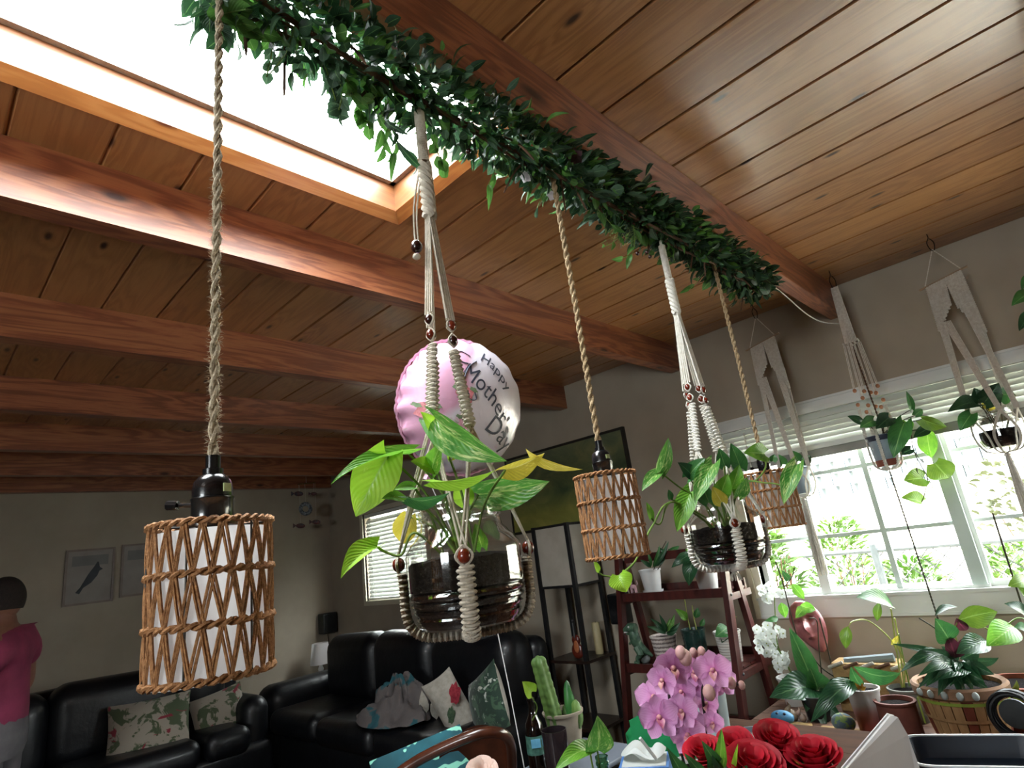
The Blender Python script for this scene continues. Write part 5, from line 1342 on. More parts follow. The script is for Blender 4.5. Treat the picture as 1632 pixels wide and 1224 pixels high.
strap_plant('succulent_plant', 'dark spiky plant in the white pot on the top ladder shelf', PD(1040, 905, D1), [
    (1038, 905, 1020, 892, D1, D1, 8), (1040, 905, 1052, 868, D1, D1, 7), (1042, 905, 1066, 862, D1, D1, 8), (1062, 880, 1083, 870, D1, D1, 9), (1062, 884, 1048, 872, D1, D1, 6), (1038, 903, 1032, 880, D1, D1, 6), (1045, 903, 1062, 885, D1, D1, 7)], ['leaf_dark', 'leaf_mid'],
    stems=[([(1042, 908, D1), (1050, 885, D1), (1062, 862, D1)], .003, 'darkstem'), ([(1048, 908, D1), (1060, 890, D1), (1066, 875, D1)], .003, 'darkstem')])
D2 = 3.35
strap_plant('moth_orchid', 'broad leafed orchid drooping from the tall white pot', PD(1105, 890, D2), [(1108, 886, 1098, 934, D2, D2 - .05, 26, dict(m='leaf_dark', arch=.25)), (1106, 882, 1070, 905, D2, D2 - .03, 18, dict(m='leaf_dark', arch=.2)), (1104, 880, 1092, 876, D2, D2, 14, dict(m='pothos')), (1110, 884, 1122, 868, D2, D2, 16, dict(m='leaf_mid'))], ['leaf_dark'])
strap_plant('snake_plant', 'striped succulent in the knitted pattern pot', PD(1060, 1005, 3.42), [(1060, 1008, 1036, 985, 3.42, 3.40, 9), (1062, 1008, 1050, 978, 3.42, 3.40, 8), (1064, 1008, 1075, 978, 3.42, 3.42, 8), (1062, 1010, 1030, 998, 3.42, 3.38, 9), (1066, 1008, 1084, 992, 3.42, 3.40, 9), (1060, 1008, 1068, 985, 3.42, 3.44, 8), (1062, 1010, 1080, 1004, 3.40, 3.36, 9)], ['leaf_dark', 'leaf_dark', 'pothos_var'])
strap_plant('seedling_plant', 'pale green seedlings rising from the dark green pot', PD(1112, 1000, 3.4), [(1095, 988, 1076, 970, 3.38, 3.36, 14, dict(m='pothos')), (1108, 985, 1112, 968, 3.38, 3.38, 12, dict(m='leaf_mid')), (1116, 998, 1122, 985, 3.38, 3.38, 9, dict(m='leaf_mid'))], ['pothos'], stems=[([(1100, 1003, 3.4), (1096, 985, 3.4), (1091, 955, 3.4)], .003, 'stem_pale'), ([(1110, 1003, 3.4), (1106, 985, 3.4), (1103, 965, 3.4)], .003, 'stem_pale')])
strap_plant('seedling_plant', 'round leafed seedling in the white ribbed pot', PD(1160, 1000, 3.3), [(1160, 1000, 1140, 1015, 3.3, 3.26, 24, dict(m='leaf_mid', roll=5)), (1164, 1000, 1150, 1025, 3.3, 3.27, 16, dict(m='leaf_dark'))], ['leaf_mid'], stems=[([(1166, 1003, 3.3), (1164, 990, 3.3), (1160, 984, 3.3), (1174, 983, 3.3)], .002, 'stem_pale')])
# figurines on the shelf
cf = thing('cat_figurine', 'tiny pink cat figurine on the top ladder shelf', 'figurine', (PY(1010, 940, 3.27).x, 3.27, Z1 + .018)); cx_ = ORG[cf.name]
M['pinkclay'] = mat('pink_clay', '#b8949a', '#a37f86', 30, .6)
mb = MB().ball(cx_ + V((0, 0, .035)), .022, .014, .014).ball(cx_ + V((-.016, -.004, .058)), .016, .014, .014)
for dx in (-.014, .014):
    for dy in (-.006, .006): mb.tube([cx_ + V((dx, dy, .03)), cx_ + V((dx, dy, 0))], .005, 6)
for dx in (-.025, -.007): mb.lathe([(.006, 0), (.0008, .014)], cx_ + V((dx, -.004, .068)), 6)
mb.tube(catm([cx_ + V((.02, 0, .04)), cx_ + V((.034, 0, .05)), cx_ + V((.03, 0, .07))], 4), .003, 5); mb.build('body', M['pinkclay'], cf)
df = thing('dinosaur_figurine', 'green toy dinosaur figurine on the middle ladder shelf', 'figurine', (PY(1020, 1045, 3.2).x, 3.2, Z2 + .019)); c0 = ORG[df.name]
M['dino'] = mat('green_toy_plastic', '#4f6b54', '#2c4436', 40, .5)
mb = MB().tube(catm([c0 + V((.07, .03, .03)), c0 + V((.03, .01, .07)), c0 + V((-.005, 0, .105)), c0 + V((-.01, -.01, .15)), c0 + V((-.012, -.012, .185))], 5), [.006 + .026 * math.sin(PI * min(1, i / 20 * .75)) for i in range(21)], 10)
mb.tube([c0 + V((.012, -.012, .195)), c0 + V((-.03, -.014, .195)), c0 + V((-.072, -.016, .182))], [.028, .030, .013], 10); mb.tube([c0 + V((-.005, -.012, .172)), c0 + V((-.06, -.016, .163))], [.014, .008], 8)
for dy in (-.022, .022): mb.tube(catm([c0 + V((.0, dy, .09)), c0 + V((.02, dy, .05)), c0 + V((-.005, dy, .025)), c0 + V((-.002, dy, .0)), c0 + V((-.03, dy, .004))], 4), [.022] * 5 + [.014] * 5 + [.009] * 7, 8); mb.tube([c0 + V((-.025, dy, .125)), c0 + V((-.045, dy, .105))], .007, 6)
mb.build('body', M['dino'], df)
tg = MB()
for k in range(8): tg.lathe([(.0035, 0), (.0005, .008)], c0 + V((-.022 - k * .006, -.030, .176 - k * .0008)), 5)
tag(tg.build('teeth', M['whitepot'], df), kind='stuff')
for dy in (-.040, .012): MB().ball(c0 + V((-.02, dy, .205)), .006).build('eye', M['whitepot'], df)
rk = tag(MB().ball(V((PY(1025, 1050, 3.24).x, 3.24, Z2 + .035)), .05, .03, .033, 14, 10, jit=.06).build('grey_stone', mat('pale_stone', '#8f9290', '#747876', 14, .8)), 'pale grey stone lying on the middle ladder shelf', 'stone')

# ================================================================== plant table under the window
TZ = .545
pt = thing('plant_table', 'low brown wooden plant table under the wide window', 'table', (-.65, 3.22, 0))
M['tablewood'] = mat('weathered_brown_wood', '#6e5040', '#583d2f', 6, .7, stretch=(1, 8, 1), bump=.2, bscale=30)
for i in range(6): MB().box(-1.55, .45, 2.88 + i * .118, 2.88 + i * .118 + .114, TZ - .03, TZ).build('board', M['tablewood'], pt, smooth=False)
for a in (-1.49, .39):
    for b in (2.94, 3.54): MB().box(a - .03, a + .03, b - .03, b + .03, 0, TZ - .03).build('leg', M['tablewood'], pt, smooth=False)
MB().box(-1.49, .39, 2.93, 2.95, TZ - .11, TZ - .03).build('apron', M['tablewood'], pt, smooth=False)
WG = 'pots on the plant table'
def X_(px, py, y): return PY(px, py, y).x
t = NT('white_to_coral_glaze'); tcn = t.n('ShaderNodeTexCoord'); sx = t.n('ShaderNodeSeparateXYZ'); t.l(tcn.outputs['Generated'], sx.inputs[0])
M['ombre'] = t.done(t.pbsdf(t.ramp(sx.outputs[2], [(.25, '#b5605a'), (.5, '#b98880'), (.68, '#b7b0ac')]), .6))
pot('plant_pot', 'tapered pot fading from white to coral on the plant table', X_(1380, 1120, 3.08), 3.08, TZ, .050, .068, .185, M['ombre'], .003, group=WG)
pot('plant_pot', 'rounded terracotta pot with a wide mouth on the plant table', X_(1432, 1140, 3.05), 3.05, TZ, .078, .074, .15, mat('dark_terracotta', '#6e3b2f', '#5c2f25', 14, .8), .007, group=WG)
pot('plant_pot', 'grey clay pot of tall stems behind the terracotta pot', X_(1448, 1110, 3.30), 3.30, TZ, .06, .075, .14, mat('grey_clay', '#6f7068', '#5d5e57', 14, .8), .005, group=WG)
pot('plant_pot', 'terracotta bowl pot beside the slatted basket', X_(1632, 1100, 3.28), 3.28, TZ, .09, .125, .19, M['terracotta'], .008, group=WG)
pot('plant_pot', 'white pot of white orchids beside the ladder shelf', X_(1262, 1085, 3.42), 3.42, TZ, .055, .072, .135, M['whitepot'], .004, group=WG)
# slatted basket
bx_, by_ = X_(1537, 1120, 3.12), 3.12
bk = thing('slatted_basket', 'slatted wooden basket planter with a green band and dotted cloth rim', 'basket', (bx_, by_, TZ), WG)
M['slatwood'] = mat('basket_slat', '#b08a5e', '#95704a', 10, .7, stretch=(4, 4, .6)); M['redwood'] = mat('red_basket_slat', '#7d3a24', '#6a2f1d', 10, .7)
M['greenband'] = mat('green_band', '#8fa33f', '#7c9033', 20, .6); M['rimcloth'] = mat('brown_rim_cloth', '#8a6a52', '#75573f', 14, .9)
rb_, rt_, hh = .122, .158, .215
n = 26
for i in range(n):
    a0, a1 = 2 * PI * i / n + .012, 2 * PI * (i + 1) / n - .012
    P = lambda a, f, o: V((bx_ + math.cos(a) * ((rb_ + (rt_ - rb_) * f ** .8) + o), by_ + math.sin(a) * ((rb_ + (rt_ - rb_) * f ** .8) + o), TZ + .004 + hh * f))
    mb = MB(); rows = [0, .33, .66, 1.0]
    vs = [P(a, f, o) for f in rows for o in (0, .004) for a in (a0, a1)]
    fs = []
    for k in range(3): b = k * 4; fs += [(b + 2, b + 3, b + 7, b + 6), (b + 1, b, b + 4, b + 5), (b, b + 2, b + 6, b + 4), (b + 3, b + 1, b + 5, b + 7)]
    mb.add(vs, fs).build('slat', M['redwood'] if i % 5 == 0 else M['slatwood'], bk, smooth=False)
MB().lathe([(rb_ * .98, .002), (rb_ * .98, .006)], (bx_, by_, TZ), 26).build('bottom', M['slatwood'], bk)
for f, mt in ((.45, 'slatwood'), (.74, 'greenband')): MB().lathe([(rb_ + (rt_ - rb_) * f ** .8 + .006, hh * f), (rb_ + (rt_ - rb_) * (f + .05) ** .8 + .006, hh * (f + .055))], (bx_, by_, TZ), 40, capb=False, capt=False).build('hoop', M[mt], bk)
MB().lathe([(rt_ - .002, hh * .82), (rt_ + .010, hh * .86), (rt_ + .012, hh * 1.0), (rt_ + .004, hh * 1.04), (rt_ - .012, hh)], (bx_, by_, TZ), 40, capb=False, capt=False).build('cloth_rim', M['rimcloth'], bk)
cdx = math.atan2(-by_, -bx_)
for i in range(5):
    a = cdx - .95 + i * .30; d = V((math.cos(a), math.sin(a), 0)); MB().ball(V((bx_, by_, TZ + hh * .93)) + d * (rt_ + .0115), .013, .013, .016, 10, 6, rot=None).build('dot', mat('grey_dot', '#a3aaa6', '#8f9692', 20, .7) if i == 0 else bpy.data.materials['grey_dot'], bk)
a = cdx - 1.15; d = V((math.cos(a), math.sin(a), 0)); MB().bar(V((bx_, by_, TZ + hh * .8)) + d * (rt_ + .012), V((bx_, by_, TZ + hh * .35)) + d * (rt_ + .01), .012, .002, up=d).build('ribbon_tail', M['greenband'], bk)
a = cdx + 1.2; d = V((math.cos(a), math.sin(a), 0))
for e2 in (-.4, .5): MB().leaf(V((bx_, by_, TZ + hh * .9)) + d * (rt_ + .012), V((bx_, by_, TZ + hh * (.9 + e2 * .4))) + d * (rt_ + .045), .03, -FWD, heart=0).build('bow', M['greenband'], bk)
MB().lathe([(.001, hh * .93), (rt_ - .012, hh * .92)], (bx_, by_, TZ), 30, capb=False, capt=False).build('soil', M['soil'], bk)
# dark leafed plant in the basket
q = 2.44
strap_plant('dark_leaf_plant', 'bushy plant with long dark glossy leaves filling the slatted basket', PD(1528, 1060, q), [
    (1510, 1048, 1420, 1026, q, q, 12, dict(arch=.12)), (1512, 1055, 1434, 1072, q, q - .05, 24, dict(arch=.3, roll=30)), (1515, 1050, 1470, 1035, q, q - .05, 16, {}), (1525, 1060, 1462, 1098, q, q - .12, 20, dict(arch=.25)),
    (1530, 1055, 1495, 1110, q, q - .14, 26, dict(arch=.25)), (1535, 1055, 1530, 1110, q, q - .14, 28, dict(arch=.2)), (1540, 1055, 1552, 1105, q, q - .14, 24, dict(arch=.25)), (1540, 1050, 1592, 1048, q, q, 18, dict(roll=40)),
    (1545, 1055, 1585, 1075, q, q - .1, 22, {}), (1530, 1050, 1560, 1035, q, q, 22, {}), (1520, 1052, 1478, 1060, q, q - .1, 20, dict(roll=-30)), (1528, 1052, 1500, 1030, q, q + .02, 20, {}), (1535, 1052, 1570, 1090, q, q - .12, 24, {}), (1525, 1056, 1510, 1085, q, q - .15, 26, {}),
    (1512, 1060, 1462, 1078, q - .04, q - .15, 20, dict(arch=.22)),
    (1519, 1065, 1475, 1095, q - .04, q - .15, 24, dict(arch=.22)),
    (1526, 1070, 1488, 1086, q - .04, q - .15, 28, dict(arch=.22)),
    (1533, 1063, 1501, 1103, q - .04, q - .15, 20, dict(arch=.22)),
    (1540, 1068, 1514, 1094, q - .04, q - .15, 24, dict(arch=.22)),
    (1513, 1061, 1527, 1085, q - .04, q - .15, 28, dict(arch=.22)),
    (1520, 1066, 1540, 1102, q - .04, q - .15, 20, dict(arch=.22)),
    (1527, 1071, 1553, 1093, q - .04, q - .15, 24, dict(arch=.22)),
    (1534, 1064, 1566, 1084, q - .04, q - .15, 28, dict(arch=.22)),
    (1541, 1069, 1579, 1101, q - .04, q - .15, 20, dict(arch=.22)),
    (1522, 1050, 1508, 1008, q, q, 26, dict(m='leaf_pink')), (1526, 1048, 1532, 1018, q, q, 16, dict(m='leaf_pink')),
    (1513, 1022, 1490, 985, q, q - .05, 40, dict(m='leaf_mid', arch=.05)), (1527, 988, 1590, 975, q, q - .05, 40, dict(m='pothos_win', arch=-.08, roll=25)), (1574, 1022, 1524, 1042, q, q - .05, 36, dict(m='leaf_dark', arch=.1)),
    (1618, 1000, 1572, 1030, q, q - .05, 44, dict(m='pothos', roll=10)), (1528, 968, 1490, 982, q, q, 20, dict(m='leaf_dark', roll=60)), (1524, 985, 1540, 1005, q, q, 20, dict(m='leaf_pink'))],
    ['leaf_dark'], stems=[([(1516, 1045, q), (1500, 1010, q), (1465, 985, q)], .003, 'darkstem'), ([(1522, 1045, q), (1518, 1025, q), (1514, 1020, q)], .003, 'stem'), ([(1540, 1045, q), (1570, 1030, q), (1580, 1010, q), (1570, 1000, q)], .003, 'stem_pale'), ([(1530, 1045, q), (1522, 1005, q), (1528, 985, q)], .003, 'stem_pale'), ([(1575, 1020, q), (1600, 1000, q), (1622, 985, q), (1640, 990, q)], .003, 'stem')])
strap_plant('potted_plant', 'large leafed plant leaning in over the terracotta bowl', PY(1632, 1065, 3.28), [(1640, 985, 1600, 962, 2.3, 2.3, 26, dict(m='leaf_dark', roll=50)), (1640, 925, 1606, 935, 2.35, 2.33, 26, dict(m='pothos_win')), (1650, 955, 1622, 935, 2.35, 2.35, 26, dict(m='pothos_win')), (1640, 1005, 1616, 1000, 2.3, 2.3, 20, dict(m='leaf_mid', roll=40))], ['pothos_lime'],
    stems=[([(1640, 1085, 2.38), (1650, 1020, 2.35), (1640, 960, 2.35), (1640, 925, 2.35)], .004, 'stem'), ([(1640, 1085, 2.38), (1655, 1030, 2.33), (1640, 985, 2.3)], .004, 'stem'), ([(1640, 1085, 2.38), (1660, 1030, 2.33), (1640, 1005, 2.3)], .004, 'stem'), ([(1645, 1085, 2.38), (1665, 1020, 2.35), (1650, 955, 2.35)], .004, 'stem')])
# tall stemmed pothos in the grey pot
q = 2.72
strap_plant('tall_pothos', 'tall stemmed pothos with drooping leaves in the grey clay pot', PY(1448, 1085, 3.30), [
    (1424, 968, 1364, 952, q, q - .1, 34, dict(m='leaf_mid', roll=45, arch=.1)), (1402, 960, 1398, 990, q, q, 14, dict(m='pothos_win')), (1352, 998, 1348, 1034, q - .1, q - .12, 20, dict(m='pothos_win')), (1420, 1028, 1432, 1012, q, q, 8, dict(m='pothos_yellow'))], ['leaf_mid'],
    stems=[([(1438, 1100, q), (1428, 1030, q), (1420, 970, q)], .0035, 'stem_pale'), ([(1442, 1100, q), (1432, 1020, q), (1426, 985, q)], .0035, 'stem_pale'), ([(1432, 1050, q), (1420, 1020, q), (1385, 990, q), (1360, 990, q - .08), (1353, 998, q - .1)], .003, 'stem_pale'), ([(1440, 1095, q), (1442, 1060, q), (1428, 1025, q)], .0035, 'stem_pale'), ([(1450, 1095, q), (1440, 1050, q), (1432, 1010, q)], .003, 'stem')])
# orchid in the ombre pot
q = 2.58
strap_plant('moth_orchid', 'green orchid with one arching leaf in the white and coral pot', PY(1380, 1090, 3.08), [(1372, 1092, 1356, 1062, q, q - .03, 20, dict(m='leaf_mid', roll=-20)), (1360, 1062, 1436, 1072, q - .02, q - .08, 30, dict(m='leaf_mid', arch=.22, roll=35)), (1368, 1092, 1345, 1098, q, q - .05, 12, dict(m='leaf_mid')), (1366, 1090, 1292, 1152, q, q - .1, 34, dict(m='leaf_dark', arch=.28))], ['leaf_mid'])
ofl = bpy.data.objects['moth_orchid.001']; mb = MB()
for k in range(4): mb.leaf(PD(1370, 1098, q - .05), PD(1362 + k * 6, 1088 + (k % 2) * 6, q - .06), .02, -FWD, heart=0)
mb.build('yellow_bloom', mat('yellow_petal', '#c79a3a', '#b5872d', 30, .6), ofl)
# dark orchid leaves on the left of the table with stakes, and white orchid flowers
q = 2.95
op = pot('plant_pot', 'black nursery pot hidden under the broad orchid leaves', X_(1300, 1120, 3.2), 3.2, TZ, .05, .065, .11, M['black_metal'], .003, group=WG)
strap_plant('moth_orchid', 'broad dark orchid leaves spreading over the plant table', PY(1300, 1100, 3.2), [
    (1300, 1100, 1258, 1000, q, q, 34, dict(m='leaf_mid', arch=.05, roll=10)), (1300, 1100, 1226, 1112, q, q - .1, 50, dict(m='leaf_dark', arch=.2, roll=20)), (1302, 1100, 1290, 1062, q, q - .06, 44, dict(m='leaf_mid')), (1305, 1100, 1372, 1082, q, q - .05, 34, dict(m='leaf_dark', arch=.2)), (1305, 1102, 1345, 1150, q, q - .2, 34, dict(m='leaf_dark', arch=.25)), (1300, 1102, 1285, 1135, q, q - .16, 36, dict(m='leaf_dark', arch=.2)), (1304, 1102, 1318, 1165, q, q - .22, 30, dict(m='leaf_dark', arch=.2))], ['leaf_dark'],
    stems=[([(1302, 1100, q), (1285, 1065, q), (1262, 985, q), (1248, 930, q), (1236, 895, q)], .0035, 'darkstem'), ([(1312, 1100, q), (1305, 1030, q), (1302, 990, q), (1290, 985, q)], .003, 'darkstem'), ([(1330, 1080, q), (1318, 1030, q), (1306, 985, q)], .0035, 'darkstem'), ([(1340, 1085, q), (1310, 1065, q), (1290, 1040, q)], .003, 'darkstem'), ([(1250, 935, q), (1262, 920, q), (1266, 905, q)], .0025, 'darkstem')])
wo = thing('white_orchid', 'spray of small white orchid flowers beside the ladder shelf', 'houseplant', PY(1262, 1060, 3.42))
M['petal_w'] = mat('white_orchid_petal', '#dfe2dd', '#ced3cc', 40, .7, trans=.4)
def flower(parent, px, py, d, rad, petal_m, centre_m, seed, face=None, lip=None, n=5, tilt=.5):
    rg = random.Random(seed); c = PD(px, py, d); f = (EYE - c).normalized() + V((rg.uniform(-1, 1), rg.uniform(-1, 1), rg.uniform(-.6, .6))) * tilt; f.normalize()
    u = (V((0, 0, 1)) - f * f.z).normalized(); mb = MB()
    for k in range(n):
        a = k * 2 * PI / n; dr = Quaternion(f, a) @ u; wide = 1.15 if k in (1, 4) else .75
        mb.leaf(c + dr * rad * .06, c + dr * rad * (1.0 if k in (1, 4) else .95) + f * rad * .10, rad * wide, f, heart=0, belly=.55, nl=6, nw=5, fold=.1, arch=-.10, wav=.05)
    o = mb.build('flower', petal_m, parent)
    if lip:
        lb = MB(); dn = -u; lb.leaf(c + f * rad * .05, c + dn * rad * .45 + f * rad * .35, rad * .42, f, heart=0, nl=5, nw=4); lb.ball(c + f * rad * .1, rad * .14, nu=8, nv=6); lb.build('lip', lip, o)
    else: MB().ball(c + f * rad * .08, rad * .12, nu=8, nv=6).build('flower_centre', centre_m, o)
    return o
rg = random.Random(8)
for (cx, cy, n_, sx_, sy_) in ((1232, 945, 9, 18, 14), (1228, 1010, 13, 22, 20), (1222, 1035, 7, 14, 14), (1250, 1055, 7, 14, 12)):
    for i in range(n_): flower(wo, cx + rg.uniform(-sx_, sx_), cy + rg.uniform(-sy_, sy_), 3.12 + rg.uniform(-.05, .05), .030, M['petal_w'], M['stem_pale'], rg.random(), tilt=.9)
for P in ([(1262, 1075, 3.15), (1240, 1030, 3.15), (1236, 990, 3.15), (1234, 950, 3.15)], [(1262, 1075, 3.15), (1250, 1050, 3.15), (1225, 1015, 3.15)]): MB().tube(catm([PD(*p) for p in P], 6), .003, 5).build('stem', M['stem'], wo)
for (bx, by, tx, ty, w_) in ((1240, 985, 1218, 990, 10), (1262, 930, 1282, 955, 16), (1245, 960, 1252, 985, 16), (1258, 925, 1245, 908, 12), (1275, 965, 1300, 972, 18), (1282, 968, 1268, 985, 16)):
    B, T = PD(bx, by, 3.1), PD(tx, ty, 3.08); MB().leaf(B, T, w_ * 3.1 / FPX, EYE - B, heart=0).build('leaf', M['leaf_mid'] if w_ < 15 else M['pothos'], wo)
# pink face mask on the wall below the window
mk = thing('face_mask', 'pink clay face mask shaped like a leaf below the window corner', 'mask', PY(1292, 1035, 3.55))
M['maskclay'] = mat('pink_mask_glaze', '#a35f60', '#8d4b50', 24, .35, coat=.4, bump=.2)
yk = 3.45; mc = PY(1290, 998, yk); md = (PY(1312, 1036, yk) - PY(1272, 966, yk)).normalized(); mn = (V((0, -1, .1)) - md * V((0, -1, .1)).dot(md)).normalized(); mr = md.cross(mn)
def mface(u, v):
    y = v * 2 - 1; w_ = .085 * (math.cos(max(-1, min(1, y)) * PI / 2) ** .55) * (1.0 - .25 * y); x = (u * 2 - 1)
    h = .045 * max(0, 1 - x * x) ** .6 * max(0, 1 - y * y) ** .4
    h += .045 * math.exp(-((x + .05) / .14) ** 2 - ((y + .02) / .26) ** 2) + .022 * math.exp(-((x) / .3) ** 2 - ((y - .36) / .06) ** 2) - .026 * math.exp(-((abs(x + .02) - .36) / .15) ** 2 - ((y + .25) / .1) ** 2) + .010 * math.exp(-((y + .42) / .08) ** 2 - (x / .6) ** 2)
    return mc + md * y * .135 + mr * x * w_ + mn * h
MB().grid(mface, 33, 41).build('face', M['maskclay'], mk); MB().tube(catm([mc - md * .13 + mr * .0, mc - md * .02 + mr * .05 + mn * .03, mc + md * .08 + mr * .035 + mn * .02], 6), .003, 5).build('painted_line', M['bead_dark'], mk)
MB().tube([PY(1262, 968, yk), mc - md * .10], .005, 6).build('stalk', M['darkstem'], mk)
# stones, shells, wood slabs, box of twigs
M['bark'] = mat('pale_bark_slab', '#a08355', '#7d6338', 20, .9, bump=.5, bscale=60)
for lab, px, py, y, w_, d_ in (('pale bark slab holding the painted egg stone', 1350, 1160, 3.02, .13, .06), ('pale bark slab under the blue painted stone', 1250, 1152, 3.04, .11, .06)):
    x = X_(px, py, y); mb = MB().rbox(x - w_, x + w_, y - d_, y + d_, TZ, TZ + .014, .006, 2)
    for p in mb.v: p.x += rnd.uniform(-.004, .004); p.y += rnd.uniform(-.004, .004)
    tag(mb.build('bark_slab', M['bark']), lab, 'wood slab', 'bark slabs on the plant table')
M['eggpaint'] = floral('painted_egg_glaze', '#5a6f7d', '#7f9a5a', '#a9a06a', 34); M['bluepaint'] = mat('blue_painted_stone', '#4f8bb3', '#3f78a0', 30, .5)
x = X_(1342, 1143, 3.02); eg = tag(MB().ball((x, 3.02, TZ + .014 + .037), .050, .036, .038, 18, 12).build('painted_stone', M['eggpaint']), 'egg shaped stone painted green and blue on the bark slab', 'stone', 'painted stones')
x = X_(1247, 1143, 3.04); bs = thing('painted_stone', 'bright blue painted stone with dark spots on the bark slab', 'stone', (x, 3.04, TZ + .0145), 'painted stones'); MB().ball((x, 3.04, TZ + .0145 + .030), .055, .035, .030, 18, 12).build('stone', M['bluepaint'], bs)
for dx in (-.012, .022): MB().ball((x + dx, 3.04 - .022, TZ + .014 + .052), .007, .007, .006).build('painted_spot', M['navy'], bs)
for i, (px, lab, c_, s_) in enumerate(((1257, 'cream spiral seashell on the plant table', '#b59f83', .036), (1272, 'small pale pink seashell beside the cream one', '#b0968c', .028))):
    y = 3.14; x = X_(px, 1128, y); mb = MB(); 
    for k in range(14): a = k * .62; r_ = s_ * (1 - k / 15); mb.ball((x + math.cos(a) * s_ * .4 * (1 - k / 14), y + math.sin(a) * s_ * .4 * (1 - k / 14), TZ + s_ * .62 + k * s_ * .13), r_ * .6, nu=10, nv=8)
    tag(mb.build('seashell', mat('shell_%d' % i, c_, '#8a7460', 30, .4)), lab, 'seashell', 'seashells on the plant table')
bxo = thing('twig_box', 'small straw and twig box behind the orchid pot', 'box', (X_(1385, 1060, 3.42), 3.42, TZ)); x = ORG[bxo.name].x; M['straw'] = mat('straw', '#a8895a', '#8d7046', 30, .9, bump=.3)
MB().rbox(x - .16, x + .14, 3.36, 3.5, TZ, TZ + .22, .006).build('body', M['straw'], bxo)
for k in range(5): MB().tube([(x - .17 + .07 * k, 3.355, TZ + .2), (x - .10 + .07 * k, 3.36, TZ + .225)], .008, 6).build('twig', M['twig'] if k % 2 else M['piping'], bxo)
MB().tube([(x - .1, 3.4, TZ + .22), (x + .12, 3.42, TZ + .24)], .02, 8).build('driftwood', M['block'], bxo)
cw = thing('wire_coil', 'coiled black wire wreath propped at the end of the plant table', 'wire coil', PY(1612, 1178, 2.93)); cc = PY(1618, 1140, 2.95)
for k in range(9): MB().ring(cc + V((rnd.uniform(-.01, .01), rnd.uniform(-.02, .02), rnd.uniform(-.006, .006))), V((-.15 + rnd.uniform(-.12, .12), -1, .25 + rnd.uniform(-.1, .1))), .068 + .004 * (k % 4), .0055, 26, 6).build('coil', M['black_metal'], cw)
MB().lathe([(.05, 0), (.048, .01)], cc + V((0, .02, 0)), 24, axis=(-.15, -1, .25)).build('core', mat('grey_core', '#3a3f42', '#2e3335', 20, .6), cw)
tag(MB().tube([PY(1640, 1000, 3.3), PY(1582, 818, 3.3)], .004, 6).build('plant_stake', M['darkstem']), 'thin dark plant stake standing before the wide window stile', 'stake')

# ================================================================== dining table in front
DZ = .78
dt = thing('dining_table', 'brown wooden dining table below the hanging lamps', 'table', (-.55, 1.65, 0))
M['dinewood'] = mat('brown_table_wood', '#4a2f1f', '#3a2417', 5, .9, stretch=(1, 7, 1), spec=.1)
for i in range(6): MB().box(-1.36, .45, 1.02 + i * .22, 1.02 + i * .22 + .217, DZ - .035, DZ).build('board', M['dinewood'], dt, smooth=False)
for a in (-1.28, .37):
    for b in (1.1, 2.26): MB().box(a - .035, a + .035, b - .035, b + .035, 0, DZ - .035).build('leg', M['dinewood'], dt, smooth=False)
MB().box(-1.28, .37, 1.09, 1.11, DZ - .12, DZ - .036).build('apron', M['dinewood'], dt, smooth=False)
# ---- red roses
M['rose_red'] = mat('red_rose_petal', '#c21a30', '#9c0f22', 26, .6, trans=.2, tcol='#d01528')
M['rose_pale'] = mat('pale_rose_petal', '#e3cdbf', '#d8b9ae', 26, .6, trans=.25)
rd = 1.22
def rose(name, label, px, py, d, rad, mt, seed, base, group=None):
    rg = random.Random(seed); c = PD(px, py, d); ax = ((EYE - c).normalized() * .55 + V((rg.uniform(-.25, .25), rg.uniform(-.25, .25), .8))).normalized()
    t = thing(name, label, 'flower', base, group); u = ax.orthogonal().normalized(); w_ = ax.cross(u)
    for ring_, (n, r0, r1, h, cup) in enumerate(((3, .10, .30, .50, .95), (4, .22, .48, .46, .85), (5, .36, .66, .38, .72), (6, .50, .86, .26, .55), (6, .62, .98, .16, .35))):
        for k in range(n):
            a = 2 * PI * (k + ring_ * .37) / n + rg.uniform(-.1, .1); span = 2 * PI / n * 1.35
            def fn(uu, vv, a=a, span=span, r0=r0, r1=r1, h=h):
                th = a + (uu - .5) * span * (1.1 - .25 * vv); e = 1 - abs(uu * 2 - 1) ** 5 * .16 * vv
                rr = rad * (r0 + (r1 - r0) * vv ** 1.6 * e); curl = .10 * max(0, vv - .75) * 4
                z = rad * (-.55 + (h + .55) * vv ** .8 * e - curl * .6)
                return c + (u * math.cos(th) + w_ * math.sin(th)) * (rr + rad * curl * .35) + ax * z
            MB().grid(fn, 9, 8).build('petal', mt, t)
    MB().lathe([(rad * .12, -rad * .75), (rad * .3, -rad * .6), (rad * .38, -rad * .42)], c, 10, axis=ax).build('hip', M['stem'], t)
    for k in range(5): a = k * 1.257; d_ = u * math.cos(a) + w_ * math.sin(a); MB().leaf(c - ax * rad * .55 + d_ * rad * .25, c - ax * rad * .45 + d_ * rad * .85, rad * .28, ax, heart=0, nl=5, nw=3).build('sepal', M['leaf_mid'], t)
    MB().tube(catm([c - ax * rad * .6, (c - ax * rad + V(base)) / 2 + V((0, 0, .02)), V(base)], 6), .0035, 6).build('stem', M['leaf_mid'] if False else M['stem'], t)
    return t
vb = PD(1215, 1290, 1.28); vx, vy = vb.x, vb.y
vz = thing('flower_vase', 'clear glass vase holding the red roses', 'vase', (vx, vy, DZ))
MB().lathe([(.045, 0), (.055, .01), (.05, .06), (.058, .15), (.068, .19), (.066, .19), (.056, .15), (.046, .06), (.04, .012)], (vx, vy, DZ), 28, capt=False).build('glass', M['jar'], vz)
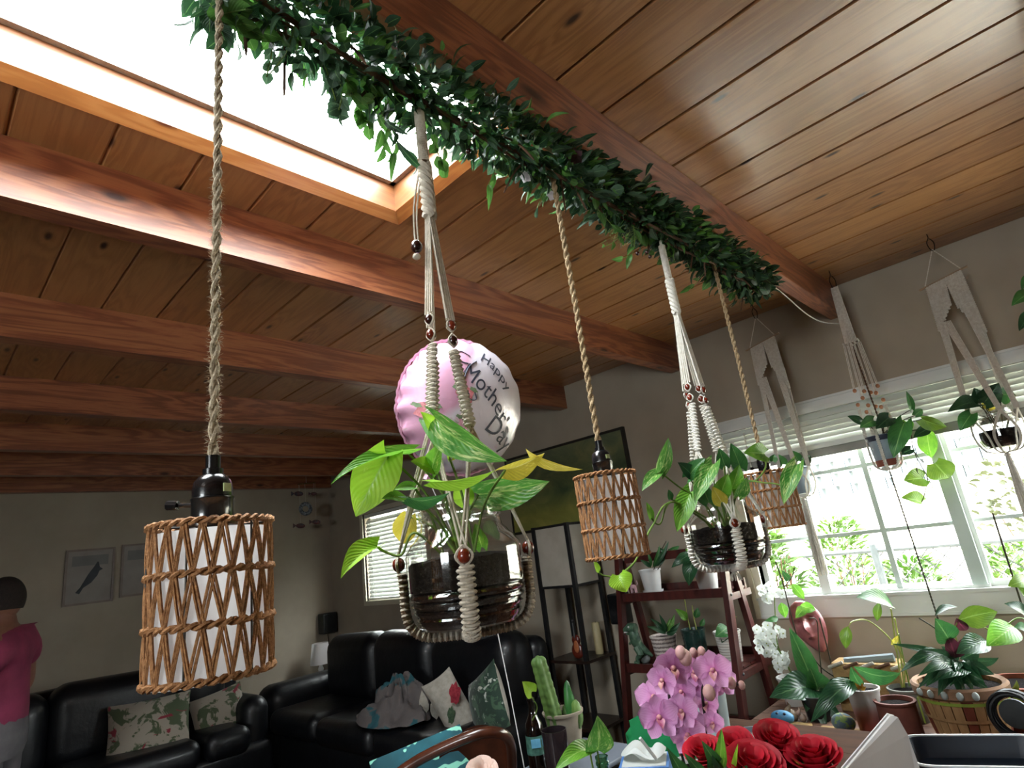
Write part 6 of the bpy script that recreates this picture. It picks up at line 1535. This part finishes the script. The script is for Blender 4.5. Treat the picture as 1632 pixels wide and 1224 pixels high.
for i, (px, py, r_, lab) in enumerate(((1120, 1196, 32, 'red rose drooping sideways beside the pink orchid'), (1170, 1188, 34, 'red rose set low behind the others in the bouquet'), (1203, 1216, 44, 'red rose opened flat toward the room in the bouquet'), (1240, 1176, 38, 'red rose standing tallest in the bouquet'), (1256, 1214, 42, 'red rose with folded outer petals in the bouquet middle'), (1296, 1202, 42, 'red rose at the bouquet edge next to the white card'))):
    rose('red_rose', lab, px, py, rd + .05 * math.sin(i * 2.2), r_ * rd / FPX, M['rose_red'], i + 3, (vx + .012 * math.cos(i), vy + .012 * math.sin(i), DZ + .05), 'red roses in the glass vase')
lf = thing('rose_foliage', 'green rose leaves standing among the red roses', 'foliage', (vx, vy, DZ + .05))
for (bx, by, tx, ty, w_, mk) in ((1145, 1222, 1118, 1180, 24, 'leaf_mid'), (1148, 1226, 1150, 1160, 20, 'pothos'), (1120, 1235, 1090, 1200, 20, 'leaf_mid'), (1168, 1226, 1176, 1185, 8, 'pothos_lime'), (1180, 1226, 1210, 1240, 20, 'leaf_mid'), (1140, 1230, 1128, 1195, 22, 'leaf_dark'), (1285, 1226, 1262, 1208, 8, 'pothos_yellow')):
    B, T = PD(bx, by, 1.18), PD(tx, ty, 1.16); MB().leaf(B, T, w_ * 1.18 / FPX, EYE - B, heart=0, belly=.4).build('leaf', M[mk], lf); MB().tube(catm([B, B.lerp(V((vx, vy, DZ + .12)), .5), V((vx, vy, DZ + .06))], 5), .002, 5).build('stem', M['stem'], lf)
# ---- pink orchid
od = 1.45; ob = PD(1120, 1300, 1.5)
po = pot('plant_pot', 'white pot of the pink orchid on the dining table', ob.x, ob.y, DZ, .055, .07, .13, M['whitepot'], .003)
orc = thing('pink_orchid', 'pink moth orchid in full bloom on the dining table', 'houseplant', (ob.x, ob.y, DZ + .12))
t = NT('pink_orchid_petal'); v = t.coords((1, 1, 1), 'UV'); sx = t.n('ShaderNodeSeparateXYZ'); t.l(v, sx.inputs[0]); wv = t.math('SINE', t.math('MULTIPLY', sx.outputs[0], 60.0))
cpk = t.mix(t.math('MULTIPLY', t.math('ADD', t.math('MULTIPLY', wv, .5), .5), .35), t.ramp(sx.outputs[1], [(0.0, '#a8508a'), (.35, '#c88abb'), (1.0, '#d7a6cd')]), '#b870a5'); bq = t.pbsdf(cpk, .6); M['orchid_pink'] = t.done(t.translucent(bq, cpk, .35))
M['orchid_lip'] = mat('orchid_lip', '#b98a7a', '#8f3f62', 60, .5)
for i, (px, py, r_) in enumerate(((1072, 1064, 34), (1108, 1070, 32), (1136, 1068, 32), (1056, 1084, 26), (1042, 1112, 32), (1086, 1102, 26), (1050, 1144, 34), (1086, 1134, 28), (1124, 1092, 28), (1126, 1120, 24), (1096, 1172, 30), (1136, 1152, 20), (1150, 1086, 26), (1104, 1152, 22))):
    flower(orc, px, py, od + .05 * math.sin(i * 1.7), r_ * od / FPX, M['orchid_pink'], M['orchid_lip'], i + 40, lip=M['orchid_lip'], tilt=.55)
for (px, py, r_, d_) in ((1085, 1040, 11, 0), (1092, 1048, 13, 0), (1165, 1088, 10, 0), (1182, 1092, 7, 0), (1105, 1040, 8, .05), (1118, 1038, 8, .05), (1112, 1046, 7, .05), (1130, 1104, 12, -.05)): MB().ball(PD(px, py, od + d_), r_ * od / FPX * .8, r_ * od / FPX * .8, r_ * od / FPX, 10, 8).build('bud', mat('orchid_bud', '#b58c8a', '#a27a70', 30, .6) if px == 1085 else bpy.data.materials['orchid_bud'], orc)
for P in ([(1120, 1300, 1.5), (1090, 1215, 1.47), (1078, 1160, 1.46), (1066, 1105, 1.46), (1075, 1062, 1.46), (1092, 1045, 1.46)], [(1120, 1300, 1.5), (1128, 1210, 1.48), (1124, 1150, 1.47), (1120, 1095, 1.46), (1140, 1085, 1.46), (1182, 1092, 1.45)]): MB().tube(catm([PD(*p) for p in P], 8), .0035, 6).build('flower_stem', mat('dark_orchid_stem', '#33272c', '#241b20', 20, .5) if P[1][0] == 1090 else bpy.data.materials['dark_orchid_stem'], orc)
for (bx, by, tx, ty, w_) in ((1110, 1270, 1062, 1190, 40), (1115, 1270, 1010, 1225, 36), (1120, 1270, 1085, 1210, 34)):
    B, T = PD(bx, by, 1.46), PD(tx, ty, 1.38); MB().leaf(B, T, w_ * 1.4 / FPX, EYE - B, heart=0, arch=.15).build('leaf', M['leaf_mid'], orc)
# ---- pale blue vase behind the orchid
pv = PD(1138, 1150, 1.75); M['paleblue'] = mat('pale_blue_ceramic', '#b5c6cd', '#a5b7be', 6, .45)
va = thing('blue_vase', 'tall pale blue tapered vase with a black stripe behind the orchid', 'vase', (pv.x, pv.y, DZ))
MB().lathe([(.030, 0), (.034, .01), (.052, PD(1138, 1088, 1.75).z - DZ), (.049, PD(1138, 1088, 1.75).z - DZ), (.032, .03)], (pv.x, pv.y, DZ), 28, capt=False).build('body', M['paleblue'], va)
d_ = (EYE - pv); d_.z = 0; d_.normalize(); sd = V((-d_.y, d_.x, 0)); MB().bar(V((pv.x, pv.y, DZ + .01)) + d_ * .0345 + sd * .006, V((pv.x, pv.y, PD(1138, 1088, 1.75).z - .02)) + d_ * .0515 + sd * .010, .014, .003, up=d_).build('stripe', M['black'], va)
# ---- green paper, tissue box, greeting card, trays
gp = thing('green_gift_bag', 'bright green paper gift bag with zigzag top on the dining table', 'gift bag', (PD(1038, 1200, 1.62).x, PD(1038, 1200, 1.62).y, DZ)); M['greenpaper'] = mat('green_paper', '#1f9b5c', '#1a8a50', 10, .7, trans=.1)
pts = [(1002, 1180), (1010, 1168), (1008, 1158), (1022, 1150), (1036, 1145), (1062, 1150), (1074, 1158), (1078, 1192)]
top = [PD(a, b, 1.62) for a, b in pts]; n = len(top); bot = [V((p.x, p.y, DZ)) for p in top]; bk_ = [p + FWD * .05 for p in top]
mb = MB(); mb.add(top + bot, [(i, i + 1, n + i + 1, n + i) for i in range(n - 1)]); fx = V((FWD.x, FWD.y, 0)).normalized() * .06
mb.add([p + fx for p in top] + [p + fx for p in bot], [(i + 1, i, n + i, n + i + 1) for i in range(n - 1)]); mb.add([top[0], bot[0], top[0] + fx, bot[0] + fx, top[-1], bot[-1], top[-1] + fx, bot[-1] + fx], [(0, 1, 3, 2), (4, 6, 7, 5)]); mb.build('bag', M['greenpaper'], gp, smooth=False)
tbp = PD(1030, 1225, 1.5); tb = thing('tissue_box', 'blue and white tissue box with a tissue pulled up', 'tissue box', (tbp.x, tbp.y, DZ)); M['boxblue'] = mat('box_blue', '#5a86c4', '#4a76b4', 10, .6); M['paperwhite'] = mat('white_paper', '#d5d8d4', '#c6cac6', 10, .8, trans=.2)
hb = PD(1030, 1212, 1.5).z; ang = .5; ux = V((math.cos(ang), math.sin(ang), 0)); uy = V((-ux.y, ux.x, 0)); cB = V((tbp.x, tbp.y, (DZ + hb) / 2))
MB().obox(cB, ux * .062, uy * .055, V((0, 0, (hb - DZ) / 2))).build('box', M['boxblue'], tb, smooth=False)
MB().obox(V((tbp.x, tbp.y, hb + .001)), ux * .055, uy * .048, V((0, 0, .001))).build('top_panel', M['paperwhite'], tb, smooth=False)
rg = random.Random(4); mb = MB()
def tissue(u, v):
    a = 2 * PI * u; r_ = .010 + .040 * v * (1 + .25 * math.sin(a * 2 + 1) * v); return V((tbp.x, tbp.y, hb)) + V((math.cos(a) * r_, math.sin(a) * r_, .028 * math.sin(v * PI * .75) * (1 + .35 * math.sin(a * 3))))
mb.grid(tissue, 36, 9, wrap=True).build('tissue', M['paperwhite'], tb)
st_ = tag(MB().tube([PD(1020, 1176, 1.42), PD(1046, 1210, 1.42)], .004, 8).build('white_straw', M['paperwhite']), 'short white straw sticking out over the tissue box', 'straw')
# white folded card
cd_ = 1.32; A, B, Cc = PD(1417, 1139, cd_), PD(1335, 1236, cd_ - .08), PD(1466, 1236, cd_ + .02)
gc = thing('greeting_card', 'large blank white folded card standing beside the roses', 'card', (A.x, A.y, DZ)); M['cardgrey'] = mat('white_card', '#e6e5e4', '#dddcdb', 6, .6)
def panel(P, th, nm):
    n_ = (P[1] - P[0]).cross(P[2] - P[0]).normalized(); MB().prism(P, n_ * th).build(nm, M['cardgrey'], gc, smooth=False)
dn = lambda P: V((P.x, P.y, DZ))
A2 = PD(1428, 1142, cd_)
panel([A, PD(1345, 1226, cd_ - .08), PD(1340, 1300, cd_ - .1), PD(1470, 1300, cd_), PD(1464, 1226, cd_), PD(1444, 1170, cd_), A2], .004, 'front_panel')
bx = V((FWD.x, FWD.y, 0)).normalized()
panel([A + bx * .006, A2 + bx * .006, PD(1444, 1172, cd_) + bx * .008, PD(1464, 1228, cd_) + bx * .014, PD(1468, 1300, cd_) + bx * .03, PD(1342, 1300, cd_ - .1) + bx * .03, PD(1347, 1228, cd_ - .08) + bx * .014], .003, 'back_panel')
# dark trays with white rims
M['navytray'] = mat('dark_navy_plastic', '#1d2733', '#18212c', 10, .4); M['trayrim'] = mat('white_plastic_rim', '#c9d0d2', '#bcc4c6', 10, .4)
def tray(label, cx, cy, hx, hy, h, rotz):
    t = thing('serving_tray', label, 'tray', (cx, cy, DZ), 'dark trays with white rims'); ux = V((math.cos(rotz), math.sin(rotz), 0)); uy = V((-ux.y, ux.x, 0))
    def loop(sx_, sy_, r, z, n=6):
        P = []
        for q, (a, b) in enumerate(((1, 1), (-1, 1), (-1, -1), (1, -1))):
            for k in range(n + 1): th = q * PI / 2 + k * PI / 2 / n; P.append(V((cx, cy, z)) + ux * (a * (sx_ - r) + r * math.cos(th)) + uy * (b * (sy_ - r) + r * math.sin(th)))
        return P
    L = [loop(hx * .86, hy * .82, .04, DZ), loop(hx * .98, hy * .97, .05, DZ + h), loop(hx * .96, hy * .95, .05, DZ + h), loop(hx * .84, hy * .8, .04, DZ + .006)]; n = len(L[0]); mb = MB()
    mb.add([p for l in L for p in l], [(k * n + i, k * n + (i + 1) % n, (k + 1) * n + (i + 1) % n, (k + 1) * n + i) for k in range(3) for i in range(n)] + [list(range(n))[::-1], [3 * n + i for i in range(n)]]); mb.build('tray', M['navytray'], t)
    P = loop(hx, hy, .05, DZ + h); MB().tube(P + [P[0]], .004, 6, caps=False).build('rim', M['trayrim'], t)
p = PD(1555, 1215, 1.62); tray('dark navy tray with a white rim at the far table end', p.x + .03, p.y - .07, .17, .12, .055, .35)
p = PD(1555, 1248, 1.45); tray('smaller dark tray with a white rim nested before the other', p.x + .05, p.y - .12, .12, .08, .045, .35)
# grey metal planter beyond the table
gpz = PD(1205, 1172, 1.95); gpl = pot('metal_planter', 'grey metal planter of gravel beside the bouquet', gpz.x, gpz.y, DZ, .06, .098, gpz.z - DZ, mat('grey_metal', '#7f8790', '#727a83', 8, .45, metal=.3), .003, cat='planter', soil=False)
MB().lathe([(.001, gpz.z - DZ - .012), (.09, gpz.z - DZ - .014)], (gpz.x, gpz.y, DZ), 28, capb=False, capt=False).build('gravel', mat('grey_gravel', '#8d8d88', '#4f4f4c', 160, .9, bump=.5), gpl)
# pothos cutting in a green bottle
gb = PD(960, 1215, 1.45); bt = thing('green_bottle', 'green glass bottle holding a pothos cutting', 'bottle', (gb.x, gb.y, DZ)); hz = PD(958, 1206, 1.45).z - DZ; M['greenglass'] = glassmat('green_glass', (.25, .5, .3), .08, .05)
MB().lathe([(.030, 0), (.034, .008), (.034, hz * .55), (.016, hz * .75), (.0145, hz - .02), (.017, hz - .018), (.017, hz - .012), (.0145, hz - .010), (.0165, hz - .004), (.0165, hz), (.012, hz)], (gb.x, gb.y, DZ), 24, capt=False).build('glass', M['greenglass'], bt)
pothos('pothos_cutting', 'two leaved pothos cutting in the green bottle', (gb.x, gb.y, DZ + .05), [(952, 1196, 1.44, 952, 1140, 1.38, 48, 15, 'pothos_var', dict(fold=.2, heart=.05)), (940, 1198, 1.44, 882, 1232, 1.36, 34, 25, 'pothos', dict(arch=.22, fold=.35))], (gb.x, gb.y, DZ + .06))
# pale rose in a white vase
pr_ = PD(790, 1265, 1.42)
prv = thing('bud_vase', 'small white bud vase with a pale rose', 'vase', (pr_.x + .03, pr_.y, DZ)); MB().lathe([(.03, 0), (.042, .03), (.04, .08), (.02, .13), (.022, .15), (.018, .15)], (pr_.x + .03, pr_.y, DZ), 20, capt=False).build('body', M['whitepot'], prv)
rose('pale_rose', 'pale pink rose by the bentwood chair', 768, 1230, 1.40, .040, M['rose_pale'], 77, (pr_.x + .03, pr_.y, DZ + .10))

# ---- side stand with cactus, bottle and cutting
sdp = PD(885, 1222, 2.15); SZ = sdp.z - .004
ss = thing('side_stand', 'grey topped side stand holding the cactus and bottle', 'table', (sdp.x, sdp.y + .05, 0)); M['greytop'] = mat('grey_laminate', '#6f7580', '#646a75', 6, .4)
MB().rbox(sdp.x - .12, sdp.x + .16, sdp.y - .05, sdp.y + .32, SZ - .02, SZ, .006, 2).build('top', M['greytop'], ss)
for a in (-.08, .12):
    for b in (-.02, .28): MB().box(sdp.x + a - .015, sdp.x + a + .015, sdp.y + b - .015, sdp.y + b + .015, 0, SZ - .02).build('leg', M['black_metal'], ss, smooth=False)
kb = PD(857, 1208, 2.12); M['brownglass'] = mat('dark_brown_glass', '#120a07', '#0a0504', 10, .08, coat=.6)
dbt = thing('dark_bottle', 'dark glass bottle with a blue label and a leaf cutting', 'bottle', (kb.x, kb.y, SZ)); sc_ = 2.12 / FPX
zs = lambda py: PD(857, py, 2.12).z - SZ
MB().lathe([(.030, 0), (.035, .006), (.035, zs(1170)), (.030, zs(1155)), (.016, zs(1143)), (.0125, zs(1136)), (.012, zs(1122)), (.015, zs(1121)), (.015, zs(1117)), (.010, zs(1117))], (kb.x, kb.y, SZ), 24).build('glass', M['brownglass'], dbt)
MB().lathe([(.0356, zs(1200)), (.0356, zs(1172))], (kb.x, kb.y, SZ), 24, capb=False, capt=False).build('label', mat('green_label', '#4c7a6a', '#2d5148', 60, .6), dbt)
dd = (EYE - kb); dd.z = 0; dd.normalize(); MB().obox(V((kb.x, kb.y, SZ + zs(1182))) + dd * .0365, V((-dd.y, dd.x, 0)) * .017, dd * .001, V((0, 0, .014))).build('label_badge', mat('light_blue_label', '#6fb0cf', '#5c9cbc', 30, .5), dbt, smooth=False)
pothos('leaf_cutting', 'single lime leaf cutting standing in the dark bottle', (kb.x, kb.y, SZ + .1), [(847, 1103, 2.1, 832, 1086, 2.06, 26, 10, 'pothos_lime', dict(via=[(856, 1130, 2.12), (848, 1112, 2.1)]))], (kb.x, kb.y, SZ + .15))
cpz = PD(905, 1195, 2.3); CZ = SZ
pot('plant_pot', 'beige clay pot of the tall cactus on the side stand', cpz.x, cpz.y, CZ, .055, .078, max(.1, PD(905, 1135, 2.3).z - CZ), mat('beige_clay', '#8f8474', '#7d7262', 14, .8), .005)
cz0 = PD(880, 1160, 2.3); ct = thing('tall_cactus', 'tall green ribbed cactus column leaning in the beige pot', 'cactus', cz0); M['cactus'] = mat('cactus_skin', '#5d7a38', '#486430', 12, .6, bump=.2)
P0, P1 = PD(888, 1160, 2.3), PD(856, 1046, 2.3); ax_ = (P1 - P0); LL = ax_.length; ax_.normalize(); u = ax_.orthogonal().normalized(); w_ = ax_.cross(u)
def cac(a, v): 
    th = 2 * PI * a; r_ = .028 * (1 - .12 * v) * (1 + .22 * math.cos(th * 4)) * (1 - .03 * math.sin(v * 60)) * (1 if v < .93 else max(.0, 1 - ((v - .93) / .07) ** 2) ** .5)
    return P0 + ax_ * LL * v + (u * math.cos(th) + w_ * math.sin(th)) * r_
MB().grid(cac, 32, 50, wrap=True).build('column', M['cactus'], ct)
P0b = PD(912, 1150, 2.32)
for k, (dx, h) in enumerate(((0, .16), (.03, .09), (-.02, .07))): MB().ball(P0b + V((dx, .0, h * .3)), .022, .022, h * .6, 10, 8, jit=.08).build('pad', M['cactus'] if k else M['leaf_mid'], ct)
gk = PD(888, 1208, 2.05); gpot = thing('glass_planter', 'dark striped glass planter on the side stand', 'planter', (gk.x, gk.y, SZ))
MB().lathe([(.036, 0), (.040, .005), (.044, .09), (.046, PD(888, 1165, 2.05).z - SZ), (.043, PD(888, 1165, 2.05).z - SZ), (.041, .09)], (gk.x, gk.y, SZ), 24, capt=False).build('glass', mat('smoky_glass', '#2b2326', '#1d1719', 40, .15, coat=.5, stretch=(8, 8, .3)), gpot)
MB().lathe([(.001, .11), (.041, .108)], (gk.x, gk.y, SZ), 20, capb=False, capt=False).build('pebbles', mat('pale_pebbles', '#8c8378', '#4d463f', 200, .8, bump=.6), gpot)

# ---- bentwood chair with teal leaf cushion
ch = thing('bentwood_chair', 'dark brown bentwood armchair at the table end', 'chair', (-1.75, 1.3, 0)); M['bentwood'] = mat('brown_bentwood', '#4a2415', '#33170c', 6, .28, coat=.5, stretch=(3, 3, 3))
cdp = 1.8
arc = catm([PD(600, 1262, cdp - .02), PD(650, 1222, cdp), PD(705, 1192, cdp), PD(760, 1170, cdp), PD(795, 1168, cdp + .02), PD(812, 1182, cdp + .06), PD(816, 1215, cdp + .12), PD(815, 1260, cdp + .18)], 8)
MB().tube(arc, .0165, 10).build('arm', M['bentwood'], ch)
q0 = arc[0]; q1 = arc[-1]
for q in (q0, q1): MB().tube([q, V((q.x, q.y, .0))], [.02, .016], 8).build('leg', M['bentwood'], ch)
mid = (q0 + q1) / 2; seatc = V((mid.x - .18, mid.y + .12, .44))
MB().rbox(seatc.x - .24, seatc.x + .24, seatc.y - .24, seatc.y + .24, .41, .45, .02).build('seat', M['bentwood'], ch)
for a in (-.2, .2): MB().tube([(seatc.x - .2, seatc.y + a, .43), (seatc.x - .24, seatc.y + a, 0)], [.018, .014], 8).build('leg', M['bentwood'], ch)
bpan = MB(); bpan.grid(lambda u, v: PD(700 + u * 110, 1200 - 45 * math.sin(u * PI * .8) * v + (1 - v) * 80, cdp + .10 + .05 * u), 14, 6); bpan.build('back_panel', M['bentwood'], ch)
t = NT('teal_leaf_fabric'); v = t.coords((1, 1, 1)); wv = t.n('ShaderNodeTexWave', wave_type='RINGS'); t.val(wv, Scale=7.0, Distortion=5.0); wv.inputs['Detail Scale'].default_value = 2.0; t.l(v, wv.inputs['Vector'])
cq = t.mix(t.ramp(wv.outputs['Fac'], [(.86, 0.0), (.92, 1.0)]), t.ramp(t.noise(v, 6, 3), [(.4, '#123f48'), (.6, '#1b5560')]), '#7fc4ae'); M['teal'] = t.done(t.pbsdf(cq, .9))
tcu = thing('chair_cushion', 'teal cushion with pale green leaf lines on the bentwood chair', 'cushion', (seatc.x, seatc.y, .45))
ce = PD(672, 1222, cdp + .14)
def cush(sg):
    e1 = (PD(735, 1178, cdp + .14) - PD(605, 1232, cdp + .14)).normalized(); e2 = V((.0, .0, 1)); e2 = (e2 - e1 * e2.dot(e1)).normalized(); nn = e1.cross(e2)
    def fn(a, b):
        x, y = a * 2 - 1, b * 2 - 1; k = max(0, (1 - abs(x) ** 3) * (1 - abs(y) ** 3)) ** .5
        return ce + e1 * x * .165 - e2 * (.085 - y * .16) + nn * sg * .055 * k
    return fn
MB().grid(cush(1), 15, 13).build('front_cover', M['teal'], tcu); mb = MB().grid(cush(-1), 15, 13); mb.f = [f[::-1] for f in mb.f]; mb.build('back_cover', M['teal'], tcu)

# ---- person standing by the left wall
pc = PD(10, 1000, 3.3); px0, py0 = pc.x, pc.y
pe = thing('person', 'person in a pink top and grey trousers standing before the left sofa', 'person', (px0, py0, 0))
fwd_ = (V((EYE.x, EYE.y, 0)) - V((px0, py0, 0))).normalized(); fwd_ = Quaternion((0, 0, 1), -2.0) @ fwd_; rt = fwd_.cross(V((0, 0, 1)))   # facing left of the picture
def pp(f, r_, z): return V((px0, py0, z)) + fwd_ * f + rt * r_
M['skin'] = mat('skin', '#8a5f4c', '#7b5343', 14, .6); M['pinktop'] = mat('pink_shirt', '#8e3557', '#7a2c4a', 9, .9, bump=.3, bscale=20); M['trousers'] = mat('grey_trousers', '#6c6a6e', '#5c5a5f', 9, .9, bump=.3, bscale=20); M['hair'] = mat('dark_hair', '#241a16', '#17100d', 60, .7, bump=.4)
def skin_mesh(name, verts, edges, radii, mt, parent, root=0, sub=2):
    me = bpy.data.meshes.new(name); me.from_pydata([tuple(v - ORG[parent.name]) for v in verts], edges, []); o = bpy.data.objects.new(name, me); col.objects.link(o); o.parent = parent; ORG[o.name] = ORG[parent.name]
    sk_ = o.modifiers.new('skin', 'SKIN'); sk_.use_smooth_shade = True
    for i, r_ in enumerate(radii): me.skin_vertices[0].data[i].radius = r_ if isinstance(r_, tuple) else (r_, r_); me.skin_vertices[0].data[i].use_root = (i == root)
    sb = o.modifiers.new('subdivision', 'SUBSURF'); sb.levels = sub; sb.render_levels = sub; me.materials.append(mt); return o
vs = [pp(0, 0, .96), pp(.01, 0, 1.12), pp(.0, 0, 1.28), pp(-.01, 0, 1.40), pp(.0, 0, 1.47), pp(.02, 0, 1.53), pp(.03, 0, 1.60),
      pp(-.01, .17, 1.39), pp(-.03, .21, 1.13), pp(.14, .17, 1.02), pp(-.01, -.17, 1.39), pp(-.03, -.21, 1.13), pp(.14, -.17, 1.02),
      pp(0, .095, .86), pp(.01, .10, .48), pp(-.02, .10, .08), pp(.10, .11, .03), pp(0, -.095, .86), pp(.01, -.10, .48), pp(-.02, -.10, .08), pp(.10, -.11, .03), pp(.22, .15, 1.03), pp(.22, -.15, 1.03)]
es = [(0, 1), (1, 2), (2, 3), (3, 4), (4, 5), (5, 6), (3, 7), (7, 8), (8, 9), (9, 21), (3, 10), (10, 11), (11, 12), (12, 22), (0, 13), (13, 14), (14, 15), (15, 16), (0, 17), (17, 18), (18, 19), (19, 20)]
rr = [(.15, .12), (.14, .11), (.15, .12), (.13, .10), .055, .06, .05, .068, .05, .036, .068, .05, .036, .085, .06, .042, .035, .085, .06, .042, .035, .03, .03]
skin_mesh('body', vs, es, rr, M['skin'], pe)
hd = MB()
def head(a, b):
    th = 2 * PI * a; ph = PI * b; x = math.sin(ph) * math.cos(th); y = math.sin(ph) * math.sin(th); z = math.cos(ph)
    f = x * .098; r_ = y * .076 * (1 - .18 * max(0, -z)); zz = z * .118
    if x > 0: f += .022 * math.exp(-(y / .18) ** 2 - ((z + .12) / .16) ** 2) + .010 * math.exp(-(y / .3) ** 2 - ((z + .75) / .2) ** 2) + .008 * math.exp(-(y / .35) ** 2 - ((z + .47) / .07) ** 2) - .008 * math.exp(-((abs(y) - .4) / .18) ** 2 - ((z - .05) / .12) ** 2)
    return pp(.03 + f, r_, 1.615 + zz)
hd.grid(head, 36, 24, wrap=True); hd.build('head', M['skin'], pe)
hr = MB(); hr.grid(lambda a, b: pp(.024, 0, 1.620) + (head(a, b * .47) - pp(.03, 0, 1.615)) * 1.05, 36, 14, wrap=True); hr.build('hair', M['hair'], pe)
mbk = MB(); mbk.grid(lambda a, b: pp(.022, 0, 1.615) + (head(.27 + a * .46, .25 + b * .40) - pp(.03, 0, 1.615)) * 1.035, 16, 12); mbk.build('hair_back', M['hair'], pe)
for s_ in (-1, 1):
    MB().ball(pp(.02, s_ * .077, 1.61), .020, .008, .030, 10, 8).build('ear', M['skin'], pe); MB().ball(pp(.113, s_ * .032, 1.625), .010, nu=8, nv=6).build('eye', M['whitepot'], pe)
MB().ball(pp(.128, 0, 1.56), .008, .024, .007, 10, 6).build('mouth', M['maskclay'], pe)
sh_ = [vs[0] - V((0, 0, .12)), vs[1], vs[2], vs[3], pp(0, 0, 1.45), vs[7], pp(-.025, .2, 1.22), vs[10], pp(-.025, -.2, 1.22)]
skin_mesh('pink_top', sh_, [(0, 1), (1, 2), (2, 3), (3, 4), (3, 5), (5, 6), (3, 7), (7, 8)], [(.20, .165), (.175, .14), (.185, .15), (.165, .135), (.08, .08), (.105, .105), (.085, .085), (.105, .105), (.085, .085)], M['pinktop'], pe)
tr = MB(); ap_ = math.atan2(rt.y, rt.x)
def oval(f, z, a, b): return [pp(f + b * math.sin(2 * PI * k / 20), a * math.cos(2 * PI * k / 20), z) for k in range(20)]
L_ = [oval(0, 1.06, .150, .112), oval(0, 1.0, .165, .125), oval(0, .92, .178, .135), oval(0, .85, .180, .130), oval(0, .80, .165, .115)]
tr.add([p for l in L_ for p in l], [(k * 20 + i, k * 20 + (i + 1) % 20, (k + 1) * 20 + (i + 1) % 20, (k + 1) * 20 + i) for k in range(4) for i in range(20)])
for s_ in (-1, 1): tr.tube(catm([pp(0, s_ * .09, .90), pp(.0, s_ * .095, .75), pp(.015, s_ * .10, .48), pp(-.01, s_ * .10, .25), pp(-.02, s_ * .10, .06)], 4), [.085 + .012 * math.sin(i * .2) - .0022 * i for i in range(17)], 14)
tr.build('trousers', M['trousers'], pe)
for s_ in (-1, 1):
    for k in range(5):
        f0 = pp(.235, s_ * .15 + (k - 2) * .014, 1.03 - .01 * abs(k - 2)); L = (.035, .055, .062, .056, .042)[k]
        if k == 0 and s_: f0 = pp(.20, s_ * .15 - s_ * .03, 1.045)
        MB().tube(catm([f0, f0 + fwd_ * L * .6 + V((0, 0, -.008)), f0 + fwd_ * L + V((0, 0, -.03))], 4), [.0085] * 4 + [.008] * 4 + [.006], 7).build('finger', M['skin'], pe)
    MB().rbox(*sorted((pp(-.06, s_ * .10 - .04, 0).x, pp(.2, s_ * .10 + .04, 0).x)), *sorted((pp(-.06, s_ * .10 - .05, 0).y, pp(.2, s_ * .10 + .05, 0).y)), .0, .07, .025).build('shoe', M['black_metal'], pe)
